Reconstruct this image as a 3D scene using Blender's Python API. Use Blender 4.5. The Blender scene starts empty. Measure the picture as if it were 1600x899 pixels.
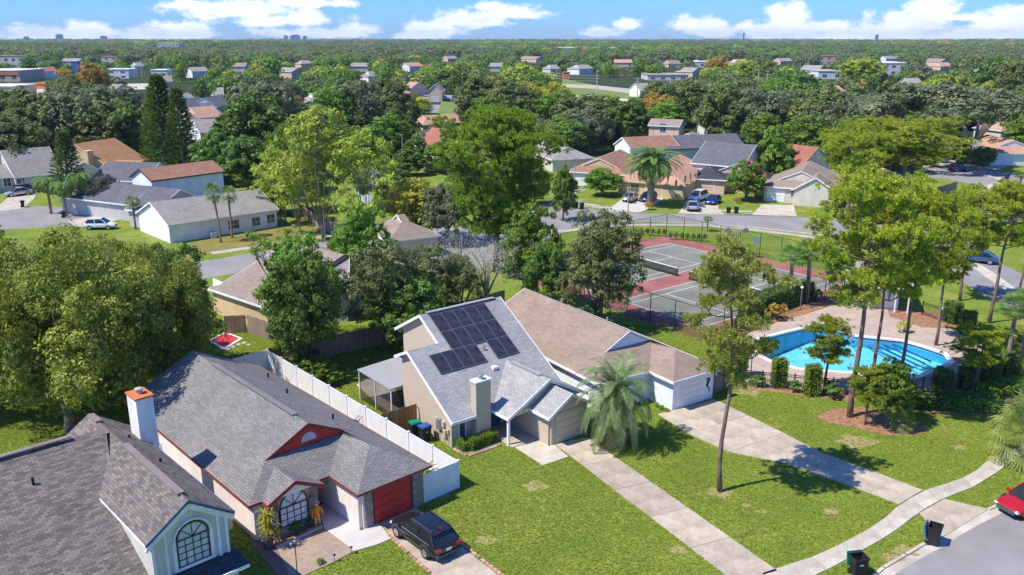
import bpy, bmesh, math, random
import numpy as np
from mathutils import Vector, Matrix
from math import radians, sin, cos, pi, atan2, hypot
random.seed(7); RNG = np.random.default_rng(7)
S = bpy.context.scene
COL = S.collection
# ---------------- camera ----------------
FPX, YH, CH = 1340.0, 59.0, 26.5
TILT = math.atan((449.5 - YH) / FPX); CT, ST = cos(TILT), sin(TILT)
cd = bpy.data.cameras.new('camera'); cam = bpy.data.objects.new('camera', cd); COL.objects.link(cam)
cam.location = (0, 0, CH); cam.rotation_euler = (pi / 2 - TILT, 0, 0)
cd.sensor_width = 36; cd.lens = 36 * FPX / 1600; cd.clip_start = .5; cd.clip_end = 40000
S.camera = cam
S.view_settings.view_transform = 'Standard'; S.view_settings.look = 'None'
S.view_settings.exposure = 0.28; S.view_settings.gamma = 1
S.cycles.max_bounces = 5; S.cycles.transparent_max_bounces = 6; S.cycles.diffuse_bounces = 4
S.cycles.caustics_reflective = False; S.cycles.caustics_refractive = False
S.cycles.use_denoising = True
def px_ray(px, py):
    dx, dy = px - 800, py - 449.5
    return Vector((dx, FPX * CT - dy * ST, -(FPX * ST + dy * CT)))
def G(px, py, z=0.0):                      # the point at height z that the photograph shows at this pixel
    r = px_ray(px, py); t = (CH - z) / -r.z
    return Vector((r.x * t, r.y * t, z))
def PX(p):
    x, y, z = p; zc = y * CT - (z - CH) * ST; yc = -(y * ST + (z - CH) * CT)
    return (800 + FPX * x / zc, 449.5 + FPX * yc / zc, zc)
def height_at(g, ty):
    lo, hi = 0, 80
    for _ in range(40):
        m = (lo + hi) / 2
        if PX((g.x, g.y, m))[1] > ty: lo = m
        else: hi = m
    return lo
# ---------------- sun, sky and clouds ----------------
SUN_EL = radians(56); SUN_H = Vector((-.93, -.37)).normalized()
tosun = Vector((SUN_H.x * cos(SUN_EL), SUN_H.y * cos(SUN_EL), sin(SUN_EL)))
ld = bpy.data.lights.new('sun', 'SUN'); ld.energy = 4.9; ld.angle = radians(.5); ld.color = (1, .94, .84)
sun = bpy.data.objects.new('sun', ld); COL.objects.link(sun); sun.rotation_euler = tosun.to_track_quat('Z', 'Y').to_euler()
W = bpy.data.worlds.new('World'); S.world = W; W.use_nodes = True
nt = W.node_tree; nt.nodes.clear()
def N(t, ty, **k):
    n = t.nodes.new(ty)
    for a, b in k.items():
        if a.startswith('i_'):
            key = a[2:].replace('_', ' ')
            n.inputs[int(key) if key.isdigit() else key].default_value = b
        else: setattr(n, a, b)
    return n
def MT(t, op, a, b=None, c=None, clamp=False):
    n = t.nodes.new('ShaderNodeMath'); n.operation = op; n.use_clamp = clamp
    for i, v in enumerate((a, b, c)):
        if v is None: continue
        if isinstance(v, (int, float)): n.inputs[i].default_value = v
        else: t.links.new(v, n.inputs[i])
    return n.outputs[0]
out = N(nt, 'ShaderNodeOutputWorld'); bg = N(nt, 'ShaderNodeBackground', i_Strength=.115)
sky = N(nt, 'ShaderNodeTexSky', sky_type='NISHITA', sun_disc=False, sun_elevation=SUN_EL, sun_rotation=atan2(SUN_H.x, SUN_H.y), altitude=0, air_density=1.0, dust_density=.25, ozone_density=2.2)
tc = N(nt, 'ShaderNodeTexCoord'); sp = N(nt, 'ShaderNodeSeparateXYZ'); nt.links.new(tc.outputs['Generated'], sp.inputs[0])
X, Y, Z = sp.outputs
AZ = MT(nt, 'ARCTAN2', X, Y)
EL = MT(nt, 'DIVIDE', Z, MT(nt, 'SQRT', MT(nt, 'ADD', MT(nt, 'MULTIPLY', X, X), MT(nt, 'MULTIPLY', Y, Y))))
def cloud_noise(sx, sy, detail, off, rough=.6):
    cb = N(nt, 'ShaderNodeCombineXYZ'); nt.links.new(MT(nt, 'MULTIPLY', AZ, sx), cb.inputs[0]); nt.links.new(MT(nt, 'MULTIPLY_ADD', EL, sy, off), cb.inputs[1])
    n = N(nt, 'ShaderNodeTexNoise', i_Scale=1.0, i_Detail=detail, i_Roughness=rough); nt.links.new(cb.outputs[0], n.inputs['Vector']); return n.outputs['Fac']
nz = cloud_noise(38, 60, 8, 3.0); nz2 = cloud_noise(9, 22, 6, 9.0)
blobs = [(95, 56, 85, 17), (135, 49, 45, 14), (60, 58, 45, 8), (232, 56, 45, 14), (285, 52, 52, 19), (380, 20, 115, 22), (440, 34, 95, 14), (300, 12, 45, 10), (480, 8, 90, 13), (505, 54, 100, 10), (560, 50, 45, 12), (680, 48, 48, 22), (730, 34, 70, 18), (790, 24, 70, 15), (655, 58, 50, 7), (770, 14, 40, 9),
         (940, 52, 40, 10), (980, 42, 30, 12), (1085, 44, 52, 18), (1110, 52, 60, 10), (1225, 30, 42, 26), (1200, 50, 60, 16), (1280, 46, 80, 15), (1370, 52, 120, 16), (1450, 16, 34, 34), (1430, 42, 75, 20), (1340, 58, 200, 8), (1575, 40, 62, 24), (1540, 56, 90, 10), (1500, 30, 30, 8)]
dens = None
for bx, by, rx, ry in blobs:
    a = math.atan((bx - 800) / 1396); e = (YH - by) / 1396 * cos(a); ra = rx / 1396 * 1.15; re = ry / 1396 * 1.2
    dx = MT(nt, 'DIVIDE', MT(nt, 'SUBTRACT', AZ, a), ra); dy = MT(nt, 'DIVIDE', MT(nt, 'SUBTRACT', EL, e), re)
    dy = MT(nt, 'MAXIMUM', dy, MT(nt, 'MULTIPLY', dy, -1.7))
    d = MT(nt, 'SUBTRACT', 1.0, MT(nt, 'SQRT', MT(nt, 'ADD', MT(nt, 'MULTIPLY', dx, dx), MT(nt, 'MULTIPLY', dy, dy))))
    dens = d if dens is None else MT(nt, 'MAXIMUM', dens, d)
dens = MT(nt, 'MAXIMUM', dens, -.6)
inview = MT(nt, 'ADD', dens, MT(nt, 'MULTIPLY', MT(nt, 'SUBTRACT', nz, .5), 2.2))
side = MT(nt, 'MULTIPLY', MT(nt, 'SUBTRACT', MT(nt, 'MULTIPLY_ADD', nz, .5, nz2), .86), 5.0)     # the same kind of fair weather cloud all round
far = MT(nt, 'MULTIPLY', MT(nt, 'SUBTRACT', MT(nt, 'MAXIMUM', MT(nt, 'ABSOLUTE', AZ), MT(nt, 'MULTIPLY', EL, 11.0)), .6), 12.0, clamp=True)
mx = N(nt, 'ShaderNodeMix', data_type='FLOAT'); nt.links.new(far, mx.inputs[0]); nt.links.new(inview, mx.inputs[2]); nt.links.new(side, mx.inputs[3])
fac = N(nt, 'ShaderNodeMapRange', interpolation_type='SMOOTHSTEP', i_1=-.02, i_2=.55); nt.links.new(mx.outputs[0], fac.inputs[0])
shade = N(nt, 'ShaderNodeMapRange', i_1=.3, i_2=.7, i_3=.82, i_4=1.12); nt.links.new(cloud_noise(24, 70, 6, 3.3), shade.inputs[0])
cc = N(nt, 'ShaderNodeVectorMath', operation='SCALE'); cc.inputs[0].default_value = (9.0, 9.35, 9.9); nt.links.new(shade.outputs[0], cc.inputs['Scale'])
mc = N(nt, 'ShaderNodeMix', data_type='RGBA'); nt.links.new(MT(nt, 'MULTIPLY', fac.outputs[0], .96), mc.inputs[0])
tint = N(nt, 'ShaderNodeMix', data_type='RGBA', blend_type='MULTIPLY', i_0=1.0); tint.inputs[7].default_value = (.34, .73, 1.50, 1)
nt.links.new(sky.outputs[0], tint.inputs[6]); nt.links.new(tint.outputs[2], mc.inputs[6]); nt.links.new(cc.outputs[0], mc.inputs[7])
nt.links.new(mc.outputs[2], bg.inputs[0]); nt.links.new(bg.outputs[0], out.inputs[0])
# ---------------- materials ----------------
MATS = {}
def mat(name, col, col2=None, rough=.85, scale=.6, detail=5, var=.12, bump=0, bscale=20, obj_var=0, spec=.3, metal=0, coord='Object', stretch=None, brick=None, fine=0, fscale=30, ramp=(.35, .65), translucent=0, island=0, emit=0):
    if name in MATS: return MATS[name]
    m = bpy.data.materials.new(name); m.use_nodes = True; t = m.node_tree; t.nodes.clear(); L = t.links.new
    o = N(t, 'ShaderNodeOutputMaterial'); b = N(t, 'ShaderNodeBsdfPrincipled', i_Roughness=rough, i_Metallic=metal); b.inputs['Specular IOR Level'].default_value = spec
    tc = N(t, 'ShaderNodeTexCoord'); vec = tc.outputs['UV' if coord == 'UV' else coord]
    c2 = col2 or tuple(min(1, c * (1 + var * 1.6)) for c in col); c1 = col if col2 else tuple(c * (1 - var) for c in col)
    v2 = vec
    if stretch:
        mp = N(t, 'ShaderNodeMapping'); mp.inputs['Scale'].default_value = stretch; L(vec, mp.inputs[0]); v2 = mp.outputs[0]
    n = N(t, 'ShaderNodeTexNoise', i_Scale=scale, i_Detail=detail, i_Roughness=.65); L(v2, n.inputs['Vector'])
    mr = N(t, 'ShaderNodeMapRange', i_1=ramp[0], i_2=ramp[1]); L(n.outputs[0], mr.inputs[0])
    mx = N(t, 'ShaderNodeMix', data_type='RGBA'); L(mr.outputs[0], mx.inputs[0]); mx.inputs[6].default_value = (*c1, 1); mx.inputs[7].default_value = (*c2, 1)
    c = mx.outputs[2]; hsrc = None
    if brick:
        bw, bh, mort, ca, cb, cm = brick
        bt = N(t, 'ShaderNodeTexBrick', i_Scale=1.0); bt.offset_frequency = 2; bt.inputs['Mortar Size'].default_value = mort; bt.inputs['Mortar Smooth'].default_value = .3
        bt.inputs['Brick Width'].default_value = bw; bt.inputs['Row Height'].default_value = bh
        bt.inputs['Color1'].default_value = (*ca, 1); bt.inputs['Color2'].default_value = (*cb, 1); bt.inputs['Mortar'].default_value = (*cm, 1); L(tc.outputs['UV'], bt.inputs['Vector'])
        m2 = N(t, 'ShaderNodeMix', data_type='RGBA', blend_type='MULTIPLY', i_0=1.0); L(c, m2.inputs[6]); L(bt.outputs[0], m2.inputs[7]); c = m2.outputs[2]; hsrc = MT(t, 'SUBTRACT', 1.0, bt.outputs['Fac'])
    if fine:
        nf = N(t, 'ShaderNodeTexNoise', i_Scale=fscale, i_Detail=3); L(vec, nf.inputs['Vector'])
        m3 = N(t, 'ShaderNodeMapRange', i_1=.3, i_2=.7, i_3=1 - fine, i_4=1 + fine); L(nf.outputs[0], m3.inputs[0])
        vm = N(t, 'ShaderNodeVectorMath', operation='SCALE'); L(c, vm.inputs[0]); L(m3.outputs[0], vm.inputs['Scale']); c = vm.outputs[0]
    if obj_var or island:
        hs = N(t, 'ShaderNodeHueSaturation'); L(c, hs.inputs['Color'])
        oi = N(t, 'ShaderNodeObjectInfo'); v = MT(t, 'MULTIPLY_ADD', oi.outputs['Random'], obj_var * 2, 1 - obj_var)
        if obj_var: L(MT(t, 'MULTIPLY_ADD', oi.outputs['Random'], obj_var * .09, .5 - obj_var * .045), hs.inputs['Hue'])
        if island:
            g = N(t, 'ShaderNodeNewGeometry'); v = MT(t, 'MULTIPLY', v, MT(t, 'MULTIPLY_ADD', g.outputs['Random Per Island'], island * 2, 1 - island))
        L(v, hs.inputs['Value']); c = hs.outputs[0]
    L(c, b.inputs['Base Color'])
    if emit: L(c, b.inputs['Emission Color']); b.inputs['Emission Strength'].default_value = emit
    if bump or hsrc:
        bp = N(t, 'ShaderNodeBump', i_Strength=bump or .5, i_Distance=.02)
        if hsrc: L(hsrc, bp.inputs['Height'])
        else:
            nb = N(t, 'ShaderNodeTexNoise', i_Scale=bscale, i_Detail=3); L(v2, nb.inputs['Vector']); L(nb.outputs[0], bp.inputs['Height']); bp.inputs['Distance'].default_value = .05
        L(bp.outputs[0], b.inputs['Normal'])
    if translucent:
        tr = N(t, 'ShaderNodeBsdfTranslucent'); L(c, tr.inputs[0]); ms = N(t, 'ShaderNodeMixShader', i_0=translucent); L(b.outputs[0], ms.inputs[1]); L(tr.outputs[0], ms.inputs[2]); L(ms.outputs[0], o.inputs[0])
    else: L(b.outputs[0], o.inputs[0])
    MATS[name] = m; return m
# ---------------- mesh helpers ----------------
class MB:
    def __init__(s): s.v = []; s.f = []; s.m = []
    def poly(s, pts, mi=0):
        i = len(s.v); s.v += [tuple(p) for p in pts]; s.f.append(tuple(range(i, i + len(pts)))); s.m.append(mi); return s
    def prism(s, pts, vec, mi=0, side=None):          # a polygon pushed along vec
        pts = [Vector(p) for p in pts]; vec = Vector(vec); n = len(pts); q = []
        for p in pts:
            if not q or (p - q[-1]).length > 1e-4: q.append(p)
        if (q[0] - q[-1]).length < 1e-4: q.pop()
        n = len(q); i = len(s.v); s.v += [tuple(p) for p in q] + [tuple(p + vec) for p in q]
        nr = sum(((q[k].cross(q[(k + 1) % n])) for k in range(n)), Vector()); flip = nr.dot(vec) > 0
        a = tuple(range(i, i + n)); b = tuple(range(i + 2 * n - 1, i + n - 1, -1))
        s.f += [a[::-1], b[::-1]] if flip else [a, b]; s.m += [mi, side if side is not None else mi]
        for k in range(n):
            k2 = (k + 1) % n; fc = (i + k, i + n + k, i + n + k2, i + k2)
            s.f.append(fc[::-1] if flip else fc); s.m.append(side if side is not None else mi)
        return s
    def box(s, c, d, rz=0, mi=0, M=None):              # centre, full size
        x, y, z = (k / 2 for k in d); pts = [Vector(p) for p in ((-x, -y, -z), (-x, y, -z), (x, y, -z), (x, -y, -z))]
        R = Matrix.Translation(c) @ Matrix.Rotation(rz, 4, 'Z')
        if M is not None: R = M @ R
        return s.prism([R @ p for p in pts], (R.to_3x3() @ Vector((0, 0, 2 * z))), mi)
    def beam(s, p, q, w, h, up=(0, 0, 1), mi=0, ext=0):
        p, q = Vector(p), Vector(q); d = (q - p).normalized(); p = p - d * ext; q = q + d * ext
        r = d.cross(Vector(up)).normalized(); u = r.cross(d)
        return s.prism([p - r * w / 2 - u * h / 2, p + r * w / 2 - u * h / 2, p + r * w / 2 + u * h / 2, p - r * w / 2 + u * h / 2], q - p, mi)
    def tube(s, pts, rs, n=6, mi=0, cap=True):
        pts = [Vector(p) for p in pts]; base = len(s.v); a = None
        for k, p in enumerate(pts):
            d = (pts[min(k + 1, len(pts) - 1)] - pts[max(k - 1, 0)]).normalized()
            if a is None: a = d.orthogonal().normalized()
            a = (a - d * a.dot(d)).normalized(); b = d.cross(a)
            for j in range(n):
                t = 2 * pi * j / n; s.v.append(tuple(p + (a * cos(t) + b * sin(t)) * rs[k]))
        for k in range(len(pts) - 1):
            for j in range(n):
                j2 = (j + 1) % n; o = base + k * n
                s.f.append((o + j, o + j2, o + n + j2, o + n + j)); s.m.append(mi)
        if cap:
            s.f.append(tuple(base + j for j in range(n))[::-1]); s.m.append(mi)
            s.f.append(tuple(base + (len(pts) - 1) * n + j for j in range(n))); s.m.append(mi)
        return s
    def lathe(s, c, prof, n=12, mi=0):                 # profile of (radius, z)
        c = Vector(c); return s.tube([c + Vector((0, 0, z)) for r, z in prof], [max(r, 1e-3) for r, z in prof], n, mi)
    def build(s, name, mats, parent=None, smooth=False, uv=True, loc=None, rz=None):
        me = bpy.data.meshes.new(name); me.from_pydata(s.v, [], s.f); me.validate()
        if not isinstance(mats, (list, tuple)): mats = [mats]
        for m in mats: me.materials.append(m)
        if any(s.m) and len(me.polygons) == len(s.m): me.polygons.foreach_set('material_index', s.m)
        if uv and len(me.polygons) < 20000:
            ul = me.uv_layers.new(name='UVMap'); dat = np.empty(len(me.loops) * 2, np.float32); vs = me.vertices
            for p in me.polygons:
                nn = p.normal
                if abs(nn.z) > .995: u, w = Vector((1, 0, 0)), Vector((0, 1, 0))
                else: u = Vector((-nn.y, nn.x, 0)).normalized(); w = nn.cross(u)
                for li in p.loop_indices:
                    co = vs[me.loops[li].vertex_index].co; dat[2 * li] = co.dot(u); dat[2 * li + 1] = co.dot(w)
            ul.data.foreach_set('uv', dat)
        if smooth: me.polygons.foreach_set('use_smooth', [True] * len(me.polygons))
        ob = bpy.data.objects.new(name, me); COL.objects.link(ob)
        if parent: ob.parent = parent
        if loc is not None: ob.location = loc
        if rz is not None: ob.rotation_euler.z = rz
        return ob
def tag(o, label=None, cat=None, group=None, kind=None):
    for k, v in (('label', label), ('category', cat), ('group', group), ('kind', kind)):
        if v: o[k] = v
    return o
def thing(name, label, cat, loc, rz=0, group=None):
    o = bpy.data.objects.new(name, None); COL.objects.link(o); o.location = loc; o.rotation_euler.z = rz; o.empty_display_size = .2
    return tag(o, label, cat, group)
def copy_tree(o, loc, rz=0, label=None, scale=None, parent=None):
    c = o.copy(); COL.objects.link(c)
    if parent is None: c.location = loc; c.rotation_euler.z = rz
    else: c.parent = parent
    if scale is not None: c.scale = scale
    if label: c['label'] = label
    for ch in list(o.children): copy_tree(ch, None, parent=c)
    return c
PROT = []
def protect(x0, y0, x1, y1, dist): PROT.append((x0, y0, x1, y1, dist))
# ---------------- ground, roads, court and pool ----------------
from mathutils.geometry import tessellate_polygon
def pts(*a, z=0.0): return [G(x, y, z) for x, y in a]
M_grass = mat('grass', (.125, .20, .02), (.25, .31, .05), rough=.95, scale=.30, detail=10, ramp=(.3, .72), bump=.55, bscale=16, fine=.38, fscale=11, spec=.12)
def grass_nodes(m):                                     # worn yellow patches and darker tufts of their own
    t = m.node_tree; b = [n for n in t.nodes if n.type == 'BSDF_PRINCIPLED'][0]; src = b.inputs['Base Color'].links[0].from_socket
    tc = [n for n in t.nodes if n.type == 'TEX_COORD'][0]; L = t.links.new
    n = N(t, 'ShaderNodeTexNoise', i_Scale=.22, i_Detail=9, i_Roughness=.66); L(tc.outputs['Object'], n.inputs['Vector'])
    r = N(t, 'ShaderNodeMapRange', i_1=.52, i_2=.66, i_4=.7); L(n.outputs[0], r.inputs[0])
    x = N(t, 'ShaderNodeMix', data_type='RGBA'); L(r.outputs[0], x.inputs[0]); L(src, x.inputs[6]); x.inputs[7].default_value = (.36, .31, .07, 1)
    n2 = N(t, 'ShaderNodeTexNoise', i_Scale=2.6, i_Detail=8, i_Roughness=.78); L(tc.outputs['Object'], n2.inputs['Vector'])
    r2 = N(t, 'ShaderNodeMapRange', i_1=.38, i_2=.6, i_3=.66, i_4=1.12); L(n2.outputs[0], r2.inputs[0])
    vm = N(t, 'ShaderNodeVectorMath', operation='SCALE'); L(x.outputs[2], vm.inputs[0]); L(r2.outputs[0], vm.inputs['Scale'])
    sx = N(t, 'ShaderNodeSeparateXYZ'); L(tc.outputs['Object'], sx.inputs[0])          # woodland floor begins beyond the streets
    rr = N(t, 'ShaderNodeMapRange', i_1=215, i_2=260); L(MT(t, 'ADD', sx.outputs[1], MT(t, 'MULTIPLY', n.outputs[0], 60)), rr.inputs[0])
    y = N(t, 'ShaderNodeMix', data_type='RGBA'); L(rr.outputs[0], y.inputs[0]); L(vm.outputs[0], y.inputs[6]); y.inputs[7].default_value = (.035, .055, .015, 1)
    L(y.outputs[2], b.inputs['Base Color'])
grass_nodes(M_grass)
M_dry = mat('dry_grass', (.28, .22, .07), (.16, .17, .035), rough=.95, scale=.3, detail=8, bump=.6, bscale=6, fine=.2, fscale=6, spec=.1)
M_asph = mat('asphalt', (.24, .225, .215), (.31, .295, .285), rough=.95, scale=.25, detail=9, fine=.10, fscale=25, bump=.3, bscale=30, spec=.1)
M_conc = mat('concrete', (.32, .26, .19), (.51, .43, .33), rough=.9, scale=.8, detail=9, obj_var=.10, fine=.10, fscale=9, bump=.25, bscale=25, spec=.15, ramp=(.3, .62))
M_walk = mat('sidewalk_concrete', (.40, .345, .275), (.57, .51, .425), rough=.9, scale=.6, detail=8, obj_var=.10, fine=.08, fscale=10, bump=.2, bscale=25, spec=.15)
M_white_conc = mat('painted_concrete', (.50, .46, .42), (.58, .545, .51), rough=.85, scale=1.2, detail=7, fine=.05, fscale=12, spec=.2)
M_mulch = mat('pine_straw', (.24, .12, .065), (.42, .24, .14), rough=1, scale=2.2, detail=8, bump=1, bscale=12, fine=.3, fscale=9, spec=.05)
M_paver = mat('pavers', (.80, .72, .66), (.95, .88, .82), rough=.9, scale=.8, detail=6, brick=(.22, .11, .008, (.42, .33, .27), (.50, .42, .36), (.2, .17, .14)), spec=.15)
M_deck = mat('pool_deck_pavers', (.80, .72, .66), (.98, .90, .84), rough=.9, scale=.5, detail=7, brick=(.42, .21, .015, (.50, .42, .35), (.60, .52, .46), (.34, .29, .25)), spec=.15)
M_green = mat('court_green', (.16, .165, .135), (.255, .25, .21), rough=.9, scale=.25, detail=9, fine=.1, fscale=3, spec=.15)
M_red = mat('court_red', (.25, .085, .072), (.37, .165, .14), rough=.9, scale=.22, detail=9, fine=.1, fscale=3, spec=.15)
M_line = mat('line_paint', (.6, .58, .55), rough=.8)
POOL_PX = [(1175, 537), (1187, 555), (1210, 567), (1253, 577), (1337, 583), (1394, 588.5), (1430, 590), (1484, 567), (1474, 553.5), (1440, 542), (1410, 533.5), (1337, 526), (1307, 517), (1275, 509.5), (1237, 518.5), (1190, 530)]
PW = pts(*POOL_PX); pc = sum(PW, Vector()) / len(PW)
def grow(ps, d, z=0):
    out_ = []
    for i, p in enumerate(ps):
        a, b = ps[i - 1], ps[(i + 1) % len(ps)]; t = (b - a).normalized(); n = Vector((t.y, -t.x, 0))
        if n.dot(p - pc) < 0: n = -n
        q = p + n * d; out_.append(Vector((q.x, q.y, z)))
    return out_
def sheet(name, outer, hole, z, m, kind='structure', parent=None):
    loops = [[Vector((p.x, p.y, 0)) for p in outer]] + ([[Vector((p.x, p.y, 0)) for p in hole]] if hole else [])
    allp = [p for l in loops for p in l]; mb = MB(); mb.v = [(p.x, p.y, z) for p in allp]
    for t in tessellate_polygon(loops):
        a, b, c = (allp[i] for i in t); t = tuple(t) if (b - a).cross(c - a).z > 0 else tuple(t)[::-1]
        mb.f.append(t); mb.m.append(0)
    o = mb.build(name, m, parent)
    if kind: o['kind'] = kind
    return o
BIG = [Vector((-11000, -300, 0)), Vector((11000, -300, 0)), Vector((11000, 12000, 0)), Vector((-11000, 12000, 0))]
hole = grow(PW, .1)
sheet('ground', BIG, hole, 0.0, M_grass)
deck_px = [(1146, 598), (1141, 570), (1150, 545), (1162, 525), (1200, 508), (1250, 494), (1300, 478), (1345, 474), (1400, 486), (1440, 492), (1490, 515), (1545, 545), (1592, 570), (1570, 588), (1540, 598), (1500, 604), (1440, 612), (1380, 613), (1300, 611), (1240, 607), (1180, 603)]
sheet('pool_deck', pts(*deck_px), hole, .03, M_deck)
# the basin, its coping, steps and water
M_plaster = mat('pool_plaster', (.30, .68, .78), (.44, .80, .86), rough=.6, scale=1.1, detail=5, fine=.1, fscale=3)
M_tile = mat('pool_tile', (.02, .16, .42), rough=.3, fine=.1, fscale=8); M_coping = mat('coping', (.66, .58, .50), (.74, .67, .60), rough=.8, scale=2)
M_coping_w = mat('coping_white', (.74, .74, .72), rough=.6)
pool = thing('swimming_pool', 'long angular blue swimming pool with pale coping inside the black fence', 'swimming pool', (pc.x, pc.y, 0))
mb = MB()
def loc_(p): return Vector((p.x - pc.x, p.y - pc.y, p.z))
xs = [p.x for p in PW]; x0p, x1p = min(xs), max(xs)
def depth(p): f = (p.x - x0p) / (x1p - x0p); return -2.3 + 1.35 * min(1, max(0, (f - .08) / .6))
for i, p in enumerate(PW):
    q = PW[(i + 1) % len(PW)]; a, b = loc_(p), loc_(q); da, db = depth(p), depth(q)
    mb.poly([a + Vector((0, 0, -.22)), b + Vector((0, 0, -.22)), b + Vector((0, 0, db)), a + Vector((0, 0, da))], 2)
    mb.poly([a + Vector((0, 0, 0)), b + Vector((0, 0, 0)), b + Vector((0, 0, -.22)), a + Vector((0, 0, -.22))], 1)
ins = [loc_(p) for p in PW]
for t in tessellate_polygon([[Vector((p.x, p.y, 0)) for p in ins]]): mb.poly([ins[i] + Vector((0, 0, depth(PW[i]))) for i in t])
mb.build('basin', [M_plaster, M_tile, mat('pool_wall', (.07, .42, .72), (.12, .50, .76), rough=.6)], pool)
mb = MB(); o1 = [loc_(p) for p in grow(PW, .42)]; i1 = [loc_(p) for p in grow(PW, -.06)]
for i in range(len(PW)):
    j = (i + 1) % len(PW); zt = Vector((0, 0, .09)); zb = Vector((0, 0, -.04))
    mb.poly([o1[i] + zt, o1[j] + zt, i1[j] + zt, i1[i] + zt]); mb.poly([i1[i] + zt, i1[j] + zt, i1[j] + zb, i1[i] + zb], 1); mb.poly([o1[i], o1[j], o1[j] + zt, o1[i] + zt])
mb.build('coping', [M_coping, M_coping_w], pool)
c1, c2 = G(1484, 566), G(1410, 533); bk = (G(1300, 560) - (c1 + c2) / 2).normalized()
for k in range(4):
    mb = MB(); d = .7 + k * .55; dirc = (c2 - c1).normalized(); a = loc_(c1 + dirc * 1.2 + bk * d); b = loc_(c1 + dirc * 8.2 + bk * d)
    a.z = b.z = -.35 - k * .16; mb.beam(a, b, .07, .12); mb.build('pool_step', mat('step_edge', (.03, .12, .25), rough=.5), pool)
m = bpy.data.materials.new('pool_water'); m.use_nodes = True; t = m.node_tree; t.nodes.clear(); L = t.links.new
o = N(t, 'ShaderNodeOutputMaterial'); tr = N(t, 'ShaderNodeBsdfTransparent', i_Color=(.60, .90, .97, 1)); gl = N(t, 'ShaderNodeBsdfGlossy', i_Roughness=.04); fr = N(t, 'ShaderNodeFresnel', i_IOR=1.33)
nn = N(t, 'ShaderNodeTexNoise', i_Scale=2.2, i_Detail=4); tcc = N(t, 'ShaderNodeTexCoord'); L(tcc.outputs['Object'], nn.inputs['Vector']); bp = N(t, 'ShaderNodeBump', i_Strength=.25, i_Distance=.05); L(nn.outputs[0], bp.inputs['Height'])
L(bp.outputs[0], gl.inputs['Normal']); L(bp.outputs[0], fr.inputs['Normal']); ms = N(t, 'ShaderNodeMixShader'); L(fr.outputs[0], ms.inputs[0]); L(tr.outputs[0], ms.inputs[1]); L(gl.outputs[0], ms.inputs[2]); L(ms.outputs[0], o.inputs[0])
MATS['pool_water'] = m
mb = MB(); mb.poly([Vector((p.x, p.y, -.1)) for p in ins][::1]); w = mb.build('water', m, pool)
# roads
def strip(name, cl, w, z, m, kind='structure', closed=False):
    P = [G(*p) if isinstance(p, tuple) else p for p in cl]; mb = MB(); a_, b_ = [], []
    for i, p in enumerate(P):
        d = (P[min(i + 1, len(P) - 1)] - P[max(i - 1, 0)]).normalized(); n = Vector((-d.y, d.x, 0)) * w / 2
        a_.append(p + n); b_.append(p - n)
    for i in range(len(P) - 1):
        q = [b_[i], b_[i + 1], a_[i + 1], a_[i]]
        if (q[1] - q[0]).cross(q[2] - q[0]).z < 0: q = q[::-1]
        mb.poly([(v.x, v.y, z) for v in q])
    o = mb.build(name, m); 
    if kind: o['kind'] = kind
    return o
PAVED = []
def flat(name, px, z, m, kind='structure'):
    if name == 'road': PAVED.append(pts(*px))
    return sheet(name, pts(*px), None, z, m, kind)
flat('road', [(1300, 960), (1399, 895), (1450, 863), (1495, 839.5), (1530, 820), (1564, 803), (1620, 775), (1720, 740), (1950, 730), (2100, 900), (2000, 1000), (1300, 1000)], .006, M_asph)
road_n = flat('road', [(700, 362), (790, 335), (868, 314), (905, 324), (960, 332), (1050, 335), (1140, 337), (1240, 339), (1340, 343), (1440, 345), (1500, 332), (1560, 318), (1660, 300), (1660, 335), (1560, 350), (1510, 370), (1530, 395), (1600, 430), (1700, 470), (1700, 530), (1600, 495), (1500, 440), (1440, 400), (1380, 375), (1300, 368), (1235, 361), (1160, 353), (1100, 349), (1020, 346), (960, 347), (900, 355), (860, 372), (800, 400), (720, 430), (640, 420)], .006, M_asph)
flat('road', [(-60, 330), (0, 326), (60, 322), (110, 325), (150, 333), (160, 342), (130, 352), (60, 356), (-60, 362)], .006, M_asph)
flat('road', [(290, 412), (340, 405), (420, 391), (520, 376), (620, 366), (720, 350), (800, 330), (800, 350), (700, 385), (600, 395), (520, 402), (430, 418), (340, 432), (290, 440)], .0105, M_asph)
flat('road', [(1400, 262), (1500, 256), (1580, 272), (1640, 290), (1640, 310), (1560, 298), (1480, 280), (1400, 276)], .012, M_asph)
flat('road', [(850, 131), (930, 134), (1040, 146), (1240, 158), (1400, 165), (1400, 170), (1230, 165), (1030, 153), (930, 140), (850, 136)], .3, M_walk)
flat('road', [(850, 148), (930, 152), (1040, 160), (1180, 168), (1180, 171), (1030, 164), (930, 156), (850, 152)], .3, M_walk)
flat('road', [(655, 149), (760, 150), (860, 155), (860, 162), (760, 160), (655, 157)], .3, M_asph)
flat('road', [(665, 165), (690, 165), (694, 178), (664, 178)], .3, M_asph)
for px in ([(0, 135), (95, 128), (185, 128), (185, 150), (90, 156), (0, 156)], [(180, 132), (240, 131), (245, 140), (180, 142)]): flat('parking_lot', px, .25, M_walk)
flat('dry_lawn', [(300, 380), (350, 368), (420, 358), (470, 338), (540, 345), (560, 362), (470, 372), (400, 384), (330, 398), (290, 404)], .004, M_dry)
flat('lawn', [(690, 160), (750, 162), (760, 180), (760, 205), (690, 205), (680, 190)], .35, mat('far_lawn', (.13, .20, .035), (.19, .24, .05), rough=.95, scale=.08, detail=6))
flat('lawn', [(880, 124), (900, 128), (1010, 150), (1000, 158), (930, 150), (870, 152)], .28, MATS['far_lawn'])
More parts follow.
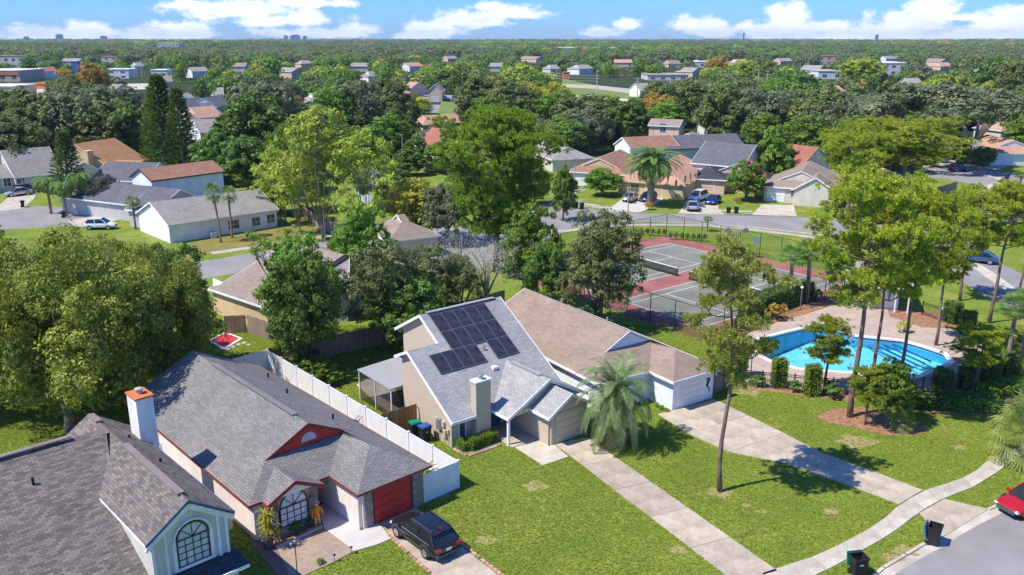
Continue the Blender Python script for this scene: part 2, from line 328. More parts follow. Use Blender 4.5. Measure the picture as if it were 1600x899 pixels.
# kerbs and gutters
def kerb(name, cl, w=.32, h=.1, m=M_walk, label=None):
    P = [G(*p) for p in cl]; mb = MB()
    for i in range(len(P) - 1): mb.beam(P[i] + Vector((0, 0, h / 2)), P[i + 1] + Vector((0, 0, h / 2)), w, h, ext=.03)
    o = mb.build(name, m); o['kind'] = 'structure'; return o
strip('gutter', [(1372, 905), (1388, 892), (1425, 870), (1464, 849), (1488, 834)], .75, .012, M_walk); strip('gutter', [(1488, 834), (1520, 816), (1553, 800), (1565, 793), (1610, 771)], .7, .016, M_walk)
kerb('kerb', [(1366, 900), (1380, 888.5), (1415, 868), (1452, 846)], .18, .09); kerb('kerb', [(1545, 797), (1561, 789.5), (1605, 769)], .18, .09)
kerb('kerb', [(868, 310), (905, 321.5), (960, 329), (985, 331)], .3); kerb('kerb', [(1105, 333), (1120, 334.2), (1150, 335), (1175, 335)], .3); kerb('kerb', [(900, 358), (960, 349), (1020, 347.5), (1100, 350.5), (1160, 354.5), (1235, 362.5), (1300, 370)], .3)
# paved pieces: each slab is a part of its walk
def slabs_note(A, B): PAVED.append(A + B[::-1])
def slabs(name, label, cat, left, right, cuts, z=.05, m=M_conc, gap=.014, split=1):
    A, B = [G(*p) for p in left], [G(*p) for p in right]; slabs_note(A, B)
    def along(P, f):
        ls = [(P[i + 1] - P[i]).length for i in range(len(P) - 1)]; t = f * sum(ls)
        for i, l in enumerate(ls):
            if t <= l or i == len(ls) - 1: return P[i].lerp(P[i + 1], t / l)
            t -= l
    root = thing(name, label, cat, (A[0].x, A[0].y, 0)); O = Vector((A[0].x, A[0].y, 0))
    for i in range(cuts):
        f0, f1 = i / cuts, (i + 1) / cuts; a0, a1, b0, b1 = along(A, f0), along(A, f1), along(B, f0), along(B, f1)
        for k in range(split):
            s0, s1 = k / split, (k + 1) / split; q = [a0.lerp(b0, s0), a0.lerp(b0, s1), a1.lerp(b1, s1), a1.lerp(b1, s0)]
            c = sum(q, Vector()) / 4; q = [p + (c - p).normalized() * gap for p in q]
            mb = MB(); mb.prism([p - c + Vector((0, 0, -.01)) for p in q], (0, 0, z + .01 + .004 * ((i + k) % 2)))
            mb.build('slab', m, root, loc=c - O)
    return root
sl = [(1190, 897), (1210, 890.5), (1279, 868), (1312, 851.5), (1342, 836.5), (1375, 817), (1406.5, 788.5), (1444, 767.5), (1501, 749.5), (1531, 733), (1546, 716.5), (1582, 703), (1640, 690)]
sr = [(1225, 921), (1282, 896.5), (1300, 887.5), (1332, 870), (1366, 850), (1393, 835), (1435, 802), (1474, 779.5), (1519, 763), (1558, 739), (1573, 727), (1590, 717), (1650, 702)]
slabs('sidewalk', 'pale concrete sidewalk curving past the lawns beside the cul-de-sac', 'sidewalk', sl, sr, 17, m=M_walk)
slabs('driveway', 'straight narrow concrete driveway running from the beige garage to the street', 'driveway', [(867, 694.5), (880, 705), (1000, 797), (1127.6, 894.3), (1150, 912)], [(917, 684), (922.5, 688), (1100, 812), (1207, 887.5), (1215, 893)], 5, m=M_conc)
slabs('driveway', 'wide concrete driveway in front of the white garage, ending at the sidewalk', 'driveway', [(1028, 648), (1073, 677), (1113, 700), (1153, 711), (1225, 724), (1270, 742), (1324, 758), (1360, 772), (1405, 789)], [(1117, 625), (1150, 640), (1189, 661), (1240, 685), (1285, 709), (1336, 727), (1384, 745), (1420, 757), (1442, 767)], 5, m=M_conc, split=2)
slabs('driveway_apron', 'concrete driveway apron between the sidewalk and the street gutter', 'apron', [(1436, 803), (1452, 820), (1470, 842)], [(1475, 780.5), (1510, 789), (1545, 796.5)], 1, m=M_conc)
slabs('driveway', 'short concrete driveway under the black car at the red garage', 'driveway', [(594, 818), (613, 842), (645, 868), (683, 905)], [(650, 794), (655, 802), (712, 848), (785, 905)], 3, m=M_conc)
for k, px in enumerate([[(800, 697), (848, 728), (888, 714.5), (866, 695.5), (858, 698), (842, 689), (820, 691)]]):
    c = G(*px[0]); mb = MB(); mb.prism([G(*p) - c for p in px], (0, 0, .045)); tag(mb.build('front_walk', M_walk, loc=c), 'pale concrete front walk beside the beige garage', 'walkway')
def patch(name, label, cat, px, z, m, kind=None):
    PAVED.append([G(*p) for p in px])
    c = G(*px[0]); mb = MB(); mb.prism([G(*p) - c for p in px], (0, 0, z)); o = mb.build(name, m, loc=c); tag(o, label, cat, kind=kind); return o
patch('paver_drive', 'tan brick paver pad in front of the arched brick window', 'driveway', [(433, 857), (506.5, 828), (553.6, 862), (520, 880), (478, 899), (455, 907)], .05, M_paver)
patch('paver_walk', 'dark red brick paver path along the pink house', 'walkway', [(391, 849), (405, 842), (433, 856), (478, 899), (490, 912), (455, 925)], .045, mat('pavers_dark', (.8, .7, .68), (.95, .85, .85), rough=.9, brick=(.22, .11, .008, (.26, .17, .15), (.33, .24, .22), (.12, .09, .08))))
patch('painted_walk', 'white painted concrete walk leading to the red front door', 'walkway', [(506.5, 827), (499, 800), (500, 784), (520, 790), (541, 812), (565, 831), (589, 817), (613, 842), (590, 852), (554, 862.5)], .06, M_white_conc)
patch('mulch_bed', 'reddish pine straw bed around the pine trunks on the right lawn', 'mulch bed', [(1276, 650), (1300, 640), (1350, 637), (1400, 648), (1445, 668), (1450, 676), (1425, 682), (1380, 680), (1330, 667), (1290, 660)], .02, M_mulch, 'structure')
patch('mulch_bed', '', '', [(1150, 598), (1220, 606), (1300, 612), (1380, 616), (1400, 625), (1320, 626), (1240, 617), (1165, 607), (1148, 601)], .016, M_mulch, 'structure')
patch('mulch_bed', '', '', [(1140, 510), (1195, 497), (1240, 480), (1300, 466), (1310, 475), (1255, 493), (1200, 507), (1160, 524), (1140, 530)], .036, M_mulch, 'structure')
patch('mulch_bed', '', '', [(1385, 478), (1470, 490), (1500, 515), (1440, 512), (1390, 495)], .034, M_mulch, 'structure')
patch('mulch_bed', '', '', [(1400, 612), (1480, 606), (1560, 592), (1590, 596), (1590, 620), (1560, 650), (1490, 648), (1430, 642)], .014, M_mulch, 'structure')
patch('patio', 'pale concrete patio slab beside the screened porch', 'patio', [(557, 602), (575, 593), (612, 597), (632, 640), (612, 648), (590, 632)], .05, M_walk)
M_worn = mat('bare_soil', (.40, .29, .16), (.24, .24, .06), rough=1, scale=1.5, detail=8, fine=.25, fscale=9, bump=.5)
WORN = []
for wx, wy, wr in ((1125, 770, .75), (1340, 690, 1.3), (1168, 612, 1.0), (935, 688, .55), (960, 700, .8), (690, 775, .5), (838, 760, .8), (1262, 712, .5), (1414, 861, .7), (1392, 872, .6), (1190, 800, .35), (1166, 790, .3), (640, 800, .4), (1060, 860, .5), (760, 845, .6), (1300, 800, .5), (1500, 700, .5)):
    c = G(wx, wy); k = 18; pl = [c + Vector((cos(6.283 * i / k) * wr * (1 + .35 * math.sin(i * 2.1 + wx)), sin(6.283 * i / k) * wr * .75 * (1 + .3 * math.sin(i * 1.7 + wy)), 0)) for i in range(k)]
    WORN.append(pl); sheet('bare_patch', pl, None, .0075 + .0006 * len(WORN), M_worn)
# tennis courts
A = Vector((21.1, 112.2, 0)); e1 = Vector((.62, -.785, 0)).normalized(); e2 = Vector((.785, .62, 0)).normalized(); ang_c = atan2(e1.y, e1.x)
court = thing('tennis_court', 'pair of worn green tennis courts with red surround inside a chain link fence', 'tennis court', A, ang_c)
def cb(name, u0, u1, v0, v1, z, h, m, par=court): mb = MB(); mb.box(((u0 + u1) / 2, (v0 + v1) / 2, z + h / 2), (u1 - u0, v1 - v0, h)); return mb.build(name, m, par)
cb('surround', -3.4, 27.6, -26.8, 3.2, 0, .012, M_red)
LW = .11
for k, u in enumerate((0, 14.5)):
    cb('playing_surface', u, u + 10.97, -23.77, 0, .0, .018, M_green)
    mb = MB(); z = .0185
    def ln(a, b, c, d): mb.box(((a + b) / 2 + u, (c + d) / 2, z + .003), (max(b - a, LW), max(d - c, LW), .006))
    for y in (0, -23.77): ln(0, 10.97, y, y)
    for x in (0, 1.37, 9.6, 10.97): ln(x, x, -23.77, 0)
    for y in (-5.5, -18.3): ln(1.37, 9.6, y, y)
    ln(5.48, 5.48, -18.3, -5.5); mb.build('court_lines', M_line, court)
M_pole_g = mat('dark_green_metal', (.02, .04, .03), rough=.5, metal=.3)
def netmat(name, col, a, sc=22):
    m = bpy.data.materials.new(name); m.use_nodes = True; t = m.node_tree; t.nodes.clear(); L = t.links.new
    o = N(t, 'ShaderNodeOutputMaterial'); tr = N(t, 'ShaderNodeBsdfTransparent'); d = N(t, 'ShaderNodeBsdfDiffuse', i_Color=(*col, 1)); ms = N(t, 'ShaderNodeMixShader', i_0=a)
    L(tr.outputs[0], ms.inputs[1]); L(d.outputs[0], ms.inputs[2]); L(ms.outputs[0], o.inputs[0]); MATS[name] = m; return m
M_net = netmat('net_mesh', (.03, .035, .03), .55); M_chain = netmat('chain_link_mesh', (.03, .06, .045), .16); M_screen = netmat('screen_mesh', (.05, .045, .04), .62)
for k, u in enumerate((0, 14.5)):
    P0 = A + e1 * (u - .9) - e2 * 11.885
    nt_ = thing('tennis_net', ('tennis net with white band on the far left court' if k == 0 else 'tennis net half hidden by the pine on the near court'), 'tennis net', P0, ang_c)
    mb = MB(); mb.box((6.4, 0, .5), (12.7, .02, .95)); mb.build('mesh', M_net, nt_)
    mb = MB(); mb.box((6.4, 0, 1.0), (12.7, .06, .09)); mb.build('band', mat('white_tape', (.8, .8, .78)), nt_)
    for x in (0, 12.77): mb = MB(); mb.tube([(x, 0, 0), (x, 0, 1.08)], [.05, .05], 6); mb.build('post', M_pole_g, nt_)
cf = thing('chain_link_fence', 'tall green chain link fence round the tennis courts', 'fence', A, ang_c)
cor = [(-3.4, -26.8), (-3.4, 3.2), (27.6, 3.2), (27.6, -26.8)]
for i in range(4):
    a, b = Vector((*cor[i], 0)), Vector((*cor[(i + 1) % 4], 0)); n = max(2, round((b - a).length / 3.2))
    for k in range(n):
        p, q = a.lerp(b, k / n), a.lerp(b, (k + 1) / n); hh = 3.0
        mb = MB(); mb.tube([(p.x, p.y, 0), (p.x, p.y, hh)], [.045, .045], 5); mb.build('post', M_pole_g, cf)
        mb = MB(); mb.poly([p, q, q + Vector((0, 0, hh)), p + Vector((0, 0, hh))]); mb.build('mesh_panel', M_chain, cf)
    mb = MB(); mb.beam(a + Vector((0, 0, 3)), b + Vector((0, 0, 3)), .04, .04); mb.build('top_rail', M_pole_g, cf)
# ---------------- houses ----------------
def shingle(name, ca, cb, cm=None, w=.42, h=.15, var=(.88, 1.08), mort=.012):
    cm = cm or tuple(c * .45 for c in ca)
    return mat(name, (var[0],) * 3, (var[1],) * 3, rough=.95, scale=.5, detail=8, brick=(w, h, mort, ca, cb, cm), fine=.14, fscale=14, bump=.6, spec=.15)
SH = dict(
    grey=shingle('shingle_grey', (.20, .19, .18), (.27, .258, .245)), lightgrey=shingle('shingle_light_grey', (.34, .335, .32), (.44, .43, .415)),
    tan=shingle('shingle_tan', (.30, .225, .175), (.37, .28, .22), (.20, .145, .11)), mixed=shingle('shingle_mixed', (.125, .112, .102), (.27, .225, .195), (.09, .08, .08), w=.34, h=.145, mort=.010),
    orange=shingle('shingle_orange', (.45, .23, .115), (.52, .28, .15)), rust=shingle('shingle_rust', (.33, .17, .11), (.44, .24, .16)), peach=shingle('shingle_peach', (.52, .30, .20), (.60, .36, .25)),
    dark=shingle('shingle_dark', (.055, .057, .065), (.085, .088, .097)), slate=shingle('shingle_slate', (.125, .127, .14), (.18, .18, .195)), brown=shingle('shingle_brown', (.31, .24, .195), (.38, .30, .245)), old=shingle('shingle_weathered', (.30, .275, .245), (.40, .37, .33)), red=shingle('shingle_red', (.36, .14, .10), (.43, .18, .13)))
M_ridge = {k: mat('ridge_' + k, tuple(c * .95 for c in v), rough=.95, var=.08, fine=.1, fscale=12, spec=.1) for k, v in dict(grey=(.20, .20, .20), lightgrey=(.33, .325, .31), tan=(.42, .33, .27), mixed=(.24, .20, .185), slate=(.2, .2, .22)).items()}
def paint(name, c, r=.8, **k): return mat(name, c, rough=r, var=.075, scale=.9, stretch=(1, 1, .35), fine=.05, fscale=5, **k)
P_beige = mat('siding_beige', (.98, .98, .98), (1, 1, 1), rough=.85, brick=(30, .28, .006, (.56, .46, .345), (.58, .475, .36), (.44, .36, .27)), fine=.03, fscale=5)
P_pink = paint('wall_pink', (.84, .71, .66)); P_white = paint('wall_white', (.80, .80, .79)); P_bluewhite = paint('wall_blue_white', (.76, .80, .83)); P_cream = paint('wall_cream', (.62, .58, .50)); P_greywall = paint('wall_grey', (.50, .48, .45))
P_tan = paint('wall_tan', (.62, .44, .25)); P_yellow = paint('wall_yellow', (.66, .50, .26)); P_peach = paint('wall_peach', (.70, .50, .38)); P_blue = paint('wall_blue', (.42, .50, .56)); P_mauve = paint('wall_mauve', (.38, .31, .27))
T_white = paint('trim_white', (.82, .82, .82), .6); T_red = paint('trim_red', (.24, .05, .035), .7); T_orange = paint('trim_orange', (.60, .17, .06), .8); T_dark = paint('trim_dark', (.06, .055, .05), .6); T_blue = paint('trim_blue', (.10, .14, .2), .6); T_tan = paint('trim_tan', (.5, .4, .3), .6)
D_red = paint('door_red', (.62, .045, .035), .6); D_blue = paint('door_blue', (.015, .10, .24), .5); D_white = paint('garage_white', (.78, .78, .77), .6); D_beige = paint('garage_beige', (.60, .50, .37), .6); D_brown = paint('garage_brown', (.25, .15, .11), .6)
M_glass = mat('window_glass', (.035, .045, .055), (.11, .13, .14), rough=.08, scale=1.2, detail=2, spec=.9); M_blind = mat('blind_glass', (.42, .47, .50), (.60, .64, .66), rough=.15, scale=3, detail=2, spec=.8)
M_brick = mat('brick_wall', (.8, .8, .8), (1.1, 1.1, 1.1), rough=.9, scale=1.5, detail=6, brick=(.24, .085, .012, (.21, .125, .095), (.42, .30, .25), (.42, .37, .33)), fine=.1, fscale=15)
M_metal = mat('grey_metal', (.45, .46, .46), rough=.4, metal=.7); M_dkmetal = mat('black_metal', (.015, .015, .016), rough=.45, metal=.2)
M_solar = mat('solar_cell', (.028, .025, .032), (.052, .047, .058), rough=.2, scale=1.4, detail=2, spec=.7, fine=.2, fscale=3); M_solfr = mat('solar_frame', (.26, .27, .30), rough=.35, metal=.6)
FACE = {'f': (0, Vector((0, -1, 0))), 'b': (pi, Vector((0, 1, 0))), 'l': (-pi / 2, Vector((-1, 0, 0))), 'r': (pi / 2, Vector((1, 0, 0)))}
WCACHE = {}
def window_into(root, c, w, h, face, trim=None, glass=None, cols=2, rows=2, arch=False, fw=.07, name='window'):
    trim = trim or T_white; glass = glass or M_glass; key = (round(w, 2), round(h, 2), trim.name, glass.name, cols, rows, arch)
    if key not in WCACHE:
        f, g = MB(), MB(); r = w / 2
        for sx in (-1, 1): f.box((sx * (w / 2), 0, 0), (fw, .08, h + fw))
        for z in (-h / 2, h / 2): f.box((0, 0, z), (w - fw, .078, fw))
        for i in range(1, cols): f.box((-w / 2 + w * i / cols, .01, 0), (.035, .04, h - fw))
        for j in range(1, rows): f.box((0, .014, -h / 2 + h * j / rows), (w - fw, .036, .035))
        g.box((0, .035, 0), (w - .02, .02, h - .02))
        if arch:
            ps = [Vector((cos(pi * k / 12) * r, 0, h / 2 + sin(pi * k / 12) * r)) for k in range(13)]
            for k in range(12): f.beam(ps[k], ps[k + 1], .08, fw + .02, up=(0, 1, 0), ext=.01)
            for a in (45, 90, 135): f.beam((0, .012, h / 2), (cos(radians(a)) * r, .012, h / 2 + sin(radians(a)) * r), .036, .036, up=(0, 1, 0))
            g.prism([p + Vector((0, .025, 0)) for p in ps], (0, .02, 0))
        WCACHE[key] = (f, g, None, None)
    f, g, mf, mg = WCACHE[key]
    if mf is None:
        a = f.build(name, trim); b = g.build('pane', glass); WCACHE[key] = (f, g, a.data, b.data)
    else:
        a = bpy.data.objects.new(name, mf); b = bpy.data.objects.new('pane', mg); COL.objects.link(a); COL.objects.link(b)
    rz, n = FACE[face]; a.parent = root; a.location = Vector(c) + n * .03; a.rotation_euler.z = rz; b.parent = a
    return a
class House:
    def __init__(s, label, origin, ang, roof, wall, trim, cat='house', name='house'):
        s.root = thing(name, label, cat, (origin[0], origin[1], 0), ang); s.rm, s.wm, s.tm = roof, wall, trim
        s.r, s.w, s.t = MB(), MB(), MB(); s.pts = []; s.o = Vector((origin[0], origin[1], 0)); s.ang = ang
    def Wd(s, u, v, z=0): c_, s_ = cos(s.ang), sin(s.ang); return Vector((s.o.x + u * c_ - v * s_, s.o.y + u * s_ + v * c_, z))
    def roofp(s, P, th=.16): s.r.prism(P, (0, 0, -th), 0, 0); s.pts += [tuple(p) for p in P]
    def edge(s, a, b, h=.2, w=.05, ext=.02, mi=0): a, b = Vector(a), Vector(b); dz = Vector((0, 0, -h / 2 + .012)); s.t.beam(a + dz, b + dz, w, h, mi=mi, ext=ext)
    def wallv(s, P, vec): s.w.prism(P, vec)
    def block(s, u0, u1, v0, v1, z0, z1): s.w.box(((u0 + u1) / 2, (v0 + v1) / 2, (z0 + z1) / 2), (u1 - u0, v1 - v0, z1 - z0))
    def mass(s, u0, u1, v0, v1, ze, k, axis='v', f=0, b=0, ov=.4, z0=0, trim=True, walls=True):
        """gable or hip block; u0.. are the eaves; f and b are how far the ends are hipped (0 = gable)"""
        tr = (lambda p: p) if axis == 'v' else (lambda p: Vector((p[1], p[0], p[2])))
        if axis == 'u': u0, u1, v0, v1 = v0, v1, u0, u1
        w = (u1 - u0) / 2; uc = (u0 + u1) / 2; zr = ze + k * w; f, b = min(f, w), min(b, w); V = lambda *p: tr(Vector(p))
        for sx, ue in ((-1, u0), (1, u1)):
            P = [V(ue, v0, ze), V(ue - sx * f, v0 + f, ze + k * f), V(uc, v0 + f, zr), V(uc, v1 - b, zr), V(ue - sx * b, v1 - b, ze + k * b), V(ue, v1, ze)]
            s.roofp(P); 
            if trim:
                s.edge(P[0], P[5])
                if f < .01: s.edge(P[0], P[2])
                elif f < w - .05: s.edge(P[1], P[2], h=.14)
                if b < .01: s.edge(P[5], P[3])
        for e, ve, sg in ((f, v0, 1), (b, v1, -1)):
            if e > 0:
                s.roofp([V(u0, ve, ze), V(u1, ve, ze), V(u1 - e, ve + sg * e, ze + k * e), V(u0 + e, ve + sg * e, ze + k * e)])
                if trim: s.edge(V(u0, ve, ze), V(u1, ve, ze))
                if e < w - .05:
                    vv = ve + sg * (e + .12); s.w.prism([V(u0 + e + .05, vv, ze + k * e - .1), V(u1 - e - .05, vv, ze + k * e - .1), V(uc, vv, zr - .14)], V(0, sg * .1, 0))
        a, b_, c, d = u0 + ov, u1 - ov, v0 + (ov if f else min(ov, .25)), v1 - (ov if b else min(ov, .25)); zt = ze + k * ov - .17
        if walls:
            s.w.box(tr(Vector(((a + b_) / 2, (c + d) / 2, (z0 + zt) / 2))), tuple(tr(Vector((b_ - a, d - c, zt - z0)))))
            for e, vv, sg in ((f, c, 1), (b, d, -1)):
                if e < .01: s.w.prism([V(a, vv, zt - .01), V(b_, vv, zt - .01), V(uc, vv, zr - .17)], V(0, sg * .15, 0))
        return s
    def window(s, *a, **k): k.setdefault('trim', s.tm); return window_into(s.root, *a, **k)
    def garage(s, c, w, h, face, m, panels=4, cols=4, name='garage_door'):
        rz, n = FACE[face]; g = bpy.data.objects.new(name, None); COL.objects.link(g); g.parent = s.root; g.location = Vector(c) + n * .02; g.rotation_euler.z = rz; g.empty_display_size = .1
        ph = h / panels; me = None
        for i in range(panels):
            if me is None:
                mb = MB(); mb.box((0, 0, ph / 2), (w, .06, ph - .025))
                for j in range(cols): mb.box((-w / 2 + (j + .5) * w / cols, -.034, ph / 2), (w / cols - .14, .012, ph - .2))
                o = mb.build('door_panel', m, g); me = o.data
            else: o = bpy.data.objects.new('door_panel', me); COL.objects.link(o); o.parent = g
            o.location = (0, 0, i * ph)
        mb = MB()
        for sx in (-1, 1): mb.box((sx * (w / 2 + .07), 0, h / 2), (.14, .09, h))
        mb.box((0, 0, h + .07), (w + .28, .09, .14)); mb.build('door_frame', T_dark if m is D_red else T_tan if m is D_beige else T_white, g); return g
    def door(s, c, w, h, face, m): 
        rz, n = FACE[face]; mb = MB(); mb.box((0, 0, h / 2), (w, .07, h)); o = mb.build('door', m, s.root, loc=Vector(c) + n * .02, rz=rz)
        mb = MB(); mb.box((w / 2 - .1, -.06, 1.0), (.05, .06, .05)); mb.build('handle', M_metal, o); return o
    def ridge(s, a, b, key, w=.34, h=.07):
        mb = MB(); a, b = Vector(a), Vector(b); mb.beam(a + Vector((0, 0, .03)), b + Vector((0, 0, .03)), w, h, mi=0); mb.build('ridge_vent', M_ridge[key], s.root)
    def vents(s, ps, m=None):
        for p in ps: mb = MB(); mb.tube([p, Vector(p) + Vector((0, 0, .38))], [.07, .07], 7); mb.build('vent_pipe', m or M_dkmetal, s.root)
    def chimney(s, c, w, d, z0, z1, m, capm, pot=True, potm=None):
        mb = MB(); mb.box((c[0], c[1], (z0 + z1) / 2), (w, d, z1 - z0)); o = mb.build('chimney', m, s.root)
        mb = MB(); mb.box((c[0], c[1], z1 + .05), (w + .12, d + .12, .1)); mb.build('chimney_cap', capm, o)
        if pot: mb = MB(); mb.lathe((c[0], c[1], z1 + .1), [(.17, 0), (.17, .22), (.24, .24), (.24, .30), (.1, .36)], 10); mb.build('flue', potm or M_metal, o)
        return o
    def finish(s, extra_trim=None, mids=True):
        s.w.build('wall', s.wm, s.root); r = s.r.build('roof', s.rm, s.root)
        if s.t.v: s.t.build('fascia', s.tm, r)
        if s.pts:
            q = [PX(s.Wd(*p)) for p in s.pts]; protect(min(a[0] for a in q), min(a[1] for a in q), max(a[0] for a in q), max(a[1] for a in q) + 6, sum(a[2] for a in q) / len(q))
        return s
def frame(px, py, vpx, z=0):
    o = G(px, py, z); d = Vector((vpx - 800, hypot(FPX, 449.5 - YH), 0)).normalized(); return o, atan2(-d.x, d.y)
# --- beige house with the solar panels
O, a = frame(706, 700, -300)
h3 = House('beige house with black solar panels on its light grey roof', O, a, SH['lightgrey'], P_beige, T_white)
kk = .63; zf = lambda v: 2.12 + kk * (v + .55)
UR = 9.7
h3.roofp([(-.3, -.55, zf(-.55)), (2.95, -.55, zf(-.55)), (2.95, 4.9, zf(4.9)), (-.3, 4.9, zf(4.9))])
h3.roofp([(2.95, -.55, zf(-.55)), (UR, -.55, zf(-.55)), (UR, 7.3, zf(7.3)), (2.3, 7.3, zf(7.3)), (2.3, 4.9, zf(4.9)), (2.95, 4.9, zf(4.9))])
h3.roofp([(-.3, 4.905, zf(4.9)), (2.3, 4.905, zf(4.9)), (2.3, 6.6, 4.75), (-.3, 6.6, 4.75)])
h3.roofp([(2.3, 7.305, zf(7.3)), (UR, 7.305, zf(7.3)), (UR, 10.9, 5.1), (2.3, 10.9, 5.1)])
h3.edge((-.32, -.57, zf(-.57)), (-.32, 4.9, zf(4.9))); h3.edge((-.32, 4.92, zf(4.9)), (-.32, 6.6, 4.75)); h3.edge((-.3, -.58, zf(-.58)), (1.62, -.58, zf(-.58)))
h3.edge((2.28, 4.95, zf(4.95)), (2.28, 7.3, zf(7.3))); h3.edge((2.28, 7.32, zf(7.3)), (2.28, 10.9, 5.1)); h3.edge((UR + .02, -.57, zf(-.57)), (UR + .02, 7.3, zf(7.3))); h3.edge((UR + .02, 7.32, zf(7.3)), (UR + .02, 10.9, 5.1)); h3.edge((2.3, 10.92, 5.1), (UR, 10.92, 5.1))
h3.edge((-.3, 6.62, 4.75), (2.3, 6.62, 4.75), h=.16)
h3.wallv([(0, 0, 0), (0, 0, zf(0) - .17), (0, 4.9, zf(4.9) - .17), (0, 6.1, 4.8), (0, 6.1, 0)], (.2, 0, 0))
h3.wallv([(2.6, 4.9, 4.5), (2.6, 4.9, zf(4.9) - .17), (2.6, 7.3, zf(7.3) - .17), (2.6, 10.2, 5.4), (2.6, 10.2, 0), (2.6, 6.2, 0), (2.6, 6.2, 4.5)], (.2, 0, 0))
h3.wallv([(UR - .4, 0, 0), (UR - .4, 0, zf(0) - .17), (UR - .4, 7.3, zf(7.3) - .17), (UR - .4, 10.2, 5.4), (UR - .4, 10.2, 0)], (.2, 0, 0))
h3.block(.2, 3.0, 0.0, .2, 0, 2.32); h3.block(.2, 2.6, 5.9, 6.1, 0, 4.8); h3.block(2.8, UR - .4, 10.0, 10.2, 0, 5.3)
h3.block(3.0, 3.2, 0.0, .9, 0, 2.3); h3.block(3.2, 5.3, .9, 1.1, 0, 2.9); h3.block(5.3, 5.45, -3.75, 1.1, 0, 2.45)
h3.block(5.45, 5.86, -3.9, -3.75, 0, 2.35); h3.block(8.3, 8.7, -3.9, -3.75, 0, 2.35); h3.block(5.86, 8.3, -3.9, -3.75, 2.22, 2.45); h3.block(8.5, 8.7, -3.75, 0, 0, 2.4); h3.block(8.7, 8.95, -3.6, 0, 0, 2.2)
# cross gables over porch and garage
def xg(H, ul, ur, v0, v1, zl, k, zr_over=None, wallz=None):
    uc = (ul + ur) / 2; zr = zl + k * (ur - ul) / 2
    H.roofp([(ul, v0, zl), (uc, v0, zr), (uc, v1, zr), (ul, v1, zl)]); H.roofp([(ur, v0, zl), (uc + .001, v0, zr), (uc + .001, v1, zr), (ur, v1, zl)])
    H.edge((ul, v0 - .02, zl), (uc, v0 - .02, zr)); H.edge((ur, v0 - .02, zl), (uc, v0 - .02, zr)); H.edge((ul - .02, v0, zl), (ul - .02, v1, zl)); H.edge((ur + .02, v0, zl), (ur + .02, v1, zl))
    H.w.prism([(ul + .45, v0 + .22, zl + k * .45 - .2), (ur - .45, v0 + .22, zl + k * .45 - .2), (uc, v0 + .22, zr - .2)], (0, .12, 0)); return zr
xg(h3, 3.0, 10.2, -2.35, 3.3, 2.12, .53); xg(h3, 4.95, 9.0, -4.25, -1.6, 2.28, .62)
h3.block(3.45, 5.45, -2.2, -2.05, 2.05, 2.35)
mb = MB(); mb.box((3.2, -2.1, 1.1), (.16, .16, 2.2)); mb.build('porch_post', T_white, h3.root)
mb = MB(); mb.box((4.3, -.9, .05), (2.2, 3.4, .1)); mb.build('porch_floor', M_conc, h3.root)
h3.garage((7.08, -3.9, .03), 2.42, 2.1, 'f', D_beige); h3.door((4.3, .9, .05), .92, 2.03, 'f', D_blue); window_into(h3.root, (.85, 0, 1.15), .55, 1.75, 'f', T_white, M_glass, 1, 1); window_into(h3.root, (3.0 - .16, -.005, 1.2), .28, 1.7, 'f', T_white, M_blind, 1, 4)
h3.chimney((2.25, -.28, 0), 1.22, .62, 0, 4.4, P_beige, T_white)
for (uu, vv, zz, w_, h_, d_) in ((0, 1.35, 1.3, .42, .75, .2), (0, .85, 1.45, .3, .4, .16), (0, .65, .85, .3, .5, .18), (0, 1.75, 1.35, .2, .5, .14), (0, .3, 1.1, .16, .3, .12)):
    mb = MB(); mb.box((uu - d_ / 2, vv, zz), (d_, w_, h_)); mb.tube([(uu - d_ / 2, vv, zz - h_ / 2), (uu - d_ / 2, vv, .1)], [.025, .025], 5); mb.build('meter_box', M_metal if w_ > .35 else T_tan, h3.root)
def panel_at(u, v):
    o = bpy.data.objects.new('solar_panel', PAN[0]); f_ = bpy.data.objects.new('panel_frame', PAN[1])
    for q in (o, f_): COL.objects.link(q)
    o.parent = h3.root; f_.parent = o; o.location = (u, v, zf(v) + .09); o.rotation_euler.x = math.atan(kk)
mb = MB(); mb.box((.49, .84, 0), (.95, 1.65, .035)); a_ = mb.build('solar_panel', M_solar)
mb = MB()
for x in (.01, .99): mb.box((x, .84, .0), (.03, 1.70, .05))
for y in (0, 1.68): mb.box((.5, y, .0), (.95, .03, .052))
b_ = mb.build('panel_frame', M_solfr); PAN = (a_.data, b_.data); bpy.data.objects.remove(a_); bpy.data.objects.remove(b_)
for r_, (v_, us) in enumerate(((5.56, [2.95 + i for i in range(5)]), (4.12, [2.95 + i for i in range(5)]), (2.68, [1.0 + i for i in range(4)] + [5.95, 6.95]))):
    for u_ in us: panel_at(u_, v_)
h3.ridge((2.9, 7.3, zf(7.3) + .02), (9.1, 7.3, zf(7.3) + .02), 'lightgrey'); h3.ridge((6.6, -1.4, 4.03), (6.6, 1.9, 4.03), 'lightgrey')
h3.vents([(5.4, 3.6, zf(3.6) - .05)], M_metal); mb = MB(); mb.box((5.2, 2.1, zf(2.1) + .06), (.4, .35, .2)); mb.build('roof_vent', T_white, h3.root)
mb = MB(); mb.lathe((0, 0, 0), [(.0, 0), (.27, .0), (.27, .06), (.0, .06)], 16); o = mb.build('gable_vent', T_white, h3.root, loc=(6.98, -4.28, 3.02)); o.rotation_euler.x = pi / 2
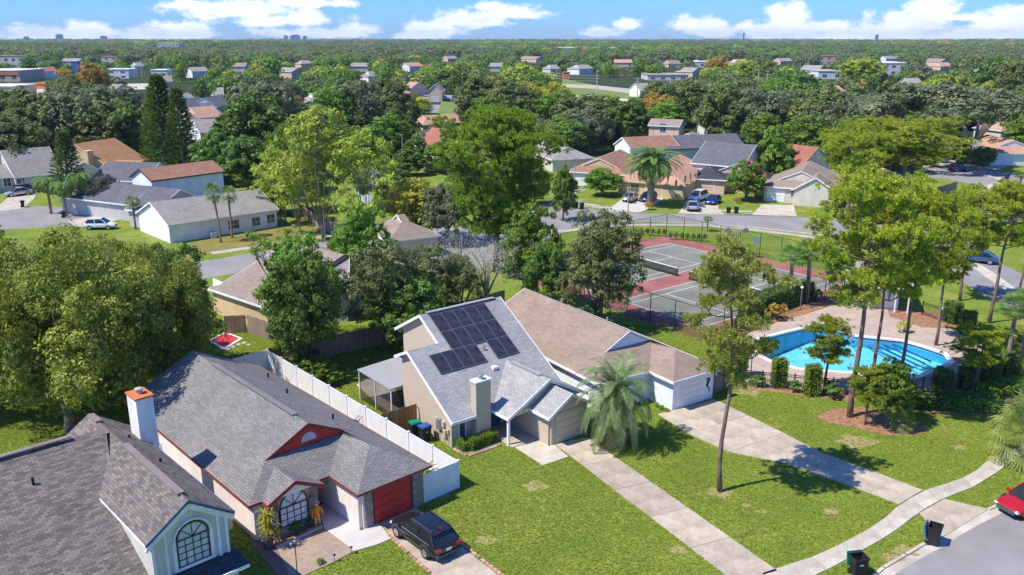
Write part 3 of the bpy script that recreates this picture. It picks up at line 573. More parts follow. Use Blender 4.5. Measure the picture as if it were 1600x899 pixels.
# screened porch at the side
mb = MB(); mb.box((-.95 + 1.0, 8.7, 2.38), (2.9, 4.6, .08)); 
sp_ = thing('screened_porch', 'screened back porch with flat pale metal roof beside the beige house', 'porch', h3.Wd(.6, 8.6), h3.ang)
mb = MB(); mb.prism([(-1.6, -2.4, 2.35), (2.0, -2.4, 2.55), (2.0, 2.5, 2.55), (-1.6, 2.5, 2.35)], (0, 0, .09)); mb.build('roof', mat('pan_roof', (.33, .33, .335), rough=.5, var=.05), sp_)
for x, y in ((-1.5, -2.3), (-1.5, 0), (-1.5, 2.4), (.2, -2.3), (1.9, -2.3), (1.9, 2.4)): mb = MB(); mb.box((x, y, 1.2), (.07, .07, 2.38)); mb.build('post', T_white, sp_)
for p, q in (((-1.5, -2.3), (-1.5, 0)), ((-1.5, 0), (-1.5, 2.4)), ((-1.5, -2.3), (.2, -2.3)), ((.2, -2.3), (1.9, -2.3))):
    mb = MB(); mb.poly([(*p, .1), (*q, .1), (*q, 2.35), (*p, 2.35)]); mb.build('screen', M_screen, sp_)
h3.finish()
# --- grey roofed pink house with red trim
O, a = frame(400.5, 846, -480)
h2 = House('pink stucco house with grey shingle roof, red trim and arched brick window', O, a, SH['grey'], P_pink, T_red)
k = .5; e = 2.5
UL, UR2, VB, VF = -.4, 9.55, 18.2, -.4; uc = 4.575; zr = e + k * (uc - UL); hf = 2.2; zh = e + k * hf; vh = VF + hf
wv = -3.35; wl = 4.5; wc = (wl + UR2) / 2; zw = e + k * (wc - wl); wh = wv + (wc - wl)
h2.roofp([(UL, VF, e), (UL + hf, vh, zh), (uc, vh, zr), (uc, VB, zr), (UL, VB, e)])
vw = VF + (wc - wl)                                                          # where the wing ridge meets the front hip
h2.roofp([(UR2, wv, e), (wc, wh, zw), (wc, vw, zw), (UR2 - hf, vh, zh), (uc + .001, vh, zr), (uc + .001, VB, zr), (UR2, VB, e)])
h2.roofp([(UL, VF, e), (wl, VF, e), (wc, vw, zw), (wc, vh, zh), (UL + hf, vh, zh)])
h2.roofp([(wl, VF, e), (wl, wv, e), (wc - .001, wh, zw), (wc - .001, vw, zw)]); h2.roofp([(wl, wv, e), (UR2, wv, e), (wc, wh + .001, zw)])
h2.w.prism([(UL + hf + .1, vh + .1, zh - .1), (UR2 - hf - .1, vh + .1, zh - .1), (uc, vh + .1, zr - .15)], (0, .1, 0))
gp = MB(); gp.prism([(UL + hf + .1, vh + .08, zh - .02), (UR2 - hf - .1, vh + .08, zh - .02), (uc, vh + .08, zr - .14)], (0, .015, 0)); gp.build('gable_panel', D_red, h2.root)
gv = MB(); gv.prism([(uc - .5 + .5 - .5 * cos(t_ * pi / 10), vh + .03, zh + .28 + .52 * sin(t_ * pi / 10)) for t_ in range(11)], (0, .04, 0)); gv.build('gable_vent', paint('vent_pink', (.62, .55, .52)), h2.root)
h2.edge((UL + hf, vh - .02, zh), (uc, vh - .02, zr), h=.2); h2.edge((UR2 - hf, vh - .02, zh), (uc, vh - .02, zr), h=.2)
h2.edge((UL - .02, VF, e), (UL - .02, VB, e), h=.11); h2.edge((UR2 + .02, wv, e), (UR2 + .02, VB, e), h=.11); h2.edge((UL, VF - .02, e), (.6, VF - .02, e), h=.11); h2.edge((3.6, VF - .02, e), (wl, VF - .02, e), h=.11); h2.edge((wl - .02, VF, e), (wl - .02, wv, e), h=.11); h2.edge((wl, wv - .02, e), (UR2, wv - .02, e), h=.11)
h2.block(0, .2, 0, 17.8, 0, 2.52); h2.block(9.0, 9.2, -2.6, 17.8, 0, 2.52); h2.block(.2, 9.0, 17.6, 17.8, 0, 2.52); h2.block(.2, .75, 0, .2, 0, 2.52); h2.block(3.4, 4.8, 1.6, 1.8, 0, 2.52); h2.block(4.8, 5.0, -2.85, 1.8, 0, 2.52); h2.block(5.0, 5.55, -3.0, -2.85, 0, 2.4)
h2.wallv([(0, 17.8, 2.4), (9.2, 17.8, 2.4), (uc, 17.8, zr - .2)], (0, -.15, 0))
bw = MB(); bw.box((.86, -.6, 1.2), (.5, .12, 2.4)); bw.box((3.25, -.6, 1.2), (.55, .12, 2.4)); bw.box((2.05, -.6, .3), (1.9, .12, .6)); bw.box((3.48, .5, 1.3), (.12, 2.2, 2.5)); bw.box((.68, -.3, 1.2), (.12, .5, 2.4))
rr = .88; cx, cz = 2.05, 1.75
arcp = [(cx + rr * cos(pi * t_ / 10), -.66, cz + rr * sin(pi * t_ / 10)) for t_ in range(11)]
bw.prism([(3.5, -.66, cz), (3.5, -.66, 2.45), (cx, -.66, 3.12), (cx, -.66, cz + rr)] + [arcp[i] for i in (4, 3, 2, 1, 0)], (0, .12, 0)); bw.prism([(.62, -.66, cz), (.62, -.66, 2.45), (cx, -.66, 3.12), (cx, -.66, cz + rr)] + [arcp[i] for i in (6, 7, 8, 9, 10)], (0, .12, 0))
bw.build('brick_wall', M_brick, h2.root)
for x_, w_ in ((5.35, .5), (8.75, .75)): bw = MB(); bw.box((x_, -3.03, 1.2), (w_, .12, 2.4)); bw.build('brick_pier', M_brick, h2.root)
window_into(h2.root, (cx, -.62, 1.17), 1.66, 1.15, 'f', T_dark, M_blind, 4, 3, arch=True, fw=.06)
xg(h2, .35, 3.75, -1.05, 2.3, 2.5, .5)
h2.block(5.5, 8.5, -2.98, -2.86, 2.12, 2.45); h2.garage((7.0, -2.98, .02), 2.5, 2.1, 'f', D_red); h2.door((4.25, 1.6, .05), .95, 2.03, 'f', D_red)
mb = MB(); mb.box((4.25, 1.15, .07), (.9, .5, .03)); tag(mb.build('doormat', M_dkmetal), 'black doormat at the red front door', 'doormat').location = h2.Wd(0, 0); bpy.data.objects['doormat'].rotation_euler.z = h2.ang
h2.ridge((uc, 3.3, zr + .01), (uc, 14.6, zr + .01), 'grey'); h2.vents([(7.3, 9.5, e + k * (UR2 - 7.3) - .05), (7.6, 4.2, e + k * (UR2 - 7.6) - .05), (8.2, 14, e + k * (UR2 - 8.2) - .05)])
h2.finish()
# --- white house with the tan roof
O, a = frame(1050, 642, -130)
h4 = House('long white house with tan shingle roof next to the pool', O, a, SH['tan'], P_bluewhite, T_white)
k = .5; UL, UR3, VB, VF = -5.15, 4.6, 18.8, 2.2; uc = (UL + UR3) / 2; zr = e + k * (uc - UL); hf = 2.45; zh = e + k * hf; vh = VF + hf
wv, wl = -.4, -.4; wc = (wl + UR3) / 2; zw = e + k * (wc - wl); wh = wv + (wc - wl); vw = VF + (wc - wl)
h4.roofp([(UL, VF, e), (UL + hf, vh, zh), (uc, vh, zr), (uc, VB, zr), (UL, VB, e)])
h4.roofp([(UR3, wv, e), (wc, wh, zw), (wc, vw, zw), (uc + .001 + zr * 0 + (UR3 - uc) - hf, vh, zh), (uc + .001, vh, zr), (uc + .001, VB, zr), (UR3, VB, e)])
h4.roofp([(UL, VF, e), (wl, VF, e), (wc, vw, zw), (UR3 - hf, vh, zh), (UL + hf, vh, zh)])
h4.roofp([(wl, VF, e), (wl, wv, e), (wc - .001, wh, zw), (wc - .001, vw, zw)]); h4.roofp([(wl, wv, e), (UR3, wv, e), (wc, wh + .001, zw)])
h4.w.prism([(UL + hf + .1, vh + .1, zh - .1), (UR3 - hf - .1, vh + .1, zh - .1), (uc, vh + .1, zr - .15)], (0, .1, 0))
h4.edge((UL + hf, vh - .02, zh), (uc, vh - .02, zr), h=.12); h4.edge((UR3 - hf, vh - .02, zh), (uc, vh - .02, zr), h=.12)
h4.edge((UL - .02, VF, e), (UL - .02, VB, e)); h4.edge((UR3 + .02, wv, e), (UR3 + .02, VB, e)); h4.edge((UL, VF - .02, e), (wl, VF - .02, e)); h4.edge((wl - .02, VF, e), (wl - .02, wv, e)); h4.edge((wl, wv - .02, e), (UR3, wv - .02, e))
h4.edge((UL, VB + .02, e), (uc, VB + .02, zr)); h4.edge((UR3, VB + .02, e), (uc, VB + .02, zr))
h4.block(-4.75, -4.55, 2.6, 18.5, 0, 2.52); h4.block(4.0, 4.2, 0, 18.5, 0, 2.52); h4.block(-4.55, 4.0, 18.3, 18.5, 0, 2.52); h4.block(-4.55, 0, 2.6, 2.8, 0, 2.52); h4.block(0, .2, 0, 2.8, 0, 2.52); h4.block(.2, .95, 0, .2, 0, 2.52); h4.block(3.1, 4.0, 0, .2, 0, 2.52); h4.block(.95, 3.1, .02, .2, 2.15, 2.52)
h4.wallv([(-4.75, 18.5, 2.4), (4.2, 18.5, 2.4), (uc, 18.5, zr - .2)], (0, -.15, 0))
h4.garage((2.03, .0, .02), 2.14, 2.1, 'f', D_white); window_into(h4.root, (-2.8, 2.6, 1.4), 1.4, 1.3, 'f', T_white, M_glass); h4.vents([(.6, 14.5, zr - .45), (.7, 8.5, zr - .5)], T_tan)
mb = MB()                                                                      # dark sea horse wall ornament beside the garage
mb.tube([(3.62, -.04, .75), (3.78, -.04, .72), (3.80, -.04, .9), (3.62, -.04, 1.02), (3.50, -.04, 1.25), (3.58, -.04, 1.48), (3.72, -.04, 1.62), (3.66, -.04, 1.78), (3.5, -.04, 1.74), (3.36, -.04, 1.66)], [.02, .03, .03, .04, .08, .10, .07, .07, .045, .02], 6); mb.build('wall_ornament', M_dkmetal, h4.root, smooth=True)
h4.finish()
# --- house in the lower left corner
O, a = frame(247, 899, -530)
h1 = House('pale grey two storey house with brown mixed shingle roof, nearest at lower left', O, a, SH['mixed'], P_cream, T_blue)
l, r_, f0 = -1.74, 2.5, -4.2; cu = (l + r_) / 2; zr = 5.95; e1_ = 4.5; ks = (zr - e1_) / (cu - l)
zm = lambda v: 4.5 + .45 * (v - 1.7)
h1.roofp([(l, f0, e1_), (cu, f0, zr), (cu, 9, zr), (l, 9, e1_)]); h1.roofp([(r_, f0, e1_), (cu + .001, f0, zr), (cu + .001, 9, zr), (r_, 9, e1_)])
h1.roofp([(-16, -4.6, zm(-4.6)), (l + .3, -4.6, zm(-4.6)), (l + .3, 1.4, zm(1.4)), (-.35, 3.9, zm(3.9)), (cu - .2, 5.7, zm(5.7) - .1), (-16, 5.7, zm(5.7))]); h1.roofp([(-16, 5.705, zm(5.7)), (cu - .2, 5.705, zm(5.7) - .1), (l + .2, 9.5, zm(1.4)), (-16, 13, zm(-2))])
h1.w.prism([(l + .3, f0 + .3, 0), (l + .3, f0 + .3, e1_ + .12), (l + .3, 8.8, e1_ + .12), (l + .3, 8.8, 0)], (.18, 0, 0)); h1.w.prism([(r_ - .3, f0 + .3, 0), (r_ - .3, f0 + .3, e1_ + .12), (r_ - .3, 8.8, e1_ + .12), (r_ - .3, 8.8, 0)], (-.18, 0, 0))
for v_ in (f0 + .3, 8.6): h1.w.prism([(l + .48, v_, 0), (r_ - .48, v_, 0), (r_ - .48, v_, e1_ + .2), (cu, v_, zr - .2), (l + .48, v_, e1_ + .2)], (0, .18, 0))
h1.block(-15.6, l + .3, -4.1, -3.9, 0, 1.9)
for dv, hh, tm in ((-.03, .16, 0),): h1.edge((l, f0 + dv, e1_), (cu, f0 + dv, zr), h=.08); h1.edge((r_, f0 + dv, e1_), (cu, f0 + dv, zr), h=.08); h1.edge((r_ + .02, f0, e1_), (r_ + .02, 9, e1_), h=.14)
tr = MB()
for off, z_ in ((.02, .24), (.12, .42)):
    for q in (l, r_): tr.beam((q, f0 + off, e1_ - z_), (cu, f0 + off, zr - z_), .12, .13)
for x in (l + .34, l + .95, r_ - .34, r_ - .75): tr.box((x, f0 + .27, 3.35), (.14, .08, 2.4))
tr.beam((l, f0 + .02, e1_ - .1), (l, 1.6, e1_ - .1), .08, .1)
for q in range(9):
    a0, a1 = pi * q / 9, pi * (q + 1) / 9; R_ = .90; tr.beam((cu + .1 + R_ * cos(a0), f0 + .26, 3.9 + R_ * sin(a0)), (cu + .1 + R_ * cos(a1), f0 + .26, 3.9 + R_ * sin(a1)), .09, .17, up=(0, 1, 0), ext=.02)
for x in (-.9, .9): tr.box((cu + .1 + x, f0 + .26, 3.15), (.17, .09, 1.52))
tr.box((cu + .1, f0 + .25, 2.42), (2.0, .1, .16)); tr.build('trim', mat('trim_pale', (.74, .75, .77), rough=.6), h1.root)
window_into(h1.root, (cu + .1, f0 + .27, 3.2), 1.5, 1.4, 'f', T_dark, M_blind, 4, 4, arch=True, fw=.05)
lr = MB(); lr.prism([(l + .6, f0 - .9, 1.95), (r_ + .1, f0 - .9, 1.95), (r_ + .1, f0 + .32, 2.3), (l + .6, f0 + .32, 2.3)], (0, 0, -.14)); lr.build('lower_roof', SH['dark'], h1.root)
lt = MB(); lt.beam((l + .6, f0 - .93, 1.9), (r_ + .1, f0 - .93, 1.9), .06, .16); lt.build('gutter', T_white, h1.root); h1.block(-.6, r_ - .3, f0 - .5, f0 + .3, 0, 1.95)
h1.ridge((cu, f0 + .75, zr + .01), (cu, 3.6, zr + .01), 'mixed'); h1.ridge((cu, 7.4, zr + .01), (cu, 8.7, zr + .01), 'mixed'); h1.ridge((-15, 5.7, zm(5.7) + .02), (-1.6, 5.7, zm(5.7) + .02), 'mixed')
h1.vents([(-4.1, 3.6, zm(3.6) - .05), (1.3, 5.6, 5.1), (1.5, 1.9, 5.0)])
ch = h1.chimney((2.42, 6.5, 0), .95, 1.35, 0, 7.25, paint('chimney_white', (.80, .79, .76)), T_orange, potm=T_tan)
h1.finish()
# ---------------- trees and plants ----------------
def leafmat(name, a, b, tr=.36, isl=.28, ov=.16, sc=.35): return mat(name, tuple(c * 1.95 for c in a), tuple(min(.55, c * 1.9) for c in b), rough=.55, scale=sc, detail=5, ramp=(.35, .68), obj_var=ov, island=isl, translucent=tr, spec=.25)
LM = dict(
    oak=leafmat('leaf_live_oak', (.062, .085, .022), (.145, .17, .05)), bright=leafmat('leaf_bright', (.055, .11, .010), (.14, .215, .025)), dense=leafmat('leaf_dense', (.042, .085, .014), (.115, .185, .03)),
    lime=leafmat('leaf_lime', (.13, .19, .02), (.27, .33, .04)), yellow=leafmat('leaf_yellow', (.22, .22, .02), (.38, .34, .04)), olive=leafmat('leaf_olive', (.075, .095, .04), (.15, .165, .085)),
    rust=leafmat('leaf_rust', (.22, .13, .025), (.34, .22, .04)), pine=leafmat('needle_pine', (.11, .17, .012), (.32, .34, .03), isl=.36), pinebrown=leafmat('needle_pine_tan', (.15, .18, .02), (.60, .31, .08), isl=.35),
    greybare=leafmat('leaf_grey', (.16, .16, .10), (.27, .26, .20)), cypress=leafmat('leaf_conifer', (.035, .070, .010), (.09, .125, .025)), bigoak=leafmat('leaf_big_oak', (.085, .115, .014), (.24, .245, .042), sc=.3, isl=.42),
    palm=leafmat('frond_green', (.06, .12, .02), (.14, .20, .05)), silver=leafmat('frond_silver', (.085, .135, .045), (.185, .24, .105)), fan=leafmat('frond_fan', (.10, .14, .03), (.25, .27, .08)), pink=leafmat('flower_pink', (.55, .08, .14), (.65, .2, .2)), hedge=leafmat('leaf_hedge', (.07, .13, .01), (.19, .25, .03)), purple=leafmat('leaf_dark_purple', (.045, .05, .035), (.09, .10, .06)))
BK = dict(oak=mat('bark_grey', (.13, .105, .085), (.24, .20, .17), rough=.95, scale=3, stretch=(1, 1, .25), bump=.8, bscale=18), pine=mat('bark_pine', (.15, .095, .07), (.30, .215, .17), rough=.95, scale=3, stretch=(1, 1, .3), bump=1, bscale=14), palm=mat('bark_palm', (.22, .16, .12), (.36, .29, .23), rough=.95, scale=5, stretch=(1, 1, 3), bump=.8, bscale=10), pale=mat('bark_pale', (.34, .29, .24), (.48, .43, .37), rough=.9, scale=4))
def leaf_mesh(name, C, Nn, size, m, aspect=.55, droop=0, tri=False):
    n = len(C); rnd = RNG.normal(size=(n, 3)); Nn = Nn / (np.linalg.norm(Nn, axis=1, keepdims=True) + 1e-9)
    a = np.cross(Nn, rnd); a /= np.linalg.norm(a, axis=1, keepdims=True) + 1e-9; b = np.cross(Nn, a)
    L_ = (size if np.ndim(size) else np.full(n, size))[:, None]; w = L_ * aspect
    a = a.copy(); a[:, 2] -= droop
    P = np.stack([C - a * L_ / 2, C + b * w / 2, C + a * L_ / 2, C - b * w / 2], 1)
    return quads(name, P.reshape(-1, 3), n, 4, m)
def quads(name, V, n, k, m):
    me = bpy.data.meshes.new(name); me.vertices.add(len(V)); me.vertices.foreach_set('co', V.astype(np.float32).ravel())
    me.loops.add(n * k); me.loops.foreach_set('vertex_index', np.arange(n * k, dtype=np.int32)); me.polygons.add(n)
    me.polygons.foreach_set('loop_start', np.arange(0, n * k, k, dtype=np.int32)); me.materials.append(m); me.update(calc_edges=True); return me
def sph(n):
    v = RNG.normal(size=(n, 3)); return v / np.linalg.norm(v, axis=1, keepdims=True)
def lobes_round(R=4.2, zc=6.2, rz=3.3, n=16, lr=(1.3, 2.0), low=-.35, seed=0):
    out_ = [(np.array([0, 0, zc + rz * .35]), R * .5)]
    g = pi * (3 - 5 ** .5)
    for i in range(n):
        z = low + (1 - low) * (i + .5) / n; r = math.sqrt(max(0, 1 - z * z)) if z < 1 else 0; th = g * i + RNG.uniform(-.4, .4); q = RNG.uniform(*lr)
        f = RNG.uniform(.74, 1.12)
        out_.append((np.array([cos(th) * r * (R - q * .8) * f, sin(th) * r * (R - q * .8) * f, zc + z * (rz - q * .5) * f]), q))
    return out_
def crown(lobes, per, leaf, m, clump=(.45, .8), per_clump=34, up=.25, aspect=.6, droop=0, name='crown', flat_=.75):
    C, Nn, Sz = [], [], []
    for c, q in lobes:
        k = max(3, int(per * q * q)); d = sph(k); d[:, 2] = np.abs(d[:, 2]) * np.where(RNG.random(k) < .78, 1, -1)
        cc = c + d * q * RNG.uniform(.72, 1.02, (k, 1)) * np.array([1, 1, .85])
        for j in range(k):
            s_ = RNG.uniform(*clump); dd = sph(per_clump); off = dd * s_ * RNG.uniform(.55, 1.05, (per_clump, 1)) * np.array([1, 1, flat_])
            C.append(cc[j] + off); Nn.append(dd * .8 + d[j] * .6 + RNG.normal(size=(per_clump, 3)) * .45 + np.array([0, 0, up])); Sz.append(RNG.uniform(.5, 1.5, per_clump) * leaf)
    return leaf_mesh(name, np.concatenate(C), np.concatenate(Nn), np.concatenate(Sz), m, aspect, droop)
def limb_mesh(lobes, r0=.28, base=1.6, m=None, twist=.5, nl=7, name='trunk', lean=(0, 0), fork=None):
    mb = MB(); top = min(min(c[2] for c, q in lobes), 6) if lobes else 4; f = Vector((lean[0] * .5, lean[1] * .5, fork or max(base, top * .62)))
    mb.tube([(0, 0, -.1), (0, 0, .25), f * .5, f], [r0 * 1.5, r0 * 1.12, r0 * .95, r0 * .8], 8)
    idx = sorted(range(len(lobes)), key=lambda i: -lobes[i][1])[:nl]
    for i in idx:
        c = Vector(lobes[i][0]); mid = f.lerp(c, .5) + Vector((random.uniform(-.3, .3) * twist, random.uniform(-.3, .3) * twist, random.uniform(-.1, .5)))
        mb.tube([f + Vector((0, 0, -.2)), mid, c], [r0 * .55, r0 * .32, r0 * .12], 6)
        for _ in range(2):
            e_ = c + Vector(sph(1)[0]) * lobes[i][1] * .8; mb.tube([mid, mid.lerp(e_, .6), e_], [r0 * .2, r0 * .12, r0 * .04], 4, cap=False)
    o = mb.build(name, m or BK['oak'], uv=False, smooth=True); me = o.data; bpy.data.objects.remove(o); return me
# prototypes: kind -> list of (crown mesh, trunk mesh, nominal height, nominal width)
PROTO = {}
def addp(kind, cm, tm):
    co = np.empty(len(cm.vertices) * 3, np.float32); cm.vertices.foreach_get('co', co); co = co.reshape(-1, 3)
    lo, hi = np.percentile(co, 1, axis=0), np.percentile(co, 99.5, axis=0)
    PROTO.setdefault(kind, []).append((cm, tm, float(hi[2]), float(max(hi[0] - lo[0], hi[1] - lo[1]))))
def mk(kind, matk, nv=2, per=5, leaf=.30, clump=(.45, .8), pc=34, aspect=.6, droop=0, up=.25, bark='oak', **lk):
    for _ in range(nv):
        lb = lobes_round(**lk); addp(kind, crown(lb, per, leaf, LM[matk], clump, pc, up, aspect, droop), limb_mesh(lb, m=BK[bark]))
mk('oak', 'oak', 3, per=6.5, leaf=.40, pc=44, n=22, R=4.8, zc=4.6, rz=4.3, low=-.85)
mk('bright', 'bright', 2, per=6.5, leaf=.40, n=20, low=-.8, zc=4.9, rz=4.4)
mk('dense', 'dense', 2, per=6.5, leaf=.40, n=22, zc=4.8, rz=4.4, R=3.7, low=-.75, clump=(.4, .65))
mk('lime', 'lime', 1, per=6, leaf=.38, n=18, low=-.7, zc=5)
mk('yellow', 'yellow', 1, per=5, leaf=.36, n=16, low=-.7, zc=5)
mk('olive', 'olive', 2, per=6, leaf=.36, n=20, low=-.8, pc=38, R=4.8, zc=4.8)
mk('rust', 'rust', 1, per=5, leaf=.36, n=16, low=-.7, zc=5)
mk('greybare', 'greybare', 1, per=2.2, leaf=.20, n=18, low=-.5, pc=20, bark='pale', aspect=.3, clump=(.4, 1.0))
mk('purple', 'purple', 1, per=6, leaf=.3, n=18, R=4.4, zc=4.6, rz=4.2, low=-.7)
def lobes_tall(): return [(np.array([cos(i * 2.4) * r, sin(i * 2.4) * r, z]), q) for i, (z, r, q) in enumerate([(9.2, .3, .8), (8.6, 1.5, .9), (8.2, 1.6, 1.0), (7.4, 2.3, 1.1), (7.7, 1.2, 1.0), (6.6, 2.7, 1.1), (6.2, 2.4, 1.1), (5.6, 2.9, 1.1), (5.0, 2.4, 1.0), (4.6, 2.9, .9), (7, .5, 1.2), (5.6, .9, 1.2), (3.9, 2.5, .9), (4.2, 1.2, 1.0), (3.2, 2.2, .8), (3.0, 1.1, .9), (9.0, 1.4, .6)])]
for _ in range(1): lb = lobes_tall(); addp('bamboo', crown(lb, 7, .34, LM['lime'], (.35, .6), 40, .5, .35, .35), limb_mesh(lb, r0=.10, m=mat('bark_bamboo', (.22, .20, .09), (.34, .30, .16), rough=.8, scale=3), nl=14, fork=1.2))
# the large near oak, finer leaves
for _ in range(2): lb = lobes_round(R=5.2, zc=5.0, rz=4.5, n=32, lr=(1.0, 1.7), low=-.8); addp('bigoak', crown(lb, 18, .175, LM['bigoak'], (.35, .65), 52, .3, .5, .2), limb_mesh(lb, r0=.30, nl=11))
lb = lobes_round(R=3.6, zc=5.2, rz=4.3, n=24, lr=(.9, 1.4), low=-.75); addp('neardense', crown(lb, 12, .24, LM['dense'], (.28, .55), 48, .3, .6), limb_mesh(lb, r0=.22, nl=9))
lb = lobes_round(R=3.9, zc=5.4, rz=4.1, n=24, lr=(.9, 1.5), low=-.7); addp('nearbright', crown(lb, 11, .24, LM['bright'], (.28, .55), 46, .3, .6), limb_mesh(lb, r0=.22, nl=9))
lb = lobes_round(R=3.9, zc=5.4, rz=4.1, n=24, lr=(.8, 1.3), low=-.6); addp('nearolive', crown(lb, 11, .22, mat('leaf_near_olive', (.10, .14, .035), (.26, .29, .10), rough=.55, scale=.4, obj_var=.1, island=.28, translucent=.3, spec=.25), (.28, .55), 46, .3, .5), limb_mesh(lb, r0=.22, nl=9))
lb = [(np.array([.6 + cos(i * 2.4) * 1.5, sin(i * 2.4) * 1.5, 8.6 + .8 * math.sin(i * 1.7)]), .75) for i in range(9)]; addp('highcrown', crown(lb, 11, .2, LM['bright'], (.25, .5), 36, .3, .5), limb_mesh(lb, r0=.13, nl=9, fork=5.5, lean=(.6, 0)))
lb = lobes_round(R=5.6, zc=7.4, rz=2.4, n=20, lr=(1.0, 1.6), low=-.5); addp('limboak', crown(lb, 8, .34, LM['olive'], (.4, .7), 40), limb_mesh(lb, r0=.34, nl=12, fork=2.2, m=BK['pale']))
# pines: needle tufts on open branches
def pine_proto(kind, levels, m=None, r0=.22, H=10., ntuft=30, nl=.34, lean=0, w=2.6, w_low=1.0, bark='pine', tpb=(5, 9), flatc=.8, start=.45, tr=.42, nw=.026, pad=7, sprd=.40):
    mb = MB(); T_ = []; ax = lambda z: Vector((lean * (z / H) ** 2 + .12 * sin(z * .9), .1 * cos(z * .7), z)); zs = [H * i / 9 for i in range(10)]
    mb.tube([ax(z) if z else Vector((0, 0, -.1)) for z in zs], [r0 * (1.15 if i == 0 else 1 - .085 * i) for i in range(10)], 8)
    for i in range(levels):
        f = i / (levels - 1); z = H * (start + (1 - start - .02) * f); a = i * 2.4 + random.uniform(-.4, .4); Lb = (w_low + (w - w_low) * min(1, f * 2.2)) * (1 if f < .62 else max(.22, 1 - (f - .62) * 1.9)) * random.uniform(.75, 1.12)
        p0 = ax(z); d = Vector((cos(a), sin(a), .18 + .35 * f)); p1 = p0 + d * Lb * .55 + Vector((0, 0, -.08 * Lb)); p2 = p0 + d * Lb + Vector((0, 0, .10 * Lb))
        mb.tube([p0, p1, p2], [r0 * .28 * (1.2 - f * .7), r0 * .17, r0 * .06], 5)
        for _ in range(random.randint(*tpb)):
            t_ = random.uniform(.35, 1.05); c = (p1.lerp(p2, (t_ - .5) * 2) if t_ > .5 else p0.lerp(p1, t_ * 2)); q = c + Vector((random.gauss(0, .30), random.gauss(0, .30), random.gauss(.12, .2))) * (.5 + Lb * .28) * flatc
            mb.tube([c, c.lerp(q, .5) + Vector((0, 0, .03)), q], [.035, .025, .015], 3, cap=False)
            for _k in range(pad): T_.append(q + Vector((random.gauss(0, 1), random.gauss(0, 1), random.gauss(.15, .36))) * sprd)
    V = []
    for q in T_:
        s_ = random.uniform(.75, 1.2) * nl * tr / .42; dd = sph(ntuft); dd[:, 2] = dd[:, 2] * .8 + .38; dd /= np.linalg.norm(dd, axis=1, keepdims=True)
        sd = np.cross(dd, RNG.normal(size=(ntuft, 3))); sd /= np.linalg.norm(sd, axis=1, keepdims=True); b0 = np.array(q); ln_ = s_ * RNG.uniform(.75, 1.1, (ntuft, 1))
        V.append(np.stack([b0 + dd * ln_ * .08, b0 + dd * ln_ * .6 + sd * nw, b0 + dd * ln_, b0 + dd * ln_ * .6 - sd * nw], 1))
    V = np.concatenate(V); cm = quads('crown', V.reshape(-1, 3), len(V), 4, m or LM['pine']); o = mb.build('trunk', BK[bark], uv=False, smooth=True); tm = o.data; bpy.data.objects.remove(o)
    addp(kind, cm, tm)
pine_proto('pine_tan', 22, LM['pinebrown'], r0=.125, H=10, w=2.35, w_low=1.7, start=.50, nl=.21, ntuft=46, tpb=(2, 4), nw=.018, pad=16, sprd=.27)
pine_proto('pine', 30, None, r0=.15, H=10, w=3.1, w_low=1.8, start=.50, nl=.20, ntuft=46, tpb=(2, 4), nw=.018, pad=20, sprd=.31)
pine_proto('pine', 27, None, r0=.15, H=10, w=3.2, w_low=1.9, start=.58, nl=.20, ntuft=46, tpb=(2, 4), lean=.9, nw=.018, pad=20, sprd=.31)
pine_proto('pine_big', 52, leafmat('needle_dense', (.085, .155, .012), (.215, .30, .03), isl=.34), r0=.26, H=10, w=4.4, w_low=3.0, start=.26, nl=.24, ntuft=38, tpb=(4, 5), lean=.3, nw=.026, pad=24, sprd=.44)
pine_proto('pine_umbrella', 30, None, r0=.2, H=10, w=4.4, w_low=3.0, start=.55, nl=.24, ntuft=34, tpb=(4, 5), nw=.026, pad=22, lean=.4, sprd=.46)
pine_proto('pine_small', 16, None, r0=.12, H=6, w=1.9, w_low=1.2, start=.45, nl=.22, ntuft=46, tpb=(3, 5), nw=.018, pad=12, sprd=.30)
def conifer(kind, H=10., n=34, w=1.9, m='cypress'):      # whorls of upswept sprays
    mb = MB(); mb.tube([(0, 0, -.1), (0, 0, H * .5), (0, 0, H)], [.22, .14, .03], 7); V = []
    for i in range(n):
        f = i / n; z = .6 + (H - .7) * f; R_ = w * (1 - f) ** .75 + .12
        for k in range(7):
            a = 2 * pi * k / 7 + i * .5; d = np.array([cos(a), sin(a), .32]); L_ = R_ * random.uniform(.8, 1.1); mm = 22
            t_ = RNG.uniform(.15, 1, (mm, 1)); c = np.array([0, 0, z]) + d * L_ * t_; dd = sph(mm) * .55 + d * .9 + np.array([0, 0, .35]); dd /= np.linalg.norm(dd, axis=1, keepdims=True)
            sd = np.cross(dd, RNG.normal(size=(mm, 3))); sd /= np.linalg.norm(sd, axis=1, keepdims=True)
            V.append(np.stack([c, c + dd * .2 + sd * .05, c + dd * .42, c + dd * .2 - sd * .05], 1))
    V = np.concatenate(V); cm = quads('crown', V.reshape(-1, 3), len(V), 4, LM[m]); o = mb.build('trunk', BK['oak'], uv=False); tm = o.data; bpy.data.objects.remove(o); addp(kind, cm, tm)
conifer('conifer'); conifer('conifer', w=1.5, n=40)
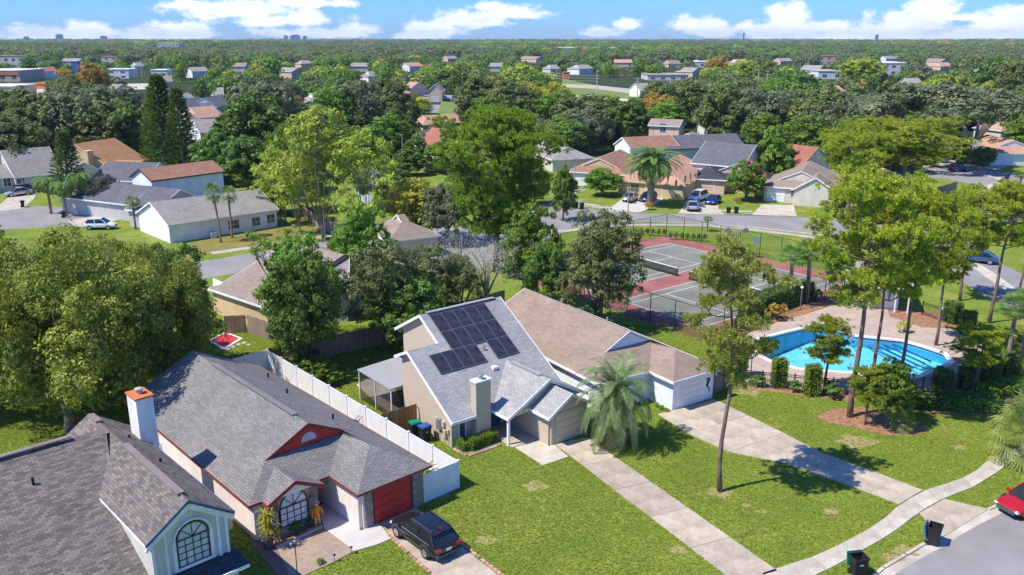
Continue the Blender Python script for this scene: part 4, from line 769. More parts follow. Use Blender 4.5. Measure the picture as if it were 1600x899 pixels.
# palms
def frond_pinnate(L_, droop, az, el, n=26, lw=.55, m_w=.045, sag=.35):
    V = []; d = np.array([cos(az), sin(az), 0.]); p = np.zeros(3); e_ = el; st = L_ / n; P = [p.copy()]; E_ = []
    for i in range(n): e_ -= droop / n * (1 + i / n); p = p + (d * cos(e_) + np.array([0, 0, 1.]) * sin(e_)) * st; P.append(p.copy()); E_.append(e_)
    for i in range(2, n):
        f = i / n; t_ = (P[i + 1] - P[i]) / st; sd = np.cross(t_, [0, 0, 1.]); sd /= np.linalg.norm(sd) + 1e-9; l = lw * math.sin(pi * min(1, .12 + f * .9)) ** .6
        for s_ in (-1, 1):
            q = sd * s_ * .8 + t_ * .55 + np.array([0, 0, -sag * random.uniform(.3, 1.2)]); q /= np.linalg.norm(q); wv_ = t_ * m_w
            V += [P[i], P[i] + q * l * .5 + wv_, P[i] + q * l, P[i] + q * l * .5 - wv_]
    up = np.array([0, 0, .03]); sw = np.cross(d, [0, 0, 1.]) * .03
    for i in range(0, n, 2): V += [P[i] + sw, P[i] - sw, P[min(i + 2, n)] - sw * .6, P[min(i + 2, n)] + sw * .6]
    return np.array(V)
def palm_proto(kind, m, nf=44, L_=(2.2, 2.7), th=3.0, tr=.2, lw=.5, els=(-.5, 1.35), droop=1.7, mw=.04, sag=.35, n=24, bulge=0, bark='palm', curve=0):
    V = []; 
    for i in range(nf):
        f = (i + .5) / nf; el = els[0] + (els[1] - els[0]) * f; v = frond_pinnate(random.uniform(*L_) * (1 - .15 * f), droop * (.65 + .5 * random.random()), i * 2.4, el, n, lw, mw, sag); V.append(v + np.array([curve, 0, th + .15 * f]))
    V = np.concatenate(V); cm = quads('crown', V, len(V) // 4, 4, m); mb = MB(); k = 10
    P = [Vector((curve * (j / k) ** 2, 0, th * j / k)) for j in range(k + 1)]; P[0].z = -.1; mb.tube(P, [tr * (1.35 if j == 0 else 1.0 if j < k - 2 else 1.0 + bulge) for j in range(k + 1)], 9)
    if bulge: mb.tube([P[-1] - Vector((0, 0, th * .12)), P[-1] + Vector((0, 0, -.1)), P[-1] + Vector((0, 0, .25))], [tr, tr * (1.5 + bulge), tr * .9], 8)
    o = mb.build('trunk', BK[bark], uv=False, smooth=True); tm = o.data; bpy.data.objects.remove(o); addp(kind, cm, tm)
palm_proto('pindo_palm', LM['silver'], 52, (2.5, 3.0), 2.0, .20, .48, (-.65, 1.25), 1.35, .040, .12, 30)
palm_proto('date_palm', LM['palm'], 64, (3.0, 3.6), 5.2, .30, .55, (-.55, 1.3), 1.3, .07, .15, 26, bulge=.5)
palm_proto('queen_palm', LM['palm'], 30, (2.8, 3.6), 5.5, .17, .75, (-.3, 1.2), 2.4, .09, .8, 20)
def fan_proto(kind, m, nf=34, pet=.9, R_=.75, th=5.5, tr=.16, curve=0, bulge=1, ex=None):
    V = []
    for i in range(nf):
        f = (i + .5) / nf; el = -.75 + 2.0 * f; az = i * 2.4; d = np.array([cos(az) * cos(el), sin(az) * cos(el), sin(el)]); c = d * pet * random.uniform(.8, 1.1); side = np.array([-sin(az), cos(az), 0]); nrm = np.cross(side, d)
        s2 = side * .02; V += [np.zeros(3) + s2, -s2, c - s2, c + s2]
        for k in range(15):
            a = (k - 7) / 7 * 1.75; q = d * cos(a) + side * sin(a); w_ = np.cross(q, nrm) * .035; l = R_ * random.uniform(.85, 1.05); tip = c + q * l + np.array([0, 0, -.28 * l]); mid = c + q * l * .55
            V += [c, mid + w_, tip, mid - w_]
    V = np.array(V) + np.array([curve, 0, th]); cm = quads('crown', V, len(V) // 4, 4, m); mb = MB(); k = 9
    P = [Vector((curve * (j / k) ** 2, 0, th * j / k)) for j in range(k + 1)]; P[0].z = -.1
    if th > .6: mb.tube(P, [tr * (1.3 if j == 0 else 1) for j in range(k + 1)], 8)
    else: mb.tube([(0, 0, -.1), (0, 0, th)], [tr, tr], 7)
    if bulge and th > 2: mb.tube([P[-1] - Vector((0, 0, 1.1)), P[-1] - Vector((0, 0, .55)), P[-1] + Vector((0, 0, .1))], [tr * 1.02, tr * 1.9, tr * 1.1], 8)
    o = mb.build('trunk', BK['palm'], uv=False, smooth=True); tm = o.data; bpy.data.objects.remove(o); addp(kind, cm, tm)
fan_proto('sabal_palm', LM['palm']); fan_proto('sabal_palm', LM['palm'], curve=.5); fan_proto('fan_palm', LM['fan'], nf=60, pet=1.3, R_=.9, th=.6, tr=.3, bulge=0)
# shrubs and hedges
def shrub_proto(kind, m, n=10, R=.5, z=.5, leaf=.1, per=14, pc=26, rz=.45):
    lb = lobes_round(R=R, zc=z, rz=rz, n=n, lr=(R * .35, R * .5), low=-.6); lb[0] = (np.array([0, 0, z]), R * .7)
    cm = crown(lb, per / (R * R), leaf, LM[m] if isinstance(m, str) else m, (R * .15, R * .25), pc, .4, .6); mb = MB(); mb.tube([(0, 0, -.05), (0, 0, z)], [.05, .03], 5); o = mb.build('trunk', BK['oak'], uv=False); tm = o.data; bpy.data.objects.remove(o); addp(kind, cm, tm)
shrub_proto('shrub', 'hedge'); shrub_proto('shrub_dark', 'dense'); shrub_proto('shrub_yellow', 'yellow'); shrub_proto('shrub_tan', 'rust')
def box_hedge_mesh(L_, w, h, leaf, m, dens=420):
    n = int((2 * (L_ + w) * h + L_ * w) * dens); P, Q = [], []
    fs = [(L_ * w, 4), (L_ * h, 0), (L_ * h, 1), (w * h, 2), (w * h, 3)]; tot = sum(a for a, _ in fs)
    for a, k in fs:
        m_ = int(n * a / tot); u, v = RNG.uniform(-.5, .5, m_), RNG.uniform(0, 1, m_); z0 = np.zeros(m_)
        if k == 4: p = np.stack([u * L_, (v - .5) * w, z0 + h], 1); nn_ = (0, 0, 1)
        elif k < 2: p = np.stack([u * L_, z0 + (k - .5) * w, v * h], 1); nn_ = (0, k * 2 - 1, .3)
        else: p = np.stack([z0 + (k - 2.5) * L_, u * w, v * h], 1); nn_ = ((k - 2.5) * 2, 0, .3)
        wob = np.sin(p[:, 0] * 5) * .04 + np.sin(p[:, 1] * 7 + 1) * .04; P.append(p + RNG.normal(size=p.shape) * .05 + np.array(nn_) * wob[:, None]); Q.append(np.array(nn_) + RNG.normal(size=p.shape) * .55)
    return leaf_mesh('foliage', np.concatenate(P), np.concatenate(Q), RNG.uniform(.7, 1.3, sum(len(p) for p in P)) * leaf, m)
def hedge(label, p, q, w, h, m='hedge', leaf=.1, name='hedge', group=None, dens=420):
    p, q = Vector((p.x, p.y, 0)), Vector((q.x, q.y, 0)); c = (p + q) / 2; d = q - p; t_ = thing(name, label, name.replace('_', ' '), c, atan2(d.y, d.x), group)
    me = box_hedge_mesh(d.length, w, h, leaf, LM[m], dens); o = bpy.data.objects.new('foliage', me); COL.objects.link(o); o.parent = t_
    mb = MB(); mb.box((0, 0, h / 2 - .03), (d.length - .12, w - .12, h - .1)); mb.build('branches', mat('hedge_core', (.02, .03, .01), rough=1), t_); return t_
NAMES = dict(oak='oak_tree', bright='broadleaf_tree', dense='evergreen_tree', lime='broadleaf_tree', yellow='broadleaf_tree', olive='oak_tree', rust='broadleaf_tree', greybare='bare_tree', purple='broadleaf_tree', bamboo='bamboo_tree', bigoak='oak_tree', neardense='evergreen_tree', nearbright='broadleaf_tree', nearolive='broadleaf_tree', pine='pine_tree', pine_tan='pine_tree', pine_big='pine_tree', pine_small='pine_tree', pine_umbrella='pine_tree', highcrown='broadleaf_tree', limboak='oak_tree',  conifer='conifer_tree', pindo_palm='palm_tree', date_palm='palm_tree', queen_palm='palm_tree', sabal_palm='palm_tree', fan_palm='palm_tree', shrub='shrub', shrub_dark='shrub', shrub_yellow='shrub', shrub_tan='shrub')
NTREE = [0]
def plant(kind, loc, h, w, label, group=None, rot=None, var=None, parts=True, hz=None):
    pl = PROTO[kind]; cm, tm, ph, pw = pl[(NTREE[0] if var is None else var) % len(pl)]; NTREE[0] += 1
    nm = NAMES[kind]; cat = 'palm tree' if nm == 'palm_tree' else nm.split('_')[-1]
    t_ = thing(nm, label, cat, (loc.x, loc.y, loc.z), random.uniform(0, 6.28) if rot is None else rot, group); t_.scale = (w / pw, w / pw, h / ph)
    for nm2, me in (('trunk', tm), ('crown', cm)):
        o = bpy.data.objects.new(nm2, me); COL.objects.link(o); o.parent = t_
    return t_
def tree(kind, bx, by, ty, wpx, label, group=None, rot=None, var=None):
    g = G(bx, by); h = height_at(g, ty); w = wpx * PX((g.x, g.y, h * .6))[2] / FPX
    return plant(kind, g, h, w, label, group, rot, var)
T = tree
T('bigoak', 112, 672, 364, 300, 'huge oak with forked grey trunk rising behind the brown shingle roof', rot=.5); T('bigoak', -30, 640, 348, 240, 'huge oak cut by the left edge of the photo'); T('bigoak', 258, 612, 384, 185, 'dark oak overhanging the grey shingle roof'); T('bigoak', 160, 570, 374, 220, 'yellowish oak crown behind the huge forked oak')
T('neardense', 290, 580, 385, 100, 'dark evergreen at the right edge of the huge oak')
T('neardense', 482, 588, 398, 108, 'dark evergreen between the white fence and the brown roofed house'); T('nearbright', 475, 560, 372, 125, 'thin limbed tree leaning over the brown roof', rot=2.0); T('highcrown', 432, 545, 362, 95, 'small sparse crown reaching over the brown roof ridge')
T('nearbright', 462, 580, 462, 66, 'low leafy tree behind the corner of the white fence'); T('nearbright', 498, 600, 560, 55, 'pale young tree inside the white fence')
T('nearolive', 600, 545, 382, 130, 'broad mottled tree behind the wooden back fence'); T('nearolive', 668, 530, 388, 105, 'round olive tree left of the bare grey tree'); T('neardense', 640, 548, 430, 120, 'dark tree filling the corner behind the solar panel house')
T('nearbright', 570, 470, 318, 90, 'bright green tree standing beside the middle street'); T('nearbright', 545, 455, 350, 60, 'bright green sapling left of the taller bright tree')
T('greybare', 760, 505, 365, 120, 'half bare grey twiggy tree behind the solar panel house', var=0); T('greybare', 715, 490, 350, 100, 'pale feathery tree left of the half bare tree'); T('nearolive', 720, 520, 400, 80, 'olive tree under the bare grey twigs')
T('nearbright', 828, 480, 318, 95, 'bright leafy tree below the great pine'); T('neardense', 850, 500, 380, 70, 'dark leafy tree left of the tall tree by the tennis courts')
T('nearolive', 938, 512, 333, 128, 'tall dense tree between the tan roof and the tennis courts'); T('nearolive', 930, 512, 385, 120, 'dark lower tree between the tan roof and the tennis courts')
T('pine_big', 775, 425, 172, 185, 'great spreading pine in the centre of the photo', rot=.6)
T('yellow', 652, 375, 283, 92, 'yellow green tree left of the great pine'); T('olive', 700, 380, 290, 90, 'greyish tree against the left side of the great pine')
T('bamboo', 505, 372, 168, 150, 'towering feathery yellow green bamboo clump', rot=0); T('bamboo', 575, 380, 205, 110, 'right hand clump of feathery yellow green bamboo', rot=1.5); T('bamboo', 440, 350, 235, 80, 'shorter bamboo clump behind the white walled house', rot=3); T('bamboo', 468, 365, 205, 100, 'slender bamboo clump between two taller ones', rot=4.4)
T('pine_tan', 1125, 768, 378, 150, 'tall bare trunked pine with browning tufts on the front lawn', rot=2.6)
T('pine', 1328, 652, 268, 190, 'tall pine with broad crown beside the swimming pool', rot=1.0, var=0); T('pine', 1402, 612, 296, 130, 'leaning pine beside the right half of the pool', rot=.1, var=1); T('pine', 1364, 607, 318, 125, 'pine crown tangled with the tall pine over the pool', rot=2, var=1)
T('pine', 1545, 505, 285, 125, 'tall pine leaning right near the right edge', rot=.2, var=1); T('pine', 1462, 540, 322, 105, 'pine with open crown behind the leaning pine', rot=4, var=0); T('pine', 1500, 470, 300, 100, 'pine between the leaning pine and the right edge', rot=3, var=0); T('pine', 1590, 480, 300, 90, 'pine cut by the right edge of the photo', rot=1.5, var=1)
T('pine_small', 1522, 613, 512, 85, 'young pine with a flat tuft crown by the end of the pool', rot=1)
T('nearbright', 1385, 668, 560, 75, 'small leafy tree in the straw bed under the tall pine'); T('pine_small', 1352, 664, 575, 60, 'tiny pine next to the trunk of the tall poolside pine'); T('pine_small', 1290, 612, 500, 75, 'low pine limb clump in front of the pool', rot=2)
T('pine_umbrella', 1405, 322, 186, 170, 'wide spreading pine above the tan hip roof on the right', rot=2.2); T('pine_umbrella', 1325, 335, 205, 100, 'pine left of the wide spreading pine')
T('limboak', 1448, 262, 132, 190, 'sprawling live oak with pale limbs over the right hand street'); T('limboak', 1520, 245, 138, 120, 'live oak right of the sprawling oak')
T('bright', 1205, 292, 200, 62, 'round green tree beside the tan gabled garage house'); T('bright', 941, 306, 264, 56, 'small round tree on the corner lawn')
T('conifer', 964, 238, 190, 34, 'dark narrow conifer behind the rust roofed house')
T('bright', 1165, 314, 252, 58, 'crape myrtle with pink flowers in front of the dark roofed house', rot=0)
T('conifer', 112, 312, 206, 52, 'spiky dark conifer beside the grey roofed house on the left', var=0); T('conifer', 262, 282, 118, 62, 'tallest dark conifer behind the orange roof', var=1); T('conifer', 290, 285, 138, 54, 'second tall conifer just right of the tallest', var=0); T('conifer', 245, 270, 160, 40, 'slim conifer left of the tallest conifer', var=1)
T('purple', 162, 332, 272, 56, 'round dark purple leaved tree in the left hand yard'); T('queen_palm', 80, 334, 277, 44, 'bushy palm by the left hand cul-de-sac'); T('queen_palm', 104, 338, 284, 40, 'drooping palm between the bushy palm and the taller slim one'); T('queen_palm', 130, 334, 270, 38, 'second palm right of the bushy palm'); T('sabal_palm', 212, 358, 306, 28, 'short palm at the corner of the dark roofed house', var=0)
T('sabal_palm', 345, 379, 285, 28, 'taller left palm of the pair in front of the white walled house', var=1, rot=pi); T('sabal_palm', 363, 372, 290, 28, 'right palm of the pair in front of the white walled house', var=0); T('sabal_palm', 447, 350, 288, 24, 'palm at the back corner of the white walled house', var=0)
T('date_palm', 1016, 322, 226, 88, 'large date palm on the corner of the tan driveway'); T('pindo_palm', 960, 696, 562, 118, 'silvery pindo palm with arching fronds on the lawn')
T('sabal_palm', 1232, 478, 382, 52, 'palm trunk pair, left one, beside the tennis court hedge', var=0); T('sabal_palm', 1260, 474, 372, 52, 'palm trunk pair, right one, beside the tennis court hedge', var=1); T('sabal_palm', 1574, 565, 458, 58, 'palm at the right end of the pool', var=0); T('sabal_palm', 1596, 560, 440, 58, 'palm cut by the right edge beside the pool', var=1)
T('fan_palm', 1600, 722, 612, 112, 'big bushy fan palm at the right edge by the sidewalk'); T('sabal_palm', 1105, 362, 338, 18, 'tiny palm on the lawn beyond the tennis fence', var=0); T('fan_palm', 1408, 672, 632, 40, 'low fan palm under the small leafy tree')
T('sabal_palm', 1592, 300, 268, 26, 'small palm by the far right street', var=0)
# crape myrtle flowers
g_ = G(1165, 314); hh = height_at(g_, 252)
tr_ = [o for o in COL.objects if o.get('label', '').startswith('crape')][0]
for c_, q_ in [((0, -.6, hh * .96), .75), ((1.3, -1.3, hh * .84), .65), ((2.2, -1.5, hh * .66), .55), ((-1.4, -1.3, hh * .80), .45), ((.3, -2.2, hh * .70), .4)]:
    fo = bpy.data.objects.new('flower_cluster', crown([(np.array(c_), q_)], 14, .3, LM['pink'], (.25, .4), 20)); COL.objects.link(fo); fo.parent = tr_; fo.matrix_parent_inverse = Matrix.Diagonal((1 / tr_.scale.x, 1 / tr_.scale.y, 1 / tr_.scale.z, 1))
# dark live oak mass behind the left hand houses and other named mid distance trees
BELT = sorted([('oak', 20, 285, 185, 120), ('oak', 70, 262, 150, 130), ('olive', 120, 262, 148, 120), ('oak', 180, 262, 158, 110), ('dense', 205, 262, 165, 80), ('oak', 30, 250, 140, 110), ('olive', 170, 240, 135, 110), ('bright', 205, 235, 160, 70), ('dense', 345, 290, 205, 75), ('bright', 330, 285, 215, 60), ('dense', 405, 280, 150, 120), ('bright', 455, 300, 190, 70), ('dense', 390, 300, 215, 80), ('bright', 440, 335, 262, 70), ('dense', 480, 330, 250, 70), ('olive', 420, 250, 132, 110),
        ('olive', 560, 235, 128, 90), ('oak', 610, 222, 128, 90), ('bright', 520, 240, 140, 70), ('dense', 640, 275, 232, 50), ('olive', 670, 245, 205, 60), ('bright', 690, 270, 222, 60), ('oak', 800, 215, 130, 90), ('oak', 750, 205, 122, 80), ('bright', 850, 215, 150, 70), ('oak', 900, 225, 150, 90), ('bright', 935, 215, 150, 90), ('dense', 985, 222, 155, 50), ('oak', 1030, 200, 130, 75), ('oak', 1080, 195, 130, 85), ('oak', 1130, 225, 135, 90), ('olive', 1175, 225, 140, 95), ('olive', 1230, 222, 140, 90), ('oak', 1275, 230, 135, 90), ('olive', 1300, 235, 160, 90), ('dense', 1245, 185, 115, 80), ('bright', 1220, 200, 130, 70), ('olive', 1350, 225, 150, 90), ('oak', 1390, 215, 130, 80), ('oak', 1580, 190, 95, 80), ('dense', 1545, 180, 92, 60), ('yellow', 1535, 190, 130, 40), ('bright', 1590, 215, 150, 60), ('dense', 1500, 262, 222, 26), ('bright', 1535, 258, 230, 36), ('lime', 1470, 180, 118, 80), ('oak', 1500, 200, 135, 80), ('rust', 150, 165, 98, 48), ('oak', 110, 175, 120, 60), ('rust', 495, 142, 118, 45), ('lime', 1165, 130, 95, 50), ('bright', 1200, 128, 96, 40), ('rust', 1120, 128, 88, 40), ('lime', 1345, 140, 92, 70), ('conifer', 985, 240, 200, 30),
        ('dense', 880, 345, 262, 40), ('dense', 612, 330, 262, 60), ('bright', 770, 300, 262, 60), ('bright', 835, 320, 262, 50), ('olive', 730, 300, 240, 60), ('dense', 650, 262, 215, 40)], key=lambda r: r[1])
NMK = dict(oak='grey green live oak', olive='pale olive oak', dense='dark evergreen', bright='bright green tree', lime='lime green tree', rust='rust coloured tree', yellow='yellow tree', conifer='conifer')
ONE = ['leftmost', 'second', 'third', 'fourth', 'fifth', 'sixth', 'seventh', 'eighth', 'ninth', 'tenth']; CNT = {}
for k_, bx, by, ty, w_ in BELT:
    side_ = 'left' if bx < 530 else 'middle' if bx < 1060 else 'right'; n_ = CNT.get((k_, side_), 0); CNT[(k_, side_)] = n_ + 1
    T(k_, bx, by, ty, w_, ('%s %s %sin the tree belt behind the %s houses' % (ONE[n_], NMK[k_], '' if n_ == 0 else 'from the left ', side_)), 'trees behind the %s houses' % side_)
# ---------------- fences ----------------
M_vinyl = paint('vinyl_white', (.80, .80, .81), .45)
def vinyl_fence(label, P, h=1.83, step=2.44):
    root = thing('vinyl_fence', label, 'fence', P[0])
    for i in range(len(P) - 1):
        a, b = P[i] - P[0], P[i + 1] - P[0]; n = max(1, round((b - a).length / step)); d = (b - a).normalized(); rz = atan2(d.y, d.x)
        for k in range(n):
            p, q = a.lerp(b, k / n), a.lerp(b, (k + 1) / n); c = (p + q) / 2; l = (q - p).length - .12
            mb = MB(); mb.box((0, 0, h / 2), (l, .035, h - .12)); mb.box((0, 0, h - .03), (l, .06, .09)); mb.box((0, 0, .1), (l, .06, .12))
            for j in range(int(l / .29)): mb.box((-l / 2 + .15 + j * .29, 0, h / 2), (.012, .045, h - .2))
            mb.build('panel', M_vinyl, root, loc=c, rz=rz)
            mb = MB(); mb.box((0, 0, (h + .04) / 2), (.13, .13, h + .04)); mb.box((0, 0, h + .07), (.17, .17, .05)); mb.build('post', M_vinyl, root, loc=p, rz=rz)
    mb = MB(); mb.box((0, 0, (h + .04) / 2), (.13, .13, h + .04)); mb.box((0, 0, h + .07), (.17, .17, .05)); mb.build('post', M_vinyl, root, loc=P[-1] - P[0]); return root
W2 = h2.Wd
vinyl_fence('long white vinyl privacy fence between the grey roofed pink house and its neighbour', [W2(8.75, -3.0), W2(11.8, -3.0), W2(12.05, 7.5), W2(12.4, 22.6), W2(8.5, 22.6), W2(4.0, 22.0)])
mb = MB(); mb.tube([(0, 0, 0), (.5, .2, .15), (.9, .5, .05), (1.3, .5, .3)], [.07, .06, .05, .02], 5); mb.tube([(.1, .3, 0), (.6, .1, .25), (1.2, .1, .2)], [.06, .05, .02], 5); mb.tube([(.5, .2, .1), (.9, 0, .55), (1.0, .1, 1.0)], [.05, .03, .012], 5); mb.tube([(.3, -.1, .05), (1.1, -.2, .1)], [.06, .03], 5)
tag(mb.build('driftwood', mat('dead_wood', (.34, .27, .15), (.5, .44, .26), rough=.9, scale=5), loc=W2(9.1, -2.9, 1.9), rz=h2.ang, smooth=True), 'twisted dry palm boots and branches lying on the white fence corner', 'dead branches')
M_wood_n = mat('cedar_planks', (.30, .15, .05), (.48, .27, .10), rough=.85, scale=4, stretch=(1, 1, .15), obj_var=.22, fine=.1, fscale=10); M_wood_o = mat('grey_planks', (.20, .15, .115), (.33, .26, .21), rough=.95, scale=4, stretch=(1, 1, .15), obj_var=.2, fine=.1, fscale=10)
def plank_fence(label, P, h=1.8, m=None, pw=.14, joined=False, gap=.008):
    m = m or M_wood_o; root = thing('wooden_fence', label, 'fence', P[0]); proto = None; J = MB()
    for i in range(len(P) - 1):
        a, b = P[i] - P[0], P[i + 1] - P[0]; L_ = (b - a).length; d = (b - a) / L_; n = int(L_ / pw); rz = atan2(d.y, d.x)
        for k in range(n):
            c = a + d * (k + .5) * pw; hh = h * random.uniform(.985, 1.01)
            if joined: J.box((c.x, c.y, hh / 2), (pw - gap, .022, hh), rz)
            else:
                if proto is None: mb = MB(); mb.box((0, 0, h / 2), (pw - gap, .022, h)); o = mb.build('plank', m, root); proto = o.data
                else: o = bpy.data.objects.new('plank', proto); COL.objects.link(o); o.parent = root
                o.location = c; o.rotation_euler.z = rz; o.scale.z = hh / h
        nrm = Vector((-d.y, d.x, 0))
        for z in (.3, h - .3): mb = MB(); mb.beam(a + nrm * .04 + Vector((0, 0, z)), b + nrm * .04 + Vector((0, 0, z)), .05, .09); mb.build('rail', m, root)
        for k in range(int(L_ / 2.4) + 1):
            c = a + d * min(k * 2.4 + .05, L_ - .05) + nrm * .09; mb = MB(); mb.box((c.x, c.y, h / 2), (.09, .09, h), rz); mb.build('post', m, root)
    if joined: o = J.build('planks', m, root, uv=False); o['kind'] = 'stuff'
    return root
plank_fence('honey coloured wooden gate fence against the beige house', [h3.Wd(-3.0, 4.1), h3.Wd(-.05, 4.1)], 1.85, M_wood_n, .15)
plank_fence('brown wooden back fence in the tree shade behind the solar panel house', [W2(12.4, 22.9), G(620, 534), G(700, 505), G(790, 480)], 1.85, joined=True)
plank_fence('weathered wooden fence with leaning blue pool in the back garden', [G(352, 522), G(388, 520), G(440, 538), G(478, 552)], 1.75, pw=.15)
plank_fence('grey wooden fence beside the white garage', [h4.Wd(4.3, .6), h4.Wd(6.6, .6), h4.Wd(6.6, 2.4)], 1.8, pw=.15)
plank_fence('brown wooden fence behind the tan house with the palm', [G(1070, 284), G(1195, 276)], 2.0, joined=True); plank_fence('pale wooden fence by the right hand corner lawn', [G(1456, 312), G(1494, 300)], 1.9, joined=True)
plank_fence('old wooden fence under the bamboo clumps', [G(468, 334), G(490, 352), G(530, 372)], 1.8, joined=True); plank_fence('wooden side fence right of the dark roofed house', [G(1178, 308), G(1195, 310)], 1.8, joined=True)
def iron_fence(label, P, h=1.35):
    root = thing('iron_fence', label, 'fence', P[0])
    for i in range(len(P) - 1):
        a, b = P[i] - P[0], P[i + 1] - P[0]; L_ = (b - a).length; n = max(1, round(L_ / 2.4)); 
        for k in range(n):
            p, q = a.lerp(b, k / n), a.lerp(b, (k + 1) / n); mb = MB(); mb.box((p.x, p.y, h / 2 + .05), (.08, .08, h + .1)); mb.build('post', M_dkmetal, root)
            mb = MB(); 
            for z in (.15, h - .2, h - .05): mb.beam(p + Vector((0, 0, z)), q + Vector((0, 0, z)), .03, .04)
            m_ = int((q - p).length / .13)
            for j in range(1, m_): c = p.lerp(q, j / m_); mb.box((c.x, c.y, h / 2), (.02, .02, h))
            o = mb.build('picket_panel', M_dkmetal, root, uv=False)
iron_fence('black iron picket fence curving round the front of the pool', [G(1141, 588), G(1152, 601), G(1190, 606), G(1240, 611), G(1300, 617), G(1370, 619), G(1440, 616), G(1500, 610), G(1560, 596), G(1600, 588)])
iron_fence('black iron picket fence behind the pool beside the pool house', [G(1440, 492), G(1500, 512), G(1560, 540), G(1610, 560)])
# ---------------- hedges, shrubs ----------------
hedge('clipped yellow green hedge in front of the beige house', h3.Wd(.75, -.95), h3.Wd(3.0, -.85), .75, .75, leaf=.07, dens=900); hedge('short end of the clipped hedge under the front window', h3.Wd(.55, -1.1), h3.Wd(.55, -.25), .7, .6, leaf=.07, dens=900)
for i, (x, y, hh) in enumerate([(1216, 604, 562), (1268, 618, 572), (1155, 590, 540), (1130, 560, 528)]): g = G(x, y); hedge(['tall block hedge left of the globe lamp', 'tall block hedge beside the tallest pine', 'tall block hedge at the corner of the pool fence', 'tall block hedge behind the corner of the pool fence'][i], g - Vector((.5, 0, 0)), g + Vector((.5, .1, 0)), .9, height_at(g, hh), leaf=.13, dens=260, group='block hedges round the pool')
for i, (x, y, ty) in enumerate([(1472, 612, 580), (1510, 608, 574), (1545, 600, 560), (1575, 596, 556)]): g = G(x, y); hedge(['first', 'second', 'third', 'last'][i] + ' dark block hedge along the right end of the pool fence', g - Vector((.6, 0, 0)), g + Vector((.6, .1, 0)), 1.1, height_at(g, ty), m='dense', leaf=.13, dens=260, group='dark block hedges')
hedge('long low dark hedge below the pool fence on the right', G(1420, 632), G(1560, 640), 2.0, .9, m='dense', leaf=.2, dens=110); hedge('lower bright hedge running to the right edge', G(1540, 622), G(1600, 604), 1.6, .8, m='hedge', leaf=.2, dens=110)
hedge('dark hedge between the pool deck and the tennis courts', G(1165, 500), G(1232, 474), 1.8, 2.0, m='dense', leaf=.18, dens=150); hedge('light green hedge right of the palm pair', G(1236, 474), G(1262, 466), 1.5, 1.9, m='hedge', leaf=.16, dens=150)
hedge('tall hedge column behind the pool near the pool house', G(1500, 520), G(1520, 524), 1.2, 2.2, m='dense', leaf=.16, dens=170); hedge('round topped hedge right of the pool house', G(1478, 500), G(1496, 506), 1.2, 2.0, m='dense', leaf=.16, dens=170)
SHR = [('shrub', 1185, 604, 26, 'low green shrub at the left end of the pool fence'), ('shrub', 1243, 612, 24, 'shrub between two block hedges by the pool'), ('shrub_dark', 1298, 622, 30, 'dark shrub left of the tallest pine trunk'), ('shrub', 1345, 625, 26, 'shrub right of the tallest pine trunk'), ('shrub_dark', 1420, 640, 50, 'big dark bush behind the small leafy tree'), ('shrub_tan', 1210, 500, 34, 'brown grassy shrub by the far edge of the pool deck'), ('shrub_yellow', 1412, 520, 24, 'bright yellow shrub beside the pool house'), ('shrub_yellow', 1575, 540, 26, 'yellow shrub near the right hand palms'), ('shrub', 1275, 470, 24, 'light shrub under the palm pair'), ('shrub_dark', 1110, 640, 0, ''),
       ('shrub', 520, 600, 40, 'fluffy pale shrub behind the white fence'), ('shrub_dark', 480, 590, 60, 'dark bush mass behind the white fence'), ('shrub_dark', 360, 585, 36, 'dark shrub at the back corner of the white fence'), ('shrub', 1027, 636, 9, 'first of three tiny round shrubs at the white wall'), ('shrub', 1034, 640, 9, 'middle of three tiny round shrubs at the white wall'), ('shrub', 1041, 644, 9, 'last of three tiny round shrubs at the white wall'),
       ('shrub', 1438, 282, 22, 'round bush right of the brown garage'), ('shrub', 1542, 250, 34, 'light bush beside the white garage on the far right'), ('shrub_yellow', 985, 318, 14, 'small yellow shrub at the corner lawn tree'), ('shrub_tan', 1152, 318, 12, 'reddish shrub bed beside the crape myrtle'), ('shrub', 5, 298, 14, 'round shrub by the left grey house'), ('shrub_dark', 890, 300, 24, 'dark shrub at the tan garage'), ('shrub', 1060, 258, 22, 'light shrub behind the tan roof'), ('shrub_tan', 1014, 328, 16, 'brown rocky shrub bed at the foot of the date palm'),
       ('shrub', 372, 842, 10, ''), ('shrub_dark', 463, 832, 26, 'dark flower bed shrub left of the arched window'), ('shrub_dark', 486, 822, 24, 'dark flower bed shrub under the arched window'), ('shrub', 500, 882, 14, 'scraggly plant at the edge of the paver pad'), ('shrub', 1290, 608, 22, 'green shrub in front of the pool fence'), ('shrub', 1385, 628, 28, 'fresh green shrub below the leaning pine')]
for k_, x, y, w_, lb_ in SHR:
    if w_ < 5 or not lb_: continue
    g = G(x, y); w_ = w_ * PX(g)[2] / FPX; plant(k_, g, w_ * .8, w_, lb_)
for i, x in enumerate(range(1002, 1110, 9)):
    y = 372 - abs(x - 1040) * .06 - (4 if x < 1040 else 0) + (x - 1040) * .12 * (x > 1040); g = G(x, y + 2); plant('shrub_dark' if i % 3 else 'shrub', g, 1.1, .7, 'small upright shrub in the row behind the tennis courts', 'row of shrubs behind the tennis courts')
